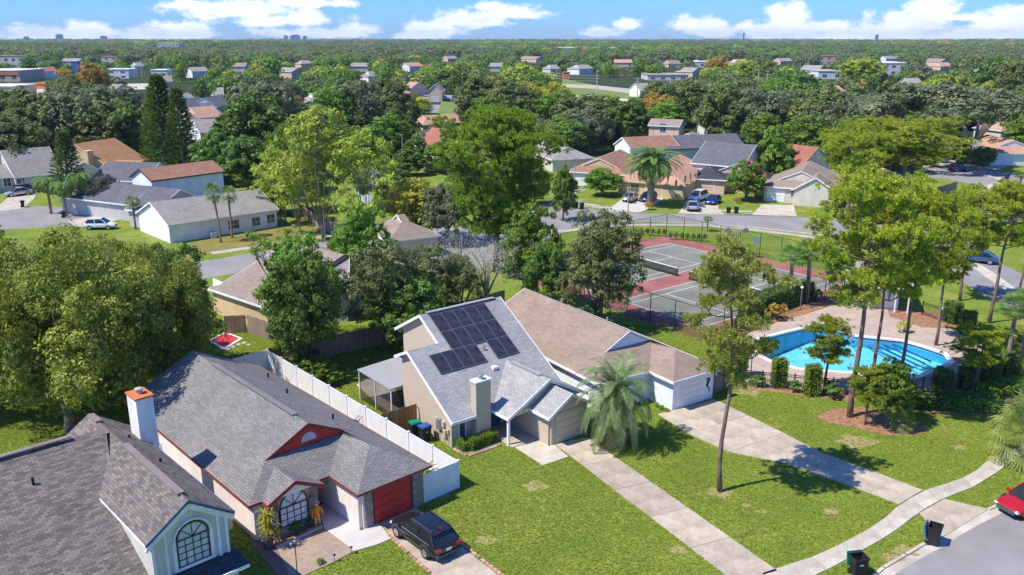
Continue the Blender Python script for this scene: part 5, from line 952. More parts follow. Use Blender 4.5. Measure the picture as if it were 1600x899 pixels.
# brick edging
M_edge = mat('edging_brick', (.42, .22, .15), (.56, .35, .26), rough=.9, scale=5, obj_var=.25, fine=.1); em = MB(); em.box((0, 0, .04), (.30, .16, .1)); EB = em.build('brick', M_edge); EBm = EB.data; bpy.data.objects.remove(EB)
def edging(label, P, step=.34):
    root = thing('brick_edging', label, 'edging', P[0])
    for i in range(len(P) - 1):
        L_ = (P[i + 1] - P[i]).length; n = int(L_ / step); d = (P[i + 1] - P[i]).normalized()
        for k in range(n): o = bpy.data.objects.new('brick', EBm); COL.objects.link(o); o.parent = root; o.location = P[i] - P[0] + d * (k + .5) * step; o.rotation_euler.z = atan2(d.y, d.x) + random.gauss(0, .08)
edging('reddish brick edging round the hedge bed of the beige house', [h3.Wd(-.05, -.25), h3.Wd(.1, -1.75), h3.Wd(2.9, -1.75)]); edging('pink brick edging along the left of the black car driveway', [G(604, 834), G(640, 868), G(676, 899), G(684, 908)]); edging('pink brick edging along the right of the black car driveway', [G(716, 846), G(752, 875), G(792, 906)])
mb = MB(); mb.prism([h3.Wd(.15, -.05) - h3.o, h3.Wd(.3, -1.7) - h3.o, h3.Wd(2.9, -1.7) - h3.o, h3.Wd(3.0, -.05) - h3.o], (0, 0, .03)); tag(mb.build('planting_bed', mat('bed_gravel', (.25, .21, .18), (.36, .31, .27), rough=1, scale=6, bump=.8), loc=h3.o), 'grey gravel bed in front of the beige house', 'planting bed')
mb = MB(); P_ = [h2.Wd(.5, -.7), h2.Wd(.45, -1.45), h2.Wd(3.35, -1.3), h2.Wd(3.4, -.7)]; mb.prism([p - h2.o for p in P_], (0, 0, .08)); tag(mb.build('planting_bed', M_mulch, loc=h2.o), 'dark planting bed under the arched window', 'planting bed'); vb = MB(); vb.beam(P_[1] - h2.o + Vector((0, 0, .08)), P_[2] - h2.o + Vector((0, 0, .08)), .12, .2); tag(vb.build('bed_border', M_walk, loc=h2.o), 'white stone border of the bed under the arched window', 'border')
# ---------------- vehicles ----------------
M_tyre = mat('tyre', (.02, .02, .02), rough=.9); M_rim = mat('alloy_rim', (.50, .50, .52), rough=.3, metal=.8); M_carglass = mat('car_glass', (.012, .016, .02), (.03, .035, .04), rough=.06, spec=1.0); M_head = mat('headlight', (.75, .77, .8), rough=.1, spec=.9); M_tail = mat('taillight', (.45, .01, .012), rough=.15, spec=.9); M_plastic = mat('dark_plastic', (.075, .075, .078), rough=.6); M_plate = mat('number_plate', (.75, .76, .74), rough=.5)
def carpaint(n, c, me=0): return mat('paint_' + n, c, rough=.13, var=.02, spec=.9, metal=me)
CARS = {}
def car_mesh(key, L_=4.4, Wd_=1.82, H_=1.6, suv=True, hood=.98):
    """body, glasshouse and fittings as lofted sections; x forward, origin on the ground at the middle"""
    h2_, bw = L_ / 2, Wd_ / 2; belt = H_ * .615
    st = [(-h2_, .46, .80, belt * .86), (-h2_ + .10, .34, .95, belt * 1.0), (-h2_ + .5, .27, 1.0, belt * 1.02), (-h2_ * .35, .26, 1.0, belt), (h2_ * .15, .26, 1.0, belt * .985), (h2_ * .42, .26, .99, belt * .96), (h2_ * .72, .27, .96, belt * .89), (h2_ - .12, .30, .86, belt * .76), (h2_, .40, .72, belt * .60)]
    B = MB(); R_ = []
    for x, z0, wf, z1 in st:
        w_ = bw * wf; zm_ = z0 + (z1 - z0) * .55; R_.append([(x, -w_ * .90, z0), (x, -w_ * .99, z0 + .10), (x, -w_, zm_), (x, -w_ * .97, z1 - .07), (x, -w_ * .86, z1), (x, 0, z1 + .035), (x, w_ * .86, z1), (x, w_ * .97, z1 - .07), (x, w_, zm_), (x, w_ * .99, z0 + .10), (x, w_ * .90, z0)])
    n = 11; B.v = [p for r in R_ for p in r]
    for i in range(len(R_) - 1):
        for j in range(n):
            j2 = (j + 1) % n; B.f.append((i * n + j, (i + 1) * n + j, (i + 1) * n + j2, i * n + j2)); B.m.append(1 if j in (0, 9, 10) else 0)
    B.f += [tuple(range(n)), tuple((len(R_) - 1) * n + j for j in range(n))[::-1]]; B.m += [0, 1]
    # cabin: (x, z, half width) at belt and roof
    xr0, xr1 = (-h2_ + .72, h2_ * .14) if suv else (-h2_ * .42, h2_ * .12); xb0, xb1 = (-h2_ + .20, h2_ * .52) if suv else (-h2_ * .78, h2_ * .52)
    zt = H_; zb = belt - .02; wt, wb = bw * .68, bw * .90
    Cn = MB(); Gm = MB()
    roof = [(xr0, -wt, zt - .03), (xr1, -wt, zt - .02), (xr1, wt, zt - .02), (xr0, wt, zt - .03)]; base = [(xb0, -wb, zb), (xb1, -wb, zb), (xb1, wb, zb), (xb0, wb, zb)]
    xm = (xr0 + xr1) / 2; Cn.v = [(xr0, -wt, zt - .05), (xm, -wt * 1.01, zt), (xr1, -wt, zt - .03), (xr0, 0, zt - .02), (xm, 0, zt + .035), (xr1, 0, zt), (xr0, wt, zt - .05), (xm, wt * 1.01, zt), (xr1, wt, zt - .03)]
    Cn.f = [(0, 1, 4, 3), (1, 2, 5, 4), (3, 4, 7, 6), (4, 5, 8, 7)]; Cn.m = [0] * 4
    for s_ in (-1, 1):                                             # pillars
        for a_, b_, w_ in (((xb1, s_ * wb, zb), (xr1, s_ * wt, zt - .03), .07), ((xb0, s_ * wb, zb), (xr0, s_ * wt, zt - .05), .12), (((xb0 + xb1) / 2, s_ * wb, zb), ((xr0 + xr1) / 2 - .05, s_ * wt, zt - .02), .07), ((xr0, s_ * wt, zt - .05), (xr1, s_ * wt, zt - .03), .07)): Cn.beam(a_, b_, w_, .05, up=(0, s_, .2), ext=.02)
    q = [Vector(p) * 1 for p in base]; r = [Vector(p) for p in roof]
    for i in range(4): i2 = (i + 1) % 4; Gm.poly([q[i] * 1, q[i2], r[i2] - Vector((0, 0, .02)), r[i] - Vector((0, 0, .02))])
    Wh = MB(); Wh.tube([(0, -.11, 0), (0, .11, 0)], [.34, .34], 20); Rm = MB(); Rm.tube([(0, -.115, 0), (0, .115, 0)], [.22, .22], 14)
    for k in range(5): a_ = k * 2 * pi / 5; Rm.box((cos(a_) * .11, 0, sin(a_) * .11), (.05, .24, .05))
    return dict(B=B, C=Cn, G=Gm, W=Wh, R=Rm, L=L_, W_=Wd_, H=H_, belt=belt, wx=(L_ * .305, -L_ * .29), suv=suv)
def car(label, loc, rz, paint_, L_=4.4, W__=1.82, H_=1.6, suv=True, detail=True, name='parked_car', cat='car'):
    k = (L_, H_, suv)
    if k not in CARS: CARS[k] = car_mesh(k, L_, W__, H_, suv)
    c = CARS[k]; t_ = thing(name, label, cat, (loc.x, loc.y, loc.z + .0), rz)
    b = c['B'].build('body', [paint_, M_plastic], t_, smooth=True)
    md = b.modifiers.new('b', 'SUBSURF'); md.levels = md.render_levels = 1
    c['C'].build('roof', paint_, t_, smooth=False); c['G'].build('windows', M_carglass, t_)
    for i, x in enumerate(c['wx']):
        for s_ in (-1, 1):
            w_ = c['W'].build('wheel', M_tyre, t_, loc=(x, s_ * (c['W_'] / 2 - .10), .34)); c['R'].build('rim', M_rim, w_)
            if detail: mb = MB(); ps = [Vector((cos(a_) * .40, 0, sin(a_) * .40)) for a_ in [pi * j / 8 for j in range(9)]]; [mb.beam(ps[j], ps[j + 1], .16, .07, up=(0, 1, 0), ext=.02) for j in range(8)]; mb.build('wheel_arch', M_plastic, t_, loc=(x, s_ * (c['W_'] / 2 - .04), .33))
    L2, bw, bt = L_ / 2, c['W_'] / 2, c['belt']
    for s_ in (-1, 1):
        mb = MB(); mb.box((L2 - .12, s_ * bw * .70, bt * .58), (.16, .26, .09)); mb.build('headlight', M_head, t_); mb = MB(); mb.box((-L2 + .07, s_ * bw * .72, bt * .84), (.16, .30, .13)); mb.build('taillight', M_tail, t_)
        mb = MB(); mb.box((L2 * .42, s_ * (bw + .07), bt + .04), (.12, .2, .13)); mb.build('mirror', paint_, t_)
    if detail:
        mb = MB(); mb.box((-L2 - .0, 0, bt * .70), (.03, .34, .15)); mb.build('number_plate', M_plate, t_); mb = MB(); mb.box((L2 - .02, 0, bt * .46), (.08, 1.2, .18)); mb.build('grille', M_plastic, t_)
        for s_ in (-1, 1): mb = MB(); mb.beam((-L2 + .62, s_ * bw * .66, H_ + .05), (L2 * .1, s_ * bw * .66, H_ + .06), .04, .04); mb.build('roof_rail', M_plastic, t_)
        for s_ in (-1, 1): mb = MB(); mb.beam((-L2 + .55, s_ * (bw * .955), bt + .005), (L2 * .46, s_ * (bw * .955), bt - .01), .03, .035); mb.build('window_strip', M_rim, t_)
        mb = MB(); mb.prism([(-L2 + .60, -.02, H_ + .0), (-L2 + .85, -.02, H_ + .03), (-L2 + .66, -.02, H_ + .12)], (0, .04, 0)); mb.build('roof_fin', M_tail, t_)
        mb = MB(); mb.box((-L2 + .62, 0, H_ - .07), (.22, bw * 1.34, .05)); mb.build('spoiler', paint_, t_)
        for z_ in (0,): mb = MB(); mb.box((-L2 + .02, 0, .42), (.12, c['W_'] * .84, .16)); mb.build('bumper', M_plastic, t_)
    return t_
black, white, red, blue_, silver_, bronze, dkgrey = carpaint('black', (.012, .013, .016)), carpaint('white', (.72, .73, .74)), carpaint('red', (.42, .01, .012)), carpaint('blue', (.01, .04, .30)), carpaint('silver', (.50, .54, .58), .4), carpaint('bronze', (.22, .17, .12), .5), carpaint('dark_grey', (.06, .062, .068), .3)
p0, p1 = G(620, 841), G(666.6, 876); dv = (p0 - p1).normalized(); nv_ = Vector((dv.y, -dv.x, 0)); cpos = (p0 + p1) / 2 + nv_ * .88 + dv * .02
car('glossy black compact SUV parked on the driveway at the red garage door', Vector((cpos.x, cpos.y, .055)), atan2(dv.y, dv.x), black, 4.45, 1.84, 1.53)
car('bright red hatchback cut by the right edge at the kerb', G(1600, 797) + Vector((.55, .1, .01)), radians(200), red, 4.45, 1.84, 1.47)
def pcar(label, x, y, ang, p_, **k): g = G(x, y); return car(label, Vector((g.x, g.y, .02)), radians(ang), p_, detail=False, **k)
pcar('white SUV parked across the left hand driveway', 158, 358, 5, white); pcar('silver sedan parked on the left grey house driveway', 29, 306, 225, silver_, H_=1.45, suv=False); pcar('bronze SUV behind the silver sedan at the left garage', 41, 302, 50, bronze, H_=1.7)
pcar('silver white sedan on the driveway left of the date palm', 985, 314, 245, silver_, H_=1.45, suv=False); pcar('black hatchback under the date palm', 1012, 314, 235, dkgrey, H_=1.5); pcar('silver blue car with its tail to the street', 1082, 328, 80, silver_, H_=1.45, suv=False); pcar('white pickup in front of the peach garage', 1090, 314, 235, white, H_=1.8, L_=5.2); pcar('deep blue coupe on the driveway of the dark roofed house', 1114, 318, 240, blue_, H_=1.4, suv=False)
pcar('dark blue car under the live oak on the far right street', 1497, 268, 20, carpaint('navy', (.01, .03, .09)), H_=1.6); pcar('blue car parked on the street behind the right pines', 1528, 410, 150, carpaint('steel_blue', (.03, .08, .2)), H_=1.45, suv=False); pcar('white car parked beside the tan roof by the bamboo', 676, 268, 180, white); pcar('white van at the far beige house', 664, 156, 170, white, H_=1.9)
for i, (x, y) in enumerate([(695, 156), (712, 157), (738, 157), (765, 158)]): g = G(x, y, .3); car(['white car at the left of the far road row', 'grey car second in the far road row', 'white car third in the far road row', 'dark car last in the far road row'][i], g, .1, (white, silver_, white, dkgrey)[i], detail=False)
for i, (x, y, p_) in enumerate([(18, 134, white), (34, 140, dkgrey), (60, 136, silver_), (85, 140, carpaint('maroon', (.2, .02, .02))), (50, 148, white), (78, 132, dkgrey), (118, 132, white), (140, 138, silver_), (104, 146, white), (158, 130, dkgrey), (22, 150, silver_), (132, 146, white)]): g = G(x, y, .25); car('%s car in the distant left parking lot' % ('white', 'grey', 'silver', 'maroon', 'white', 'grey', 'white', 'silver', 'white', 'grey', 'silver', 'white')[i], g, .4 * i, p_, detail=False)['group'] = 'cars in the distant parking lot'
g = G(1345, 150, .3); car('blue car on the distant right hand lot', g, .2, blue_, detail=False); g = G(920, 152, .3); car('white car on the distant avenue', g, -.1, white, detail=False)
# ---------------- wheelie bins ----------------
M_bin = mat('bin_black', (.022, .023, .025), rough=.5, fine=.1); M_lidg = mat('bin_teal', (.0, .20, .15), rough=.45); M_lidb = mat('bin_blue', (.03, .09, .32), rough=.45); M_print = mat('bin_print', (.7, .7, .7))
def wbin(label, loc, rz, lid=None, open_=False, print_=False, s=1.0):
    t_ = thing('wheelie_bin', label, 'bin', loc, rz); mb = MB(); b0, b1 = (.22, .24), (.29, .34); z1 = .98
    lo = [(-b0[0], -b0[1], .06), (b0[0], -b0[1], .06), (b0[0], b0[1], .06), (-b0[0], b0[1], .06)]; hi = [(-b1[0], -b1[1], z1), (b1[0], -b1[1], z1), (b1[0], b1[1], z1), (-b1[0], b1[1], z1)]; mb.v = lo + hi
    mb.f = [(3, 2, 1, 0), (0, 1, 5, 4), (1, 2, 6, 5), (2, 3, 7, 6), (3, 0, 4, 7)]; mb.m = [0] * 5
    for i in range(4): mb.beam(hi[i], hi[(i + 1) % 4], .05, .05, ext=.02)
    mb.build('body', M_bin, t_)
    lm = lid or M_bin; l = MB(); l.prism([(-.32, -.37, 0), (.34, -.37, 0), (.34, .37, 0), (-.32, .37, 0)], (0, 0, .05)); l.box((.02, 0, .07), (.5, .56, .05)); o = l.build('lid', lm, t_, loc=(-.0, 0, z1 + .03))
    if open_: o.location = (-.34, 0, z1 - .28); o.rotation_euler.y = radians(-100)
    mb = MB(); mb.tube([(-.36, -.26, z1 - .05), (-.36, .26, z1 - .05)], [.02, .02], 6); mb.build('handle', M_bin, t_)
    for s_ in (-1, 1): mb = MB(); mb.tube([(-.25, s_ * .22, .12), (-.25, s_ * .29, .12)], [.12, .12], 10); mb.build('wheel', M_tyre, t_)
    if print_: mb = MB(); mb.box((.275, 0, .68), (.012, .16, .05)); mb.box((.272, .03, .72), (.012, .05, .03)); mb.build('printed_logo', M_print, t_)
    t_.scale = (s, s, s); return t_
wbin('black bin with its blue lid hanging open by the street gutter', G(1458, 850), radians(-35), M_lidb, True, True, 1.12); wbin('black bin with a teal lid hanging open near the bottom edge', G(1339, 899), radians(-80), M_lidg, True, True, 1.12)
wbin('bin with a bright teal lid against the beige house', h3.Wd(-1.05, 2.9), radians(-60), M_lidg, s=1.1); wbin('bin with a blue lid against the beige house', h3.Wd(-.85, 2.0), radians(-50), M_lidb, print_=True, s=1.1)
wbin('black bin, left one of the pair at the corner lawn kerb', G(900, 326), .3, M_lidg); wbin('blue lidded bin, right one of the pair at the corner lawn kerb', G(909, 327), .3, M_lidb); wbin('teal lidded bin of the pair left of the wide driveway', G(1138, 334), 1.5, M_lidg); wbin('black bin right of the teal lidded bin at the far kerb', G(1150, 334.5), 1.5)
wbin('blue bin standing in the left hand cul-de-sac', G(36, 324), .5); wbin('teal bin at the foot of the bushy palm', G(100, 340), .5, M_lidg); wbin('grey bin by the white garage on the far right', G(1577, 256), .5); wbin('teal bin under the right street tree', G(1567, 357), .4, M_lidg); wbin('blue bin by the far right lawn corner', G(1573, 280), .4, M_lidb)
# ---------------- things in the near gardens ----------------
def ac_unit(label, loc, rz=0, s=1):
    t_ = thing('air_conditioner', label, 'air conditioner', loc, rz); mb = MB(); mb.box((0, 0, .4), (.75, .75, .8)); mb.build('casing', mat('ac_case', (.55, .53, .50), rough=.5), t_)
    mb = MB(); mb.tube([(0, 0, .8), (0, 0, .84)], [.3, .3], 14); mb.build('fan_grille', M_dkmetal, t_); t_.scale = (s, s, s)
ac_unit('square outdoor air conditioner between the two left houses', h2.Wd(-.75, 2.4), h2.ang); ac_unit('blue grey air conditioner beside the white walled house', G(334, 372), .6)
def scarecrow(label, loc, rz, h=1.45, shirt=(.85, .25, .02)):
    t_ = thing('scarecrow', label, 'scarecrow', loc, rz); mb = MB(); k = h / 1.5
    mb.tube([(0, 0, .55 * k), (0, 0, .8 * k), (0, 0, 1.05 * k), (0, 0, 1.15 * k)], [.15 * k, .13 * k, .16 * k, .05 * k], 10)
    for s_ in (-1, 1): mb.tube([(0, s_ * .14 * k, 1.08 * k), (.03, s_ * .26 * k, .85 * k), (.08, s_ * .3 * k, .62 * k)], [.06 * k, .05 * k, .04 * k], 7)
    mb.build('shirt', paint('cloth_%d' % int(h * 100), shirt, .9), t_, smooth=True); mb = MB()
    for s_ in (-1, 1): mb.tube([(0, s_ * .07 * k, .62 * k), (.01, s_ * .10 * k, .3 * k), (0, s_ * .12 * k, .0)], [.09 * k, .075 * k, .06 * k], 8)
    mb.build('trousers', paint('cloth_straw', (.62, .42, .16), .95), t_, smooth=True)
    mb = MB(); mb.lathe((0, 0, 0), [(.02, 1.14 * k), (.09 * k, 1.19 * k), (.1 * k, 1.28 * k), (.05 * k, 1.36 * k)], 10); mb.build('head', paint('burlap', (.62, .5, .35), .95), t_, smooth=True)
    mb = MB(); mb.lathe((0, 0, 0), [(.2 * k, 1.33 * k), (.2 * k, 1.35 * k), (.09 * k, 1.36 * k), (.07 * k, 1.47 * k), (.01, 1.5 * k)], 12); mb.build('hat', paint('straw_hat', (.55, .45, .28), .95), t_, smooth=False); return t_
scarecrow('orange shirted scarecrow leaning right of the arched window', h2.Wd(3.25, -.95), h2.ang - pi / 2, 1.7); scarecrow('small scarecrow with green patched clothes left of the arched window', h2.Wd(.75, -1.05), h2.ang - pi / 2, 1.35, (.35, .22, .05))
pt_ = thing('potted_plant', 'tall yellow green dracaena in a black square pot at the house corner', 'potted plant', h2.Wd(.15, -1.15), h2.ang); mb = MB(); mb.prism([(-.2, -.2, 0), (.2, -.2, 0), (.2, .2, 0), (-.2, .2, 0)], (0, 0, .02)); mb.tube([(0, 0, 0), (0, 0, .75)], [.22, .33], 4); mb.build('pot', M_plastic, pt_)
V = np.concatenate([frond_pinnate(.01, .1, 0, 0, 3)] + [np.concatenate([[(x0, y0, z0), (x0 + cos(a_) * .22 - sin(a_) * .035, y0 + sin(a_) * .22 + cos(a_) * .035, z0 + .18), (x0 + cos(a_) * .5, y0 + sin(a_) * .5, z0 + .02), (x0 + cos(a_) * .22 + sin(a_) * .035, y0 + sin(a_) * .22 - cos(a_) * .035, z0 + .18)]]) for x0, y0, z0, a_ in [(random.gauss(0, .12), random.gauss(0, .12), random.uniform(.8, 2.3), random.uniform(0, 6.28)) for _ in range(170)]]); me = quads('foliage', V, len(V) // 4, 4, LM['yellow']); o = bpy.data.objects.new('foliage', me); COL.objects.link(o); o.parent = pt_
lp = thing('garden_lamp', 'thin black garden lamp post with three lantern heads on the lawn edge', 'lamp post', G(468, 940)); mb = MB(); hh_ = height_at(G(468, 940), 852); mb.tube([(0, 0, 0), (0, 0, hh_)], [.03, .022], 7); mb.tube([(-.16, 0, hh_), (.16, 0, hh_)], [.015, .015], 5); mb.build('pole', M_dkmetal, lp)
for x, z in ((-.18, 0), (.18, 0), (0, .14)): mb = MB(); mb.lathe((x, 0, hh_ + z - .05), [(.03, 0), (.07, .05), (.08, .14), (.02, .2)], 8); mb.build('lantern', mat('lantern_glass', (.25, .25, .24), rough=.3), lp)
for i, (x, y) in enumerate([(549, 862), (523, 874)]): t_ = thing('path_light', ['small black path light by the paver pad corner', 'second small path light left of the corner one'][i], 'path light', G(x, y + 4)); mb = MB(); mb.tube([(0, 0, 0), (0, 0, .4)], [.015, .015], 5); mb.lathe((0, 0, .4), [(.09, 0), (.09, .03), (.02, .07)], 8); mb.build('stake', M_dkmetal, t_)
kp = thing('paddling_pool', 'round blue plastic paddling pool leaning on the wooden fence', 'paddling pool', G(381, 527), 0); mb = MB(); mb.lathe((0, 0, 0), [(.001, 0), (.62, 0), (.72, .22), (.78, .22), (.78, .18), (.68, -.04)], 22); o = mb.build('shell', mat('pool_plastic', (.015, .12, .55), (.10, .30, .70), rough=.35, scale=2.5), kp); o.rotation_euler = (radians(72), 0, radians(-10)); o.location = (0, 0, .74)
patch('carpet', 'red play court pad with white border in the left back garden', 'mat', [(330, 532), (352, 521), (374, 529), (350, 544)], .03, paint('pad_red', (.50, .04, .05))); patch('carpet_border', 'white border strip under the red pad', 'border', [(325, 533), (352, 518.5), (379, 529), (350, 547)], .015, T_white)
for i, (x, y) in enumerate([(352, 546), (360, 542), (368, 538.5), (377, 536), (384, 539)]): patch('stepping_stone', 'square pale stepping stone in the arc beside the red pad', 'stepping stone', [(x, y), (x + 5, y - 1.8), (x + 9, y), (x + 4, y + 2)], .04, M_walk)['group'] = 'stepping stones beside the red pad'
wb = thing('wheelbarrow', 'blue wheelbarrow tipped against the white fence', 'wheelbarrow', W2(11.4, 8.3), .5); mb = MB(); mb.v = [(-.2, -.2, .2), (.2, -.2, .2), (.2, .2, .2), (-.2, .2, .2), (-.4, -.34, .7), (.45, -.34, .7), (.45, .34, .7), (-.4, .34, .7)]; mb.f = [(3, 2, 1, 0), (0, 1, 5, 4), (1, 2, 6, 5), (2, 3, 7, 6), (3, 0, 4, 7)]; mb.m = [0] * 5; mb.build('tray', mat('barrow_blue', (.02, .07, .3), rough=.4), wb).rotation_euler.y = .5
for s_ in (-.22, .22): mb = MB(); mb.tube([(-.3, s_, .1), (.9, s_, 1.2)], [.02, .02], 5); mb.build('handle', M_dkmetal, wb)
mb = MB(); mb.tube([(-.35, -.04, .2), (-.35, .04, .2)], [.2, .2], 12); mb.build('wheel', M_tyre, wb)
for i in range(9): g = W2(9.9 + random.uniform(-.15, .3), 1.2 + i * .55); mb = MB(); mb.lathe((0, 0, 0), [(.01, 0), (.16, .02), (.15, .22), (.13, .25)], 8); o = tag(mb.build('plant_pot', M_dkmetal, loc=g), 'small dark plant pot in the row along the white fence', 'pot'); o['group'] = 'plant pots along the white fence'
# pool furniture and lamps
def globe_lamp(label, loc, h):
    t_ = thing('globe_lamp', label, 'lamp', loc); mb = MB(); mb.tube([(0, 0, 0), (0, 0, h)], [.05, .04], 7); mb.build('pole', mat('lamp_pole_grey', (.25, .24, .23), rough=.5), t_); mb = MB(); mb.lathe((0, 0, h), [(.01, 0), (.12, .05), (.17, .17), (.12, .29), (.01, .34)], 12); mb.build('globe', mat('globe_white', (.82, .82, .80), rough=.3), t_, smooth=True)
for x, y, ty, lb_ in ((1173, 585, 556, 'white globe lamp left of the first block hedge'), (1250, 484, 447, 'white globe lamp beside the palm pair'), (1468, 505, 480, 'white globe lamp right of the pool house'), (1556, 600, 560, 'globe lamp at the right end of the pool fence')): g = G(x, y); globe_lamp(lb_, g, height_at(g, ty) - .34)
def lounger(label, g, rz):
    t_ = thing('sun_lounger', label, 'sun lounger', g, rz); mb = MB(); mb.box((-.3, 0, .33), (1.2, .6, .05)); mb.build('seat', M_plastic, t_); mb = MB(); mb.box((0, 0, 0), (.7, .6, .05)); o = mb.build('backrest', M_plastic, t_, loc=(.55, 0, .52)); o.rotation_euler.y = -.6
    for x in (-.8, .2): 
        for y in (-.26, .26): mb = MB(); mb.box((x, y, .16), (.05, .05, .32)); mb.build('leg', M_metal, t_)
for i, (x, y, a_) in enumerate([(1505, 566, .3), (1514, 572, .3), (1466, 590, 1.0), (1545, 585, .8)]): lounger(['dark lounger at the shallow end of the pool', 'second lounger beside the shallow end one', 'lounger in front of the dark block hedge', 'lounger by the right hand palms'][i], G(x, y, .03), a_)
hr = thing('handrail', 'curved steel handrail at the shallow pool steps', 'handrail', G(1492, 552, .03)); mb = MB(); mb.tube([(0, 0, 0), (0, 0, .85), (-.2, -.1, .95), (-.7, -.4, .6), (-.8, -.45, 0)], [.025] * 5, 6); mb.build('rail', M_metal, hr)
# pool house
pb = House('grey hip roofed pool house with white posts behind the swimming pool', G(1392, 484), radians(-18), SH['old'], P_white, T_white, name='pool_house', cat='pool house')
pb.mass(-4.8, 1.8, -1.2, 7.0, 2.6, .55, f=3.1, b=3.1, ov=1.2); pb.door((-1.2, .0, 0), .8, 2.0, 'f', D_beige); window_into(pb.root, (-.3, 0, 1.4), .3, 1.2, 'f', T_white, M_glass, 1, 1)
for u_ in (-4.4, -2.2, .2, 1.4): mb = MB(); mb.box((u_, -1.0, 1.3), (.12, .12, 2.55)); mb.build('post', T_white, pb.root)
pb.finish(); vm_ = thing('vending_machine', 'dark drink machine under the pool house roof', 'vending machine', pb.Wd(-2.6, -.35), pb.ang); mb = MB(); mb.box((0, 0, .85), (.8, .6, 1.7)); mb.build('cabinet', M_plastic, vm_)
# street lamps and poles
M_galv = mat('galvanised', (.42, .41, .39), rough=.55, metal=.3)
def street_lamp(label, bx, by, ty, arm=(1.4, 0), heads=1, double=False, r=.075):
    g = G(bx, by); h = height_at(g, ty); t_ = thing('street_lamp', label, 'street lamp', g); mb = MB(); mb.tube([(0, 0, 0), (0, 0, h)], [r * 1.3, r * .8], 8); mb.build('pole', M_galv, t_)
    for s_ in ((1, -1) if double else (1,)):
        if arm: mb = MB(); mb.tube([(0, 0, h - .4), (s_ * arm[0] * .4, arm[1] * .4, h + .1), (s_ * arm[0], arm[1], h + .15)], [.04, .035, .03], 6); mb.build('arm', M_galv, t_)
        mb = MB(); mb.box((s_ * (arm[0] + .2 if arm else .0), arm[1] if arm else 0, h + .13), (.6, .3, .16)); mb.build('lamp_head', M_metal, t_)
street_lamp('tall grey pole behind the far left corner of the tennis courts', 979, 392, 296, None); street_lamp('light pole on the corner lawn with the round tree', 897, 326, 250, None); street_lamp('street lamp with long arm beside the bamboo', 508, 377, 308, (-2.6, -1.2)); street_lamp('pale pole behind the bamboo', 630, 272, 212, None); street_lamp('pole behind the pines on the right lawn', 1304, 430, 380, None)
fl = G(1147, 405); fh = height_at(fl, 362); t_ = thing('floodlight_pole', 'short pole with two tilted court floodlights', 'floodlight', fl); mb = MB(); mb.tube([(0, 0, 0), (0, 0, fh)], [.12, .10], 8); mb.beam((-1.2, 0, fh), (1.2, 0, fh), .1, .1); mb.build('pole', M_galv, t_)
for s_ in (-1, 1): mb = MB(); mb.tube([(s_ * 1.1, -.2, fh + .15), (s_ * 1.1, .25, fh + .45)], [.42, .28], 12); mb.build('floodlight', M_metal, t_)
for k, (x, y) in enumerate([(957, 348), (1178, 393)]): t_ = thing('sign', ['small pale street sign beside the tall grey pole', 'faded teal notice board on the lawn behind the courts'][k], 'sign', G(x + 2, y + 5)); mb = MB(); mb.tube([(0, 0, 0), (0, 0, 2.2)], [.04, .04], 6); mb.build('post', M_galv, t_); mb = MB(); mb.box((0, -.05, 1.9), (.9 if k else .5, .04, .9)); mb.build('board', mat('sign_%d' % k, (.35, .55, .5) if k else (.55, .62, .68)), t_)
# ---------------- houses of the middle distance ----------------
def facept(H, px, py, val, ax='f'):                       # the point of a wall seen at a pixel, in house coordinates
    r = px_ray(px, py); c_, s_ = cos(H.ang), sin(H.ang); C_ = Vector((0, 0, CH)) - H.o
    cu, cv = C_.x * c_ + C_.y * s_, -C_.x * s_ + C_.y * c_; ru, rv = r.x * c_ + r.y * s_, -r.x * s_ + r.y * c_
    t = (val - cv) / rv if ax in 'fb' else (val - cu) / ru
    return (cu + ru * t, cv + rv * t, CH + r.z * t)
def mh(label, L, R, depth, rk, wall, trim, axis='v', k=.45, ze=2.6, f=0, b=0, wins=(), gars=(), sides=(), lsides=(), ov=.4, more=None, cat='house', name='house'):
    a = G(*L, ze); b_ = a + Vector((cos(radians(R[1])), sin(radians(R[1])), 0)) * R[2] if isinstance(R[0], str) else G(*R, ze); d = b_ - a; H = House(label, a, atan2(d.y, d.x), SH[rk], wall, trim, cat, name); w = hypot(d.x, d.y); H.w_ = w
    if axis == 'v': H.mass(0, w, 0, depth, ze, k, 'v', f, b, ov)
    else: H.mass(0, w, 0, depth, ze, k, 'u', f, b, ov)
    fv = ov if (axis == 'u' or f) else min(ov, .25)
    for px, py, ww, hh in wins: u, v, z = facept(H, px, py, fv); H.window((u, fv, max(1.2, min(z, ze + 2))), ww, hh, 'f')
    for px, py, ww, m_ in gars: u, v, z = facept(H, px, py, fv); H.garage((u, fv, .02), ww, 2.1, 'f', m_)
    for px, py, ww, hh in sides: u, v, z = facept(H, px, py, w - ov, 'r'); H.window((w - ov, v, max(1.3, z)), ww, hh, 'r')
    for px, py, ww, hh in lsides: u, v, z = facept(H, px, py, ov, 'l'); H.window((ov, v, max(1.3, z)), ww, hh, 'l')
    if more: more(H, w)
    H.finish(); return H
hc = mh('long white walled house with brownish grey gable roof beside two tall palms', (262, 352), (436, 327), 11.5, 'old', P_white, T_white, 'u', .40, wins=[(365, 351, 1.7, 1.3), (400, 347, 1.3, 1.3), (423, 342, 1.3, 1.3)])
def mD(H, w): H.mass(-2.6, 4.2, -4.5, 4, 2.6, .45, 'v', 3.4, 0); H.garage((1.0, -4.1, .02), 2.6, 2.1, 'f', P_mauve)
hd = mh('house with wide slate gable roof and mauve garage wall, behind the white walled house', (248, 326), (318, 311), 22, 'slate', P_greywall, T_white, 'v', .5, more=mD)
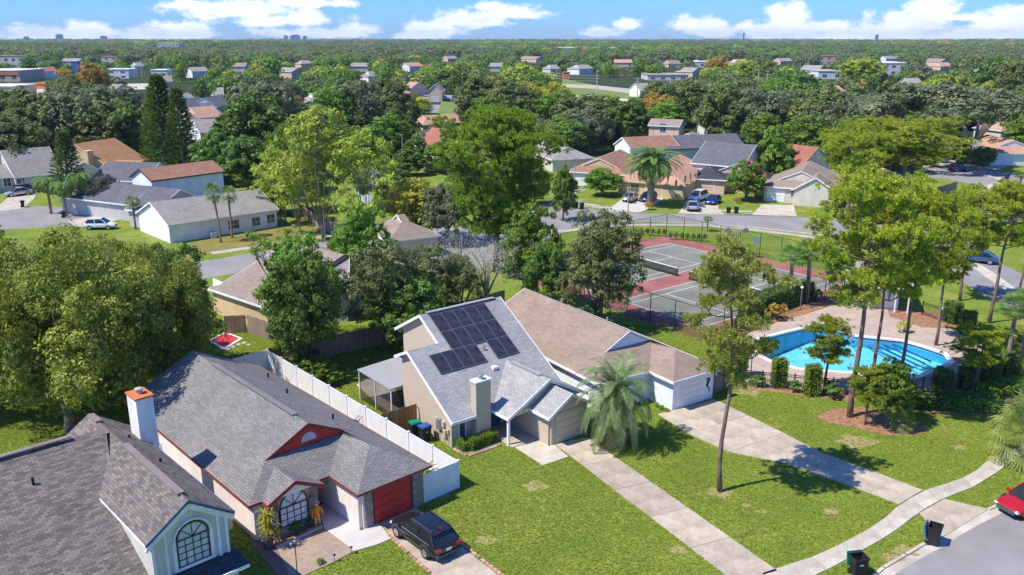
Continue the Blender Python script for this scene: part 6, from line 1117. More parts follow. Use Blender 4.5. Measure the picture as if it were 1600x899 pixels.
def mE(H, w): 
    H.mass(-4.5, 2.5, -6.5, .5, 2.5, .45, 'v', 0, 0); H.mass(-4.3, .5, -8.6, -5.0, 2.4, .6, 'v')
    H.vents([(2.8, .5, 4.6)])
he = mh('two storey pale house with a long rust brown roof behind the slate roof', (236, 283), (352, 268), 7, 'rust', P_bluewhite, T_dark, 'u', .45, ze=5.0, more=mE)
mh('small house with light slate roof wedged between the orange and rust roofs', (226, 284), (276, 270), 10, 'slate', P_white, T_white, 'v', .5, ze=3.4)
def mF(H, w):
    H.mass(1.0, 7.0, -4.2, 3.5, 2.6, .5, 'v'); H.chimney((-.6, 4.0, 0), 1.5, 1.1, 0, 6.2, P_yellow, P_yellow, pot=False)
hf_ = mh('yellow walled house with an orange shingle roof and square yellow chimney', (172, 262), (232, 250), 15, 'orange', P_yellow, P_yellow, 'u', .55, ze=3.2, sides=[(252, 244, 1.0, 1.0)], more=mF)
def mG(H, w): H.mass(7.6, 14.2, -3.8, 5, 2.6, .62, 'v'); H.garage((11, -3.5, .02), 2.6, 2.1, 'f', D_white); H.mass(-7.5, 4.2, 1.2, 9, 2.6, .5, 'u')
hg = mh('grey weathered roofed house with twin gables at the far left', (22, 278), (100, 270), 12, 'old', P_cream, T_white, 'u', .72, more=mG, wins=[(11, 285, 1.3, 1.5), (31, 285, .9, 1.3), (36, 284, .6, 1.3)])
h5 = mh('brown hip roofed house with pale eave behind the weathered wooden fence', (322, 450), (424, 484), 19, 'brown', P_tan, T_white, 'u', .34, f=1, b=1)
patch('patio_cover', 'pale flat patio roof along the back of the brown roofed house', 'patio cover', [(336, 466), (386, 490), (362, 500), (336, 482)], .01, T_white); bpy.data.objects['patio_cover'].location.z = 2.2
mh('grey walled gable house end hidden by the mottled tree', (470, 455), (545, 452), 10, 'old', P_greywall, T_white, 'u', .45, ze=3.4)
mh('brown hip roof showing between the yellow green tree and the mottled tree', (607, 378), (690, 368), 9, 'brown', P_cream, T_white, 'u', .5, f=3, b=3)
mh('blue grey house with dark gable seen through the bamboo', (580, 296), (640, 292), 14, 'slate', P_blue, T_dark, 'v', .5, ze=3.4, wins=[(608, 312, 1.4, 1.4)])
# right hand row along the upper street
def mHA(H, w): H.mass(-.6, w - 1.5, -3.6, 3, 2.6, .5, 'v', 2.6, 0)
ha = mh('tan house with rust roof and white garage at the bend of the upper street', (884, 268), ('r', -22, 11.5), 17, 'rust', P_tan, T_white, 'v', .42, f=2.2, gars=[(906, 280, 2.6, D_white)], wins=[(962, 286, 1.4, 1.3)])
hb = mh('yellow tan house with light tan roof beside the date palm', (962, 282), ('r', -26, 12.5), 19, 'peach', P_yellow, P_yellow, 'v', .42, f=2.5, gars=[(1022, 296, 2.8, P_yellow)], wins=[(992, 294, 1.5, 1.5)], sides=[(1056, 288, 1.1, 1.2), (1070, 280, 1.1, 1.2), (1078, 276, .9, 1.2), (1090, 270, .9, 1.2)])
def mHC(H, w): H.mass(-2.2, w * .38, -3.0, 4, 2.6, .5, 'v', 3.3, 0); H.garage((1.0, -2.6, .02), 2.8, 2.1, 'f', P_peach)
hcc = mh('peach walled house with dark slate roof behind the crape myrtle', (1098, 276), ('r', -20, 12), 11, 'dark', P_peach, T_white, 'v', .42, f=1.5, more=mHC)
def mHD(H, w): H.mass(5.0, w + .2, -1.6, 4, 2.6, .62, 'v')
hdd = mh('cream house with brown grey roof and white garage door right of the upper street bins', (1190, 291), ('r', -24, 12), 16, 'brown', P_cream, T_white, 'v', .42, f=2.2, gars=[(1212, 306, 2.6, D_white)], wins=[(1242, 302, 1.4, 1.3)], more=mHD)
mh('long low house with blue grey roof behind the brown fence', (1042, 234), (1166, 229), 10, 'slate', P_blue, T_dark, 'u', .5, wins=[(1093, 241, 1.0, 1.0), (1102, 240, 1.4, 1.2), (1112, 240, 1.0, 1.0)])
mh('white gable house end left of the round green tree', (1160, 262), (1200, 250), 10, 'slate', P_white, T_white, 'v', .55, ze=4.4)
mh('rust roofed house with white gable behind the long slate roof', (985, 232), (1062, 228), 8, 'rust', P_bluewhite, T_white, 'u', .5, ze=3.2)
mh('peach two storey house with brown roof and white window at the tree edge', (1012, 196), (1062, 198), 7, 'brown', P_peach, T_white, 'u', .4, ze=5.6, wins=[(1036, 200, 1.5, 2.2)], more=lambda H, w: H.mass(w - 1, w + 6, -4, 3, 2.8, .4, 'v', 2, 0))
mh('white house with steep dark roof under the pale limbed oak', (1103, 204), (1150, 204), 12, 'dark', P_white, T_white, 'u', .8, ze=3.0)
mh('weathered grey hip roofed house left of the rust roof', (862, 250), (930, 247), 16, 'old', P_cream, T_white, 'v', .45, f=3)
mh('brick gable house peeking from the right of the great pine', (852, 228), (884, 228), 9, 'old', paint('brick_far', (.34, .17, .12)), T_white, 'v', .6, ze=4.5)
mh('cream gable house behind the cream garage house', (1252, 262), (1300, 255), 12, 'red', P_cream, T_tan, 'v', .7, ze=4.0)
mh('tan hip roofed house under the wide spreading pine', (1352, 290), (1440, 292), 12, 'peach', P_cream, T_white, 'v', .45, f=5, b=5)
mh('grey roofed house with a brown garage door on the far right street', (1470, 233), (1520, 232), 10, 'old', P_white, T_white, 'v', .3, f=2, gars=[(1489, 240, 2.6, D_brown)])
mh('house with an orange roof and white garage at the far right', (1548, 240), (1640, 240), 14, 'peach', P_white, T_white, 'v', .4, f=3, gars=[(1568, 248, 2.6, D_white)])
mh('pale house between the two far right garages', (1520, 236), (1560, 234), 10, 'old', P_peach, T_white, 'u', .35)
mh('peach roofed bungalow on the lawn in the middle distance', (660, 196), (742, 190), 9, 'peach', P_cream, T_white, 'u', .5, f=3, wins=[(700, 201, 1.3, 1.1), (714, 199, 2.0, 1.3)])
mh('red roofed house beside the pale pole', (636, 226), (676, 232), 12, 'red', P_white, T_white, 'u', .6, ze=3.2, f=2)
mh('cream gabled house with brown roof on the distant road', (667, 143), (692, 143), 14, 'brown', P_peach, T_white, 'v', .9, ze=4.5, gars=[(680, 150, 3.2, D_white)])
for (L_, R_, rk, wl, lb, k_, f_) in [((288, 160), (312, 158), 'old', P_white, 'white house with arched window behind the tall conifers', .5, 0), ((290, 172), (335, 165), 'slate', P_white, 'blue grey roof left of the dome shaped tree', .5, 0), ((340, 168), (372, 160), 'slate', P_white, 'slate roof touching the dome shaped tree', .5, 3), ((300, 186), (350, 182), 'peach', P_peach, 'peach roof beside the dome shaped tree', .5, 3), ((303, 200), (330, 196), 'brown', P_cream, 'brown hip roof below the peach roof', .5, 3), ((225, 180), (250, 176), 'red', P_peach, 'mauve red roof left of the tall conifers', .6, 0), ((312, 208), (346, 206), 'old', P_white, 'pale green grey roof nearest below the peach roof', .5, 0), ((270, 150), (290, 148), 'slate', P_white, 'small slate roof high behind the tall conifers', .5, 0)]:
    mh(lb, L_, R_, 12, rk, wl, T_white, 'v' if k_ > .55 else 'u', k_, f=f_)
for k_, (x, y, lb) in enumerate([(1180, 172, 'tan roof showing through the middle right trees'), (1240, 180, 'orange roof showing through the middle right trees'), (1395, 155, 'pale roof among trees left of the yellow tree'), (1565, 205, 'orange roof behind the far right live oak'), (820, 182, 'grey roof left behind the great pine')]): mh(lb, (x, y), (x + 26, y - 1), 10, ('tan', 'orange', 'old', 'peach', 'old')[k_], P_cream, T_white, 'u', .5, f=2)
tarp = thing('canopy', 'bright blue tarpaulin canopy in the trees above the spreading pine', 'canopy', G(1345, 215)); ch_ = height_at(G(1345, 215), 196); mb = MB(); mb.prism([(-2.5, -1.5, ch_ - 1.2), (2.5, -1.5, ch_ - 1.2), (1.5, 1.5, ch_), (-1.5, 1.5, ch_)], (0, 0, .06)); mb.build('sheet', mat('tarp_blue', (.04, .22, .62), rough=.5), tarp)
for s_ in (-2.3, 2.3): mb = MB(); mb.tube([(s_, -1.4, 0), (s_, -1.4, ch_ - 1.15)], [.04, .04], 5); mb.build('post', M_galv, tarp)
# driveways and walks of the middle distance
def dpatch(label, px, z=.03, m=M_walk): patch('driveway', label, 'driveway', px, z, m)
dpatch('driveway of the white garage at the bend', [(882, 296), (918, 297), (890, 305), (872, 312), (866, 304)]); dpatch('wide white driveway with two parked cars', [(958, 322), (985, 302), (1040, 308), (1010, 328), (1000, 332), (945, 331)], m=M_white_conc); dpatch('driveway of the dark roofed house', [(1060, 334), (1078, 308), (1125, 308), (1122, 326), (1132, 336)]); dpatch('driveway of the cream garage house', [(1190, 320), (1240, 321), (1245, 338), (1175, 336)]); dpatch('driveway of the left grey house', [(0, 320), (25, 298), (60, 300), (52, 312), (36, 326), (0, 330)]); dpatch('driveway in front of the mauve garage', [(105, 345), (200, 330), (212, 338), (150, 352), (120, 356)]); dpatch('driveway of the brown garage on the right', [(1478, 250), (1500, 249), (1500, 256), (1460, 258)]); dpatch('driveway of the far right white garage', [(1552, 256), (1582, 257), (1560, 266), (1535, 262)])
strip('sidewalk', [(866, 304), (900, 316), (960, 327), (985, 329)], 1.5, .02, M_walk); strip('sidewalk', [(700, 372), (790, 358), (880, 362), (960, 352), (1040, 351.5), (1110, 353), (1180, 360), (1240, 367), (1300, 376)], 1.5, .02, M_walk); strip('sidewalk', [(1120, 329), (1150, 330.5), (1176, 331)], 1.4, .02, M_walk); strip('sidewalk', [(330, 396), (400, 386), (470, 375), (520, 368)], 1.5, .02, M_walk)
strip('sidewalk', [(1440, 330), (1480, 318), (1520, 302), (1556, 288), (1568, 283), (1558, 278), (1540, 275)], 1.6, .022, M_walk); strip('sidewalk', [(1460, 380), (1500, 400), (1540, 425), (1570, 447), (1620, 470)], 1.6, .02, M_walk)
for i, px in enumerate([(1460, 470), (1500, 500)]): pass
# tidy the boundary: utility poles and distant lines
def upole(label, bx, by, ty, group=None, m=None):
    g = G(bx, by, 0); h = height_at(g, ty); t_ = thing('utility_pole', label, 'utility pole', g, 0, group); mb = MB(); mb.tube([(0, 0, 0), (0, 0, h)], [.22, .15], 6); mb.build('pole', m or mat('pole_pale', (.5, .49, .47), rough=.8), t_)
    for z in (.6, 1.8): mb = MB(); mb.box((0, 0, h - z), (2.6, .14, .14)); mb.build('crossarm', MATS['pole_pale'], t_)
    return g + Vector((0, 0, h - .6))
UP = [upole('pale utility pole %s' % s, x, b, t) for x, b, t, s in ((932, 156, 116, 'at the left end of the distant avenue'), (995, 160, 121, 'right of the pole at the avenue end'), (1046, 150, 122, 'behind the avenue oaks'), (1390, 165, 142, 'beside the right hand lime tree'), (222, 122, 95, 'in the left forest gap'), (1183, 150, 108, 'left of the two pale palms'), (1197, 150, 110, 'right of the two pale palms'), (870, 118, 90, 'above the dark oak row'), (1024, 112, 88, 'behind the long retail building'), (1330, 118, 90, 'above the flat topped bright tree'))]
wr = thing('power_lines', 'thin power lines strung over the distant avenue', 'power line', UP[0]); mb = MB()
for dz in (0, -1.2, -2.4):
    for a_, b_ in ((UP[0], UP[1]), (UP[1], UP[1] + (UP[1] - UP[0]) * 1.6), (UP[0], UP[0] - (UP[1] - UP[0]) * 1.4)): 
        m_ = (a_ + b_) / 2 + Vector((0, 0, -.8 + dz)); mb.tube([a_ - UP[0] + Vector((0, 0, dz)), m_ - UP[0], b_ - UP[0] + Vector((0, 0, dz))], [.05] * 3, 3, cap=False)
mb.build('wires', mat('wire', (.35, .36, .36), rough=.5), wr, uv=False)
# ---------------- distant buildings ----------------
def block(label, x0, x1, yb, yt, depth, wall, roofm=None, cat='building', name='building', floors=2, wins=True, band=None, zb=0, dist_h=None):
    a, b_ = G(x0, yb), G(x1, yb); h = height_at(a, yt); d = b_ - a; w = hypot(d.x, d.y); t_ = thing(name, label, cat, a, atan2(d.y, d.x))
    mb = MB(); mb.box((w / 2, depth / 2, h / 2), (w, depth, h)); mb.build('wall', wall, t_)
    mb = MB(); mb.box((w / 2, depth / 2, h + .2), (w + .6, depth + .6, .5)); mb.build('roof', roofm or T_white, t_)
    if band: mb = MB(); mb.box((w / 2, -.15, h * .72), (w * .98, .3, h * .2)); mb.build('fascia_band', band, t_)
    if wins:
        n = max(2, int(w / 6)); 
        for i in range(min(n, 14)):
            for f_ in range(floors): window_into(t_, (w * (i + .5) / min(n, 14), 0, h * (f_ + .45) / floors), min(3, w / n * .55), h / floors * .4, 'f', T_white, M_glass, 2, 1)
    q = [PX(t_.location + Vector((0, 0, z))) for z in (0, h)]; protect(x0, q[1][1] - 1, x1, yt + (yb - yt) * .75, q[0][2]); return t_
P_far_w = paint('far_white', (.70, .70, .68)); P_far_t = paint('far_tan', (.62, .45, .33)); P_far_o = paint('far_orange', (.70, .22, .06)); P_far_r = paint('far_red_roof', (.48, .17, .11)); P_far_b = paint('far_blue', (.05, .15, .34)); P_teal = paint('far_teal', (.04, .28, .26))
block('peach shop block with a white parapet at the left edge', -40, 32, 128, 111, 30, P_far_t, T_white, wins=True, floors=1, band=P_far_o); block('low tan shop with flat white roof at the left edge', -60, 22, 154, 136, 20, P_far_t, T_white, floors=1); block('long building with red brown roof at the far left', -40, 40, 108, 88, 25, P_cream, P_far_r); block('red brown roofed building behind the left forest', 150, 184, 100, 89, 20, P_cream, P_far_r); block('white office box with a dark stairwell', 166, 202, 123, 109, 14, P_far_w, T_white, band=None)
block('white flat house block right of the office box', 237, 262, 122, 110, 14, P_far_w, T_white, floors=1); block('small white tower block in the left forest', 248, 280, 83, 68, 30, P_cream, T_white, floors=3); block('blue and white billboard like box in the left trees', 113, 124, 118, 96, 3, P_far_b, T_white, wins=False, floors=1); block('orange awning stall in the left parking lot', 57, 74, 140, 131, 10, P_far_o, P_far_o, wins=False)
block('long white retail building with coloured bands on the horizon', 873, 975, 84, 75, 60, P_far_w, T_white, band=P_teal, floors=1); block('white retail wing with red sign bands beyond the forest', 975, 1022, 83, 75, 60, P_far_w, P_far_r, band=P_far_r, floors=1)
block('long pale warehouse beyond the avenue', 1080, 1136, 106, 97, 40, P_far_w, T_white, floors=1); block('flat brown roofed school block with a red porch', 1012, 1075, 126, 118, 30, P_cream, mat('far_brown_roof', (.36, .29, .24)), floors=1); block('white and red pavilion in the right forest', 1278, 1318, 124, 112, 30, P_far_w, T_tan, floors=1); block('long white house block by the flat topped tree', 1374, 1416, 118, 99, 30, P_far_w, T_white, floors=2); block('pale office in the far right forest', 1420, 1446, 78, 73, 40, P_far_w, T_white, floors=2); block('tan house row in the right forest', 1278, 1312, 101, 88, 20, P_far_t, P_far_r); block('tan far right house', 1590, 1640, 104, 96, 20, P_far_t, P_far_r, floors=1)
block('red gabled hut under the avenue oaks', 880, 890, 124, 114, 8, P_far_o, P_far_r, wins=False)
for (x0, x1, yt, lb) in [(89, 97, 54.5, 'blue office tower on the left horizon'), (38, 44, 58, 'small tower at the far left horizon'), (158, 166, 57, 'stepped tower on the left horizon'), (455, 468, 55.5, 'wide blue hotel block on the horizon'), (444, 449, 56, 'slim tower beside the wide hotel block'), (474, 479, 57, 'small tower right of the wide hotel block'), (1161, 1163, 52, 'thin mast on the right horizon'), (1368, 1372, 55, 'water tower like block on the right horizon')]:
    D_ = 5200.; x = (x0 + x1) / 2; X_ = (x - 800) / 1396 * D_; hh = CH + (YH - yt) / 1396 * D_ * 1.0; ww = (x1 - x0) / 1396 * D_; t_ = thing('office_tower', lb, 'tower', (X_, D_, 0)); mb = MB(); mb.box((0, 0, hh / 2), (ww, ww, hh)); mb.build('facade', mat('tower_haze_glass', (.05, .13, .26), rough=.25, spec=.8, scale=.02), t_, uv=False); mb = MB(); mb.box((0, 0, hh + 1.5), (ww * .6, ww * .6, 3)); mb.build('roof_plant', MATS['tower_haze_glass'], t_, uv=False)  # blue of the distance haze is put into the towers' glass colour

for i, (x, yb, yt, w_, rk, lb) in enumerate(sorted([(120, 108, 99, 22, 'red', 'far left'), (210, 104, 96, 16, 'old', 'left'), (330, 150, 141, 20, 'old', 'left of centre'), (405, 148, 140, 16, 'peach', 'left of centre'), (520, 176, 166, 18, 'old', 'centre'), (575, 120, 113, 14, 'tan', 'centre'), (860, 108, 101, 16, 'old', 'right of centre'), (1045, 100, 94, 20, 'tan', 'right of centre'), (1098, 100, 94, 18, 'old', 'right'), (1150, 98, 92, 22, 'peach', 'right'), (1220, 96, 90, 20, 'old', 'right'), (1345, 170, 160, 18, 'tan', 'right'), (1470, 104, 97, 20, 'peach', 'far right'), (1520, 148, 140, 18, 'tan', 'far right'), (1590, 130, 122, 22, 'peach', 'far right'), (700, 92, 87, 16, 'old', 'centre'), (1385, 92, 87, 24, 'old', 'right'), (250, 128, 121, 20, 'tan', 'left'), (470, 100, 95, 18, 'old', 'left of centre'), (1000, 142, 136, 20, 'old', 'right of centre')])):
    mh('distant %s roofed house, %s from the left of the lone houses in the forest' % (dict(red='red', old='pale grey', peach='peach', tan='tan')[rk], 'first second third fourth fifth sixth seventh eighth ninth tenth eleventh twelfth thirteenth fourteenth fifteenth sixteenth seventeenth eighteenth nineteenth twentieth'.split()[i]), (x, yb), (x + w_, yb - .4), 12, rk, (P_cream, P_white, P_peach)[i % 3], T_white, 'u', .5, ze=3.3, f=(0, 2.5)[i % 2])

for i, (x, yb, w_, rk) in enumerate(sorted([(60, 112, 26, 'red'), (95, 96, 24, 'old'), (150, 142, 22, 'tan'), (300, 112, 24, 'old'), (360, 104, 20, 'tan'), (430, 112, 22, 'old'), (480, 160, 20, 'old'), (620, 138, 18, 'peach'), (545, 104, 26, 'old'), (640, 104, 20, 'peach'), (760, 104, 22, 'old'), (810, 92, 24, 'tan'), (905, 108, 20, 'old'), (960, 98, 26, 'peach'), (1055, 112, 24, 'old'), (1180, 112, 22, 'red'), (1250, 108, 26, 'old'), (1300, 146, 22, 'peach'), (1420, 132, 20, 'old'), (1440, 96, 26, 'tan'), (1545, 112, 24, 'old'), (1120, 158, 18, 'old')])):
    mh('wide low %s roofed building, %s from the left among the far forest roofs' % (dict(red='red', old='pale grey', peach='peach', tan='tan')[rk], 'first second third fourth fifth sixth seventh eighth ninth tenth eleventh twelfth thirteenth fourteenth fifteenth sixteenth seventeenth eighteenth nineteenth twentieth twenty-first twenty-second'.split()[i]), (x, yb), (x + w_ * 1.15, yb + (i % 3 - 1) * .8), 13, rk, (P_white, P_cream, P_peach)[i % 3], T_white, 'u', .42, ze=4.2, f=(3, 0)[i % 2], name='building', cat='building')
# ---------------- the tree belt and the far forest ----------------
# keep the photographed openings clear
for bx in [(0, 118, 100, 150, 9e3), (655, 150, 745, 178, 9e3), (690, 165, 760, 205, 9e3), (875, 122, 1010, 160, 9e3), (945, 300, 1260, 345, 9e3), (330, 330, 560, 400, 9e3), (0, 295, 215, 365, 9e3), (1450, 255, 1600, 330, 9e3), (1340, 144, 1370, 158, 9e3), (1000, 345, 1240, 380, 9e3)]: protect(*bx)
def blocked(x, y, h, w):
    q = PX((x, y, h)); q0 = PX((x, y, 0)); r = w / 2 * FPX / q[2]; a0, a1, b0, b1 = q[0] - r * .8, q[0] + r * .8, q[1], q0[1]
    for x0, y0, x1, y1, d in PROT:
        if d > 8e3:
            if x0 < q0[0] < x1 and y0 < q0[1] < y1: return True
            if x0 < q0[0] < x1 and y0 + .15 * (y1 - y0) < q[1] < y1 and q0[1] > y1: return True
            if x0 < q0[0] < x1 and q[1] < y0 + .15 * (y1 - y0) and q0[1] > y1 and q0[1] < y1 + 60: return True
            if q[2] < 0: return True
            continue
        ix = min(a1, x1) - max(a0, x0); iy = min(b1, y1) - max(b0, y0)
        if ix > 0 and iy > 0 and q0[2] < d + w * .6 and (ix * iy > .18 * (x1 - x0) * (y1 - y0) or ix * iy > .35 * (a1 - a0) * (b1 - b0)): return True
        if abs(q0[2] - d) < w * .9 and ix > 0 and iy > 0: return True
    return False
CLEAR = [(455, 300, 560, 372), (860, 335, 1330, 480), (440, 375, 640, 420)]
cand = []
y = 168.0
while y < 430:
    sp_ = 8.5 + (y - 160) * .016; x = -.66 * y
    while x < .66 * y:
        cand.append((x + RNG.uniform(-.4, .4) * sp_, y + RNG.uniform(-.4, .4) * sp_)); x += sp_
    y += sp_ * .9
existing = [(o.location.x, o.location.y, o.scale.x) for o in COL.objects if o.get('category') == 'tree']
lot = []
for x, y in cand:
    n_ = .25 + math.sin(x * .021 + 1.3) + math.sin(y * .027 + x * .013) + random.gauss(0, .75)
    k_ = 'oak' if n_ < -.55 else 'olive' if n_ < .1 else 'dense' if n_ < .7 else 'bright' if n_ < 1.7 else 'lime' if n_ < 2.1 else 'rust' if random.random() < .5 else 'yellow'
    q0 = PX((x, y, 0))
    if q0[1] > 246 and not (q0[0] < 220 or 350 < q0[0] < 640 or q0[0] > 1290): continue
    if q0[1] > 270: continue
    h = random.uniform(7.5, 13.5) * (1.0 if y > 230 else .8); w = random.uniform(8, 13.5)
    if blocked(x, y, h, w): continue
    if any(hypot(x - a, y - b) < 3.6 for a, b, s in existing): continue
    lot.append((q0[2], x, y, h, w, k_))
lot.sort()
desc = dict(oak='grey green live oak', olive='pale olive oak', dense='dark evergreen tree', bright='bright green tree', lime='lime green tree', rust='rust coloured tree', yellow='yellow tree')
NEAR_N = 215
for i, (z_, x, y, h, w, k_) in enumerate(lot[:NEAR_N]):
    q = PX((x, y, 0)); side_ = 'left' if q[0] < 530 else 'middle' if q[0] < 1060 else 'right'; far_ = 'first rows of the forest' if z_ < 245 else 'deeper rows of the forest'
    plant(k_, Vector((x, y, 0)), h, w, '%s among the %s, %s side' % (desc[k_], far_, side_), '%ss of the forest edge' % desc[k_])
# everything beyond: one forest, scattered
def simple_crown(matk, leaf=1.0, n=520, R=5.0, H=10.):
    lb = [(np.array([cos(i * 2.4) * R * .5 * math.sqrt(i / 7), sin(i * 2.4) * R * .5 * math.sqrt(i / 7), H * (.5 + .18 * math.cos(i * 1.9))]), R * random.uniform(.38, .52)) for i in range(8)]
    C, Nn = [], []
    for c, q in lb: d = sph(n // 8); d[:, 2] = np.abs(d[:, 2]) * np.where(RNG.random(len(d)) < .8, 1, -1); C.append(c + d * q * RNG.uniform(.75, 1.08, (len(d), 1))); Nn.append(d + RNG.normal(size=d.shape) * .5 + np.array([0, 0, .2]))
    C.append(np.stack([RNG.normal(size=60) * R * .45, RNG.normal(size=60) * R * .45, RNG.uniform(.5, H * .45, 60)], 1)); Nn.append(sph(60))
    return leaf_mesh('forest_tree', np.concatenate(C), np.concatenate(Nn), RNG.uniform(.7, 1.3, sum(len(c) for c in C)) * leaf, LM[matk], .8)
kinds = ['oak', 'oak', 'olive', 'olive', 'dense', 'dense', 'bright', 'oak', 'lime', 'rust']
src = bpy.data.collections.new('forest_kinds'); 
for i, k_ in enumerate(kinds): o = bpy.data.objects.new('forest_tree_%02d' % i, simple_crown(k_)); src.objects.link(o)
P_, Sc, Ix = [], [], []
for z_, x, y, h, w, k_ in lot[NEAR_N:]: P_.append((x, y, 0)); Sc.append((w / 10, w / 10, h / 10)); Ix.append(kinds.index(k_) if k_ in kinds else 6)
def fill(y0, y1, sp0, sp1, hmul=1.0, wmul=1.0):
    y = y0
    while y < y1:
        sp_ = sp0 + (sp1 - sp0) * (y - y0) / (y1 - y0); n = int(1.34 * y / sp_) + 2; xs_ = -.67 * y + np.arange(n) * sp_ + RNG.uniform(-.45, .45, n) * sp_; ys_ = y + RNG.uniform(-.45, .45, n) * sp_
        for x, yy in zip(xs_, ys_):
            n_ = math.sin(x * .006 + 1.3) + math.sin(yy * .005 + x * .004) + random.gauss(0, .8); k_ = 0 if n_ < -.7 else 2 if n_ < .1 else 4 if n_ < .7 else 6 if n_ < 1.9 else 8 if n_ < 2.75 else 9
            h = random.uniform(8, 14.5) * hmul * (1 + .15 * math.sin(x * .011 + yy * .007) + (.35 * max(0, math.sin(x * .0031 + 1) * math.sin(yy * .002)) if yy > 1500 else 0)); w = random.uniform(7.5, 18) * wmul; h *= .82 + w / wmul * .014
            if yy < 1400 and blocked(x, yy, h, w): continue
            P_.append((x, yy, 0)); Sc.append((w / 10, w / 10, h / 10)); Ix.append(k_ + (random.random() < .5 and k_ < 6))
        y += sp_ * .92
fill(430, 900, 11.5, 14, 1, 1.1); fill(900, 2200, 17, 26, 1.05, 1.7); fill(2200, 7000, 34, 75, 1.15, 3.4)
me = bpy.data.meshes.new('forest'); me.vertices.add(len(P_)); me.vertices.foreach_set('co', np.array(P_, np.float32).ravel())
for nm_, ty, data in (('tscale', 'FLOAT_VECTOR', np.array(Sc, np.float32)), ('tkind', 'INT', np.array(Ix, np.int32)), ('trot', 'FLOAT', RNG.uniform(0, 6.28, len(P_)).astype(np.float32))):
    a_ = me.attributes.new(nm_, ty, 'POINT'); a_.data.foreach_set('vector' if ty == 'FLOAT_VECTOR' else 'value', data.ravel())
fo = bpy.data.objects.new('far_forest', me); COL.objects.link(fo); tag(fo, 'continuous forest of oaks and pines stretching to the horizon', 'forest', kind='stuff')
ng = bpy.data.node_groups.new('forest', 'GeometryNodeTree'); ng.interface.new_socket('Geometry', in_out='INPUT', socket_type='NodeSocketGeometry'); ng.interface.new_socket('Geometry', in_out='OUTPUT', socket_type='NodeSocketGeometry')
gi, go = ng.nodes.new('NodeGroupInput'), ng.nodes.new('NodeGroupOutput'); ip = ng.nodes.new('GeometryNodeInstanceOnPoints'); ci = ng.nodes.new('GeometryNodeCollectionInfo'); ci.inputs['Collection'].default_value = src; ci.inputs['Separate Children'].default_value = True
def attr(nm_, ty): n = ng.nodes.new('GeometryNodeInputNamedAttribute'); n.data_type = ty; n.inputs['Name'].default_value = nm_; return [s for s in n.outputs if s.enabled][0]
cx_ = ng.nodes.new('ShaderNodeCombineXYZ'); Lk = ng.links.new; Lk(attr('trot', 'FLOAT'), cx_.inputs[2]); Lk(gi.outputs[0], ip.inputs['Points']); Lk(ci.outputs[0], ip.inputs['Instance']); ip.inputs['Pick Instance'].default_value = True; Lk(attr('tkind', 'INT'), ip.inputs['Instance Index']); Lk(cx_.outputs[0], ip.inputs['Rotation']); Lk(attr('tscale', 'FLOAT_VECTOR'), ip.inputs['Scale']); Lk(ip.outputs[0], go.inputs[0])
md = fo.modifiers.new('scatter', 'NODES'); md.node_group = ng
print('trees', len(lot), 'forest points', len(P_))
# ---------------- short grass of the near lawns ----------------
def inside(poly, X_, Y_):
    r = np.zeros(len(X_), bool); n = len(poly)
    for i in range(n):
        a, b = poly[i], poly[(i + 1) % n]
        if abs(a.y - b.y) < 1e-9: continue
        c = ((a.y > Y_) != (b.y > Y_)) & (X_ < (b.x - a.x) * (Y_ - a.y) / (b.y - a.y) + a.x); r ^= c
    return r
for H_, u0, u1, v0, v1 in ((h3, 0, 9.4, 0, 10.2), (h3, 3, 5.4, -2.4, 0), (h3, 5.3, 8.8, -4, 0), (h2, 0, 9.3, 0, 18), (h2, 4.8, 9.3, -3.1, 0), (h2, .5, 5, -1.4, 2), (h4, -4.8, 4.3, 2.6, 18.6), (h4, 0, 4.2, 0, 3), (h1, -15.8, 2.4, -4.6, 12)): PAVED.append([H_.Wd(u0, v0), H_.Wd(u1, v0), H_.Wd(u1, v1), H_.Wd(u0, v1)])
PAVED += [pts(*deck_px), pts((800, 697), (848, 728), (888, 714.5), (866, 695.5), (858, 698), (842, 689), (820, 691)), pts((1366, 902), (1380, 888.5), (1415, 868), (1452, 846), (1495, 822), (1545, 797), (1605, 769), (1700, 740), (1800, 960), (1350, 960))]
n_ = 380000; Y_ = np.sqrt(RNG.uniform(34 ** 2, 78 ** 2, n_)); X_ = RNG.uniform(-.66, .66, n_) * Y_; keep = np.ones(n_, bool)
for pl_ in PAVED: keep &= ~inside(pl_, X_, Y_)
for pl_ in WORN: keep &= ~(inside(pl_, X_, Y_) & (RNG.random(n_) < .72))
thin = np.sin(X_ * .9 + 2 * np.sin(Y_ * .31)) + np.sin(Y_ * .7 + 1.5 * np.sin(X_ * .43)) + RNG.normal(size=n_) * .8; keep &= ~((thin > 1.7) & (RNG.random(n_) < .6))
X_, Y_ = X_[keep], Y_[keep]
V = []
for k in range(7):
    a_ = RNG.uniform(0, 6.28); r_ = RNG.uniform(0, .09); c_ = np.array([cos(a_ * 3) * r_, sin(a_ * 3) * r_, 0]); d_ = np.array([cos(a_), sin(a_), 0]); s_ = np.array([-sin(a_), cos(a_), 0]) * .016; h_ = RNG.uniform(.03, .065)
    V += [c_ - s_, c_ + s_, c_ + s_ * .4 + d_ * .05 + np.array([0, 0, h_]), c_ - s_ * .4 + d_ * .05 + np.array([0, 0, h_])]
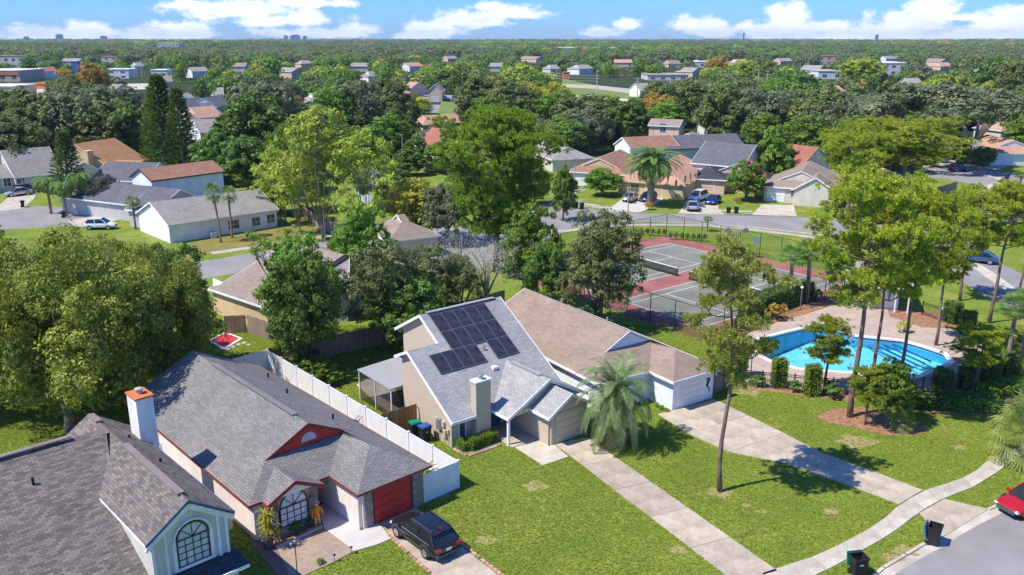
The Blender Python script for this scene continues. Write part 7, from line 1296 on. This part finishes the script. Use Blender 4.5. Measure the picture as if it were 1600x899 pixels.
M_blade = mat('grass_blade', (.22, .325, .035), (.47, .51, .09), rough=.6, scale=.25, detail=9, obj_var=0, island=0, translucent=.45, spec=.15)
me = quads('grass_tuft', np.array(V), 7, 4, M_blade); tsrc = bpy.data.collections.new('grass_kinds'); tsrc.objects.link(bpy.data.objects.new('grass_tuft', me))
gm = bpy.data.meshes.new('lawn_grass'); gm.vertices.add(len(X_)); gm.vertices.foreach_set('co', np.stack([X_, Y_, np.zeros(len(X_))], 1).astype(np.float32).ravel())
sc_ = RNG.uniform(.6, 1.25, len(X_)).astype(np.float32)[:, None].repeat(3, 1)
for nm_, ty, data in (('tscale', 'FLOAT_VECTOR', sc_), ('tkind', 'INT', np.zeros(len(X_), np.int32)), ('trot', 'FLOAT', RNG.uniform(0, 6.28, len(X_)).astype(np.float32))):
    a_ = gm.attributes.new(nm_, ty, 'POINT'); a_.data.foreach_set('vector' if ty == 'FLOAT_VECTOR' else 'value', data.ravel())
go_ = bpy.data.objects.new('lawn_grass', gm); COL.objects.link(go_); tag(go_, 'short grass blades of the near lawns', 'grass', kind='stuff')
ng2 = ng.copy(); [n for n in ng2.nodes if n.type == 'COLLECTION_INFO'][0].inputs['Collection'].default_value = tsrc
m2_ = go_.modifiers.new('scatter', 'NODES'); m2_.node_group = ng2; print('grass', len(X_))
# ---------------- air ----------------
hz = MB(); hz.v = [(-11500, -400, -4), (11500, -400, -4), (11500, 12500, -4), (-11500, 12500, -4), (-11500, -400, 110), (11500, -400, 110), (11500, 12500, 110), (-11500, 12500, 110)]
hz.f = [(3, 2, 1, 0), (4, 5, 6, 7), (0, 1, 5, 4), (1, 2, 6, 5), (2, 3, 7, 6), (3, 0, 4, 7)]; hz.m = [0] * 6
m = bpy.data.materials.new('haze'); m.use_nodes = True; t = m.node_tree; t.nodes.clear(); o = N(t, 'ShaderNodeOutputMaterial'); pv = N(t, 'ShaderNodeVolumePrincipled', i_Density=.00007); pv.inputs['Color'].default_value = (.72, .86, 1, 1); t.links.new(pv.outputs[0], o.inputs['Volume'])
ho = hz.build('haze', m, uv=False); ho['kind'] = 'stuff'
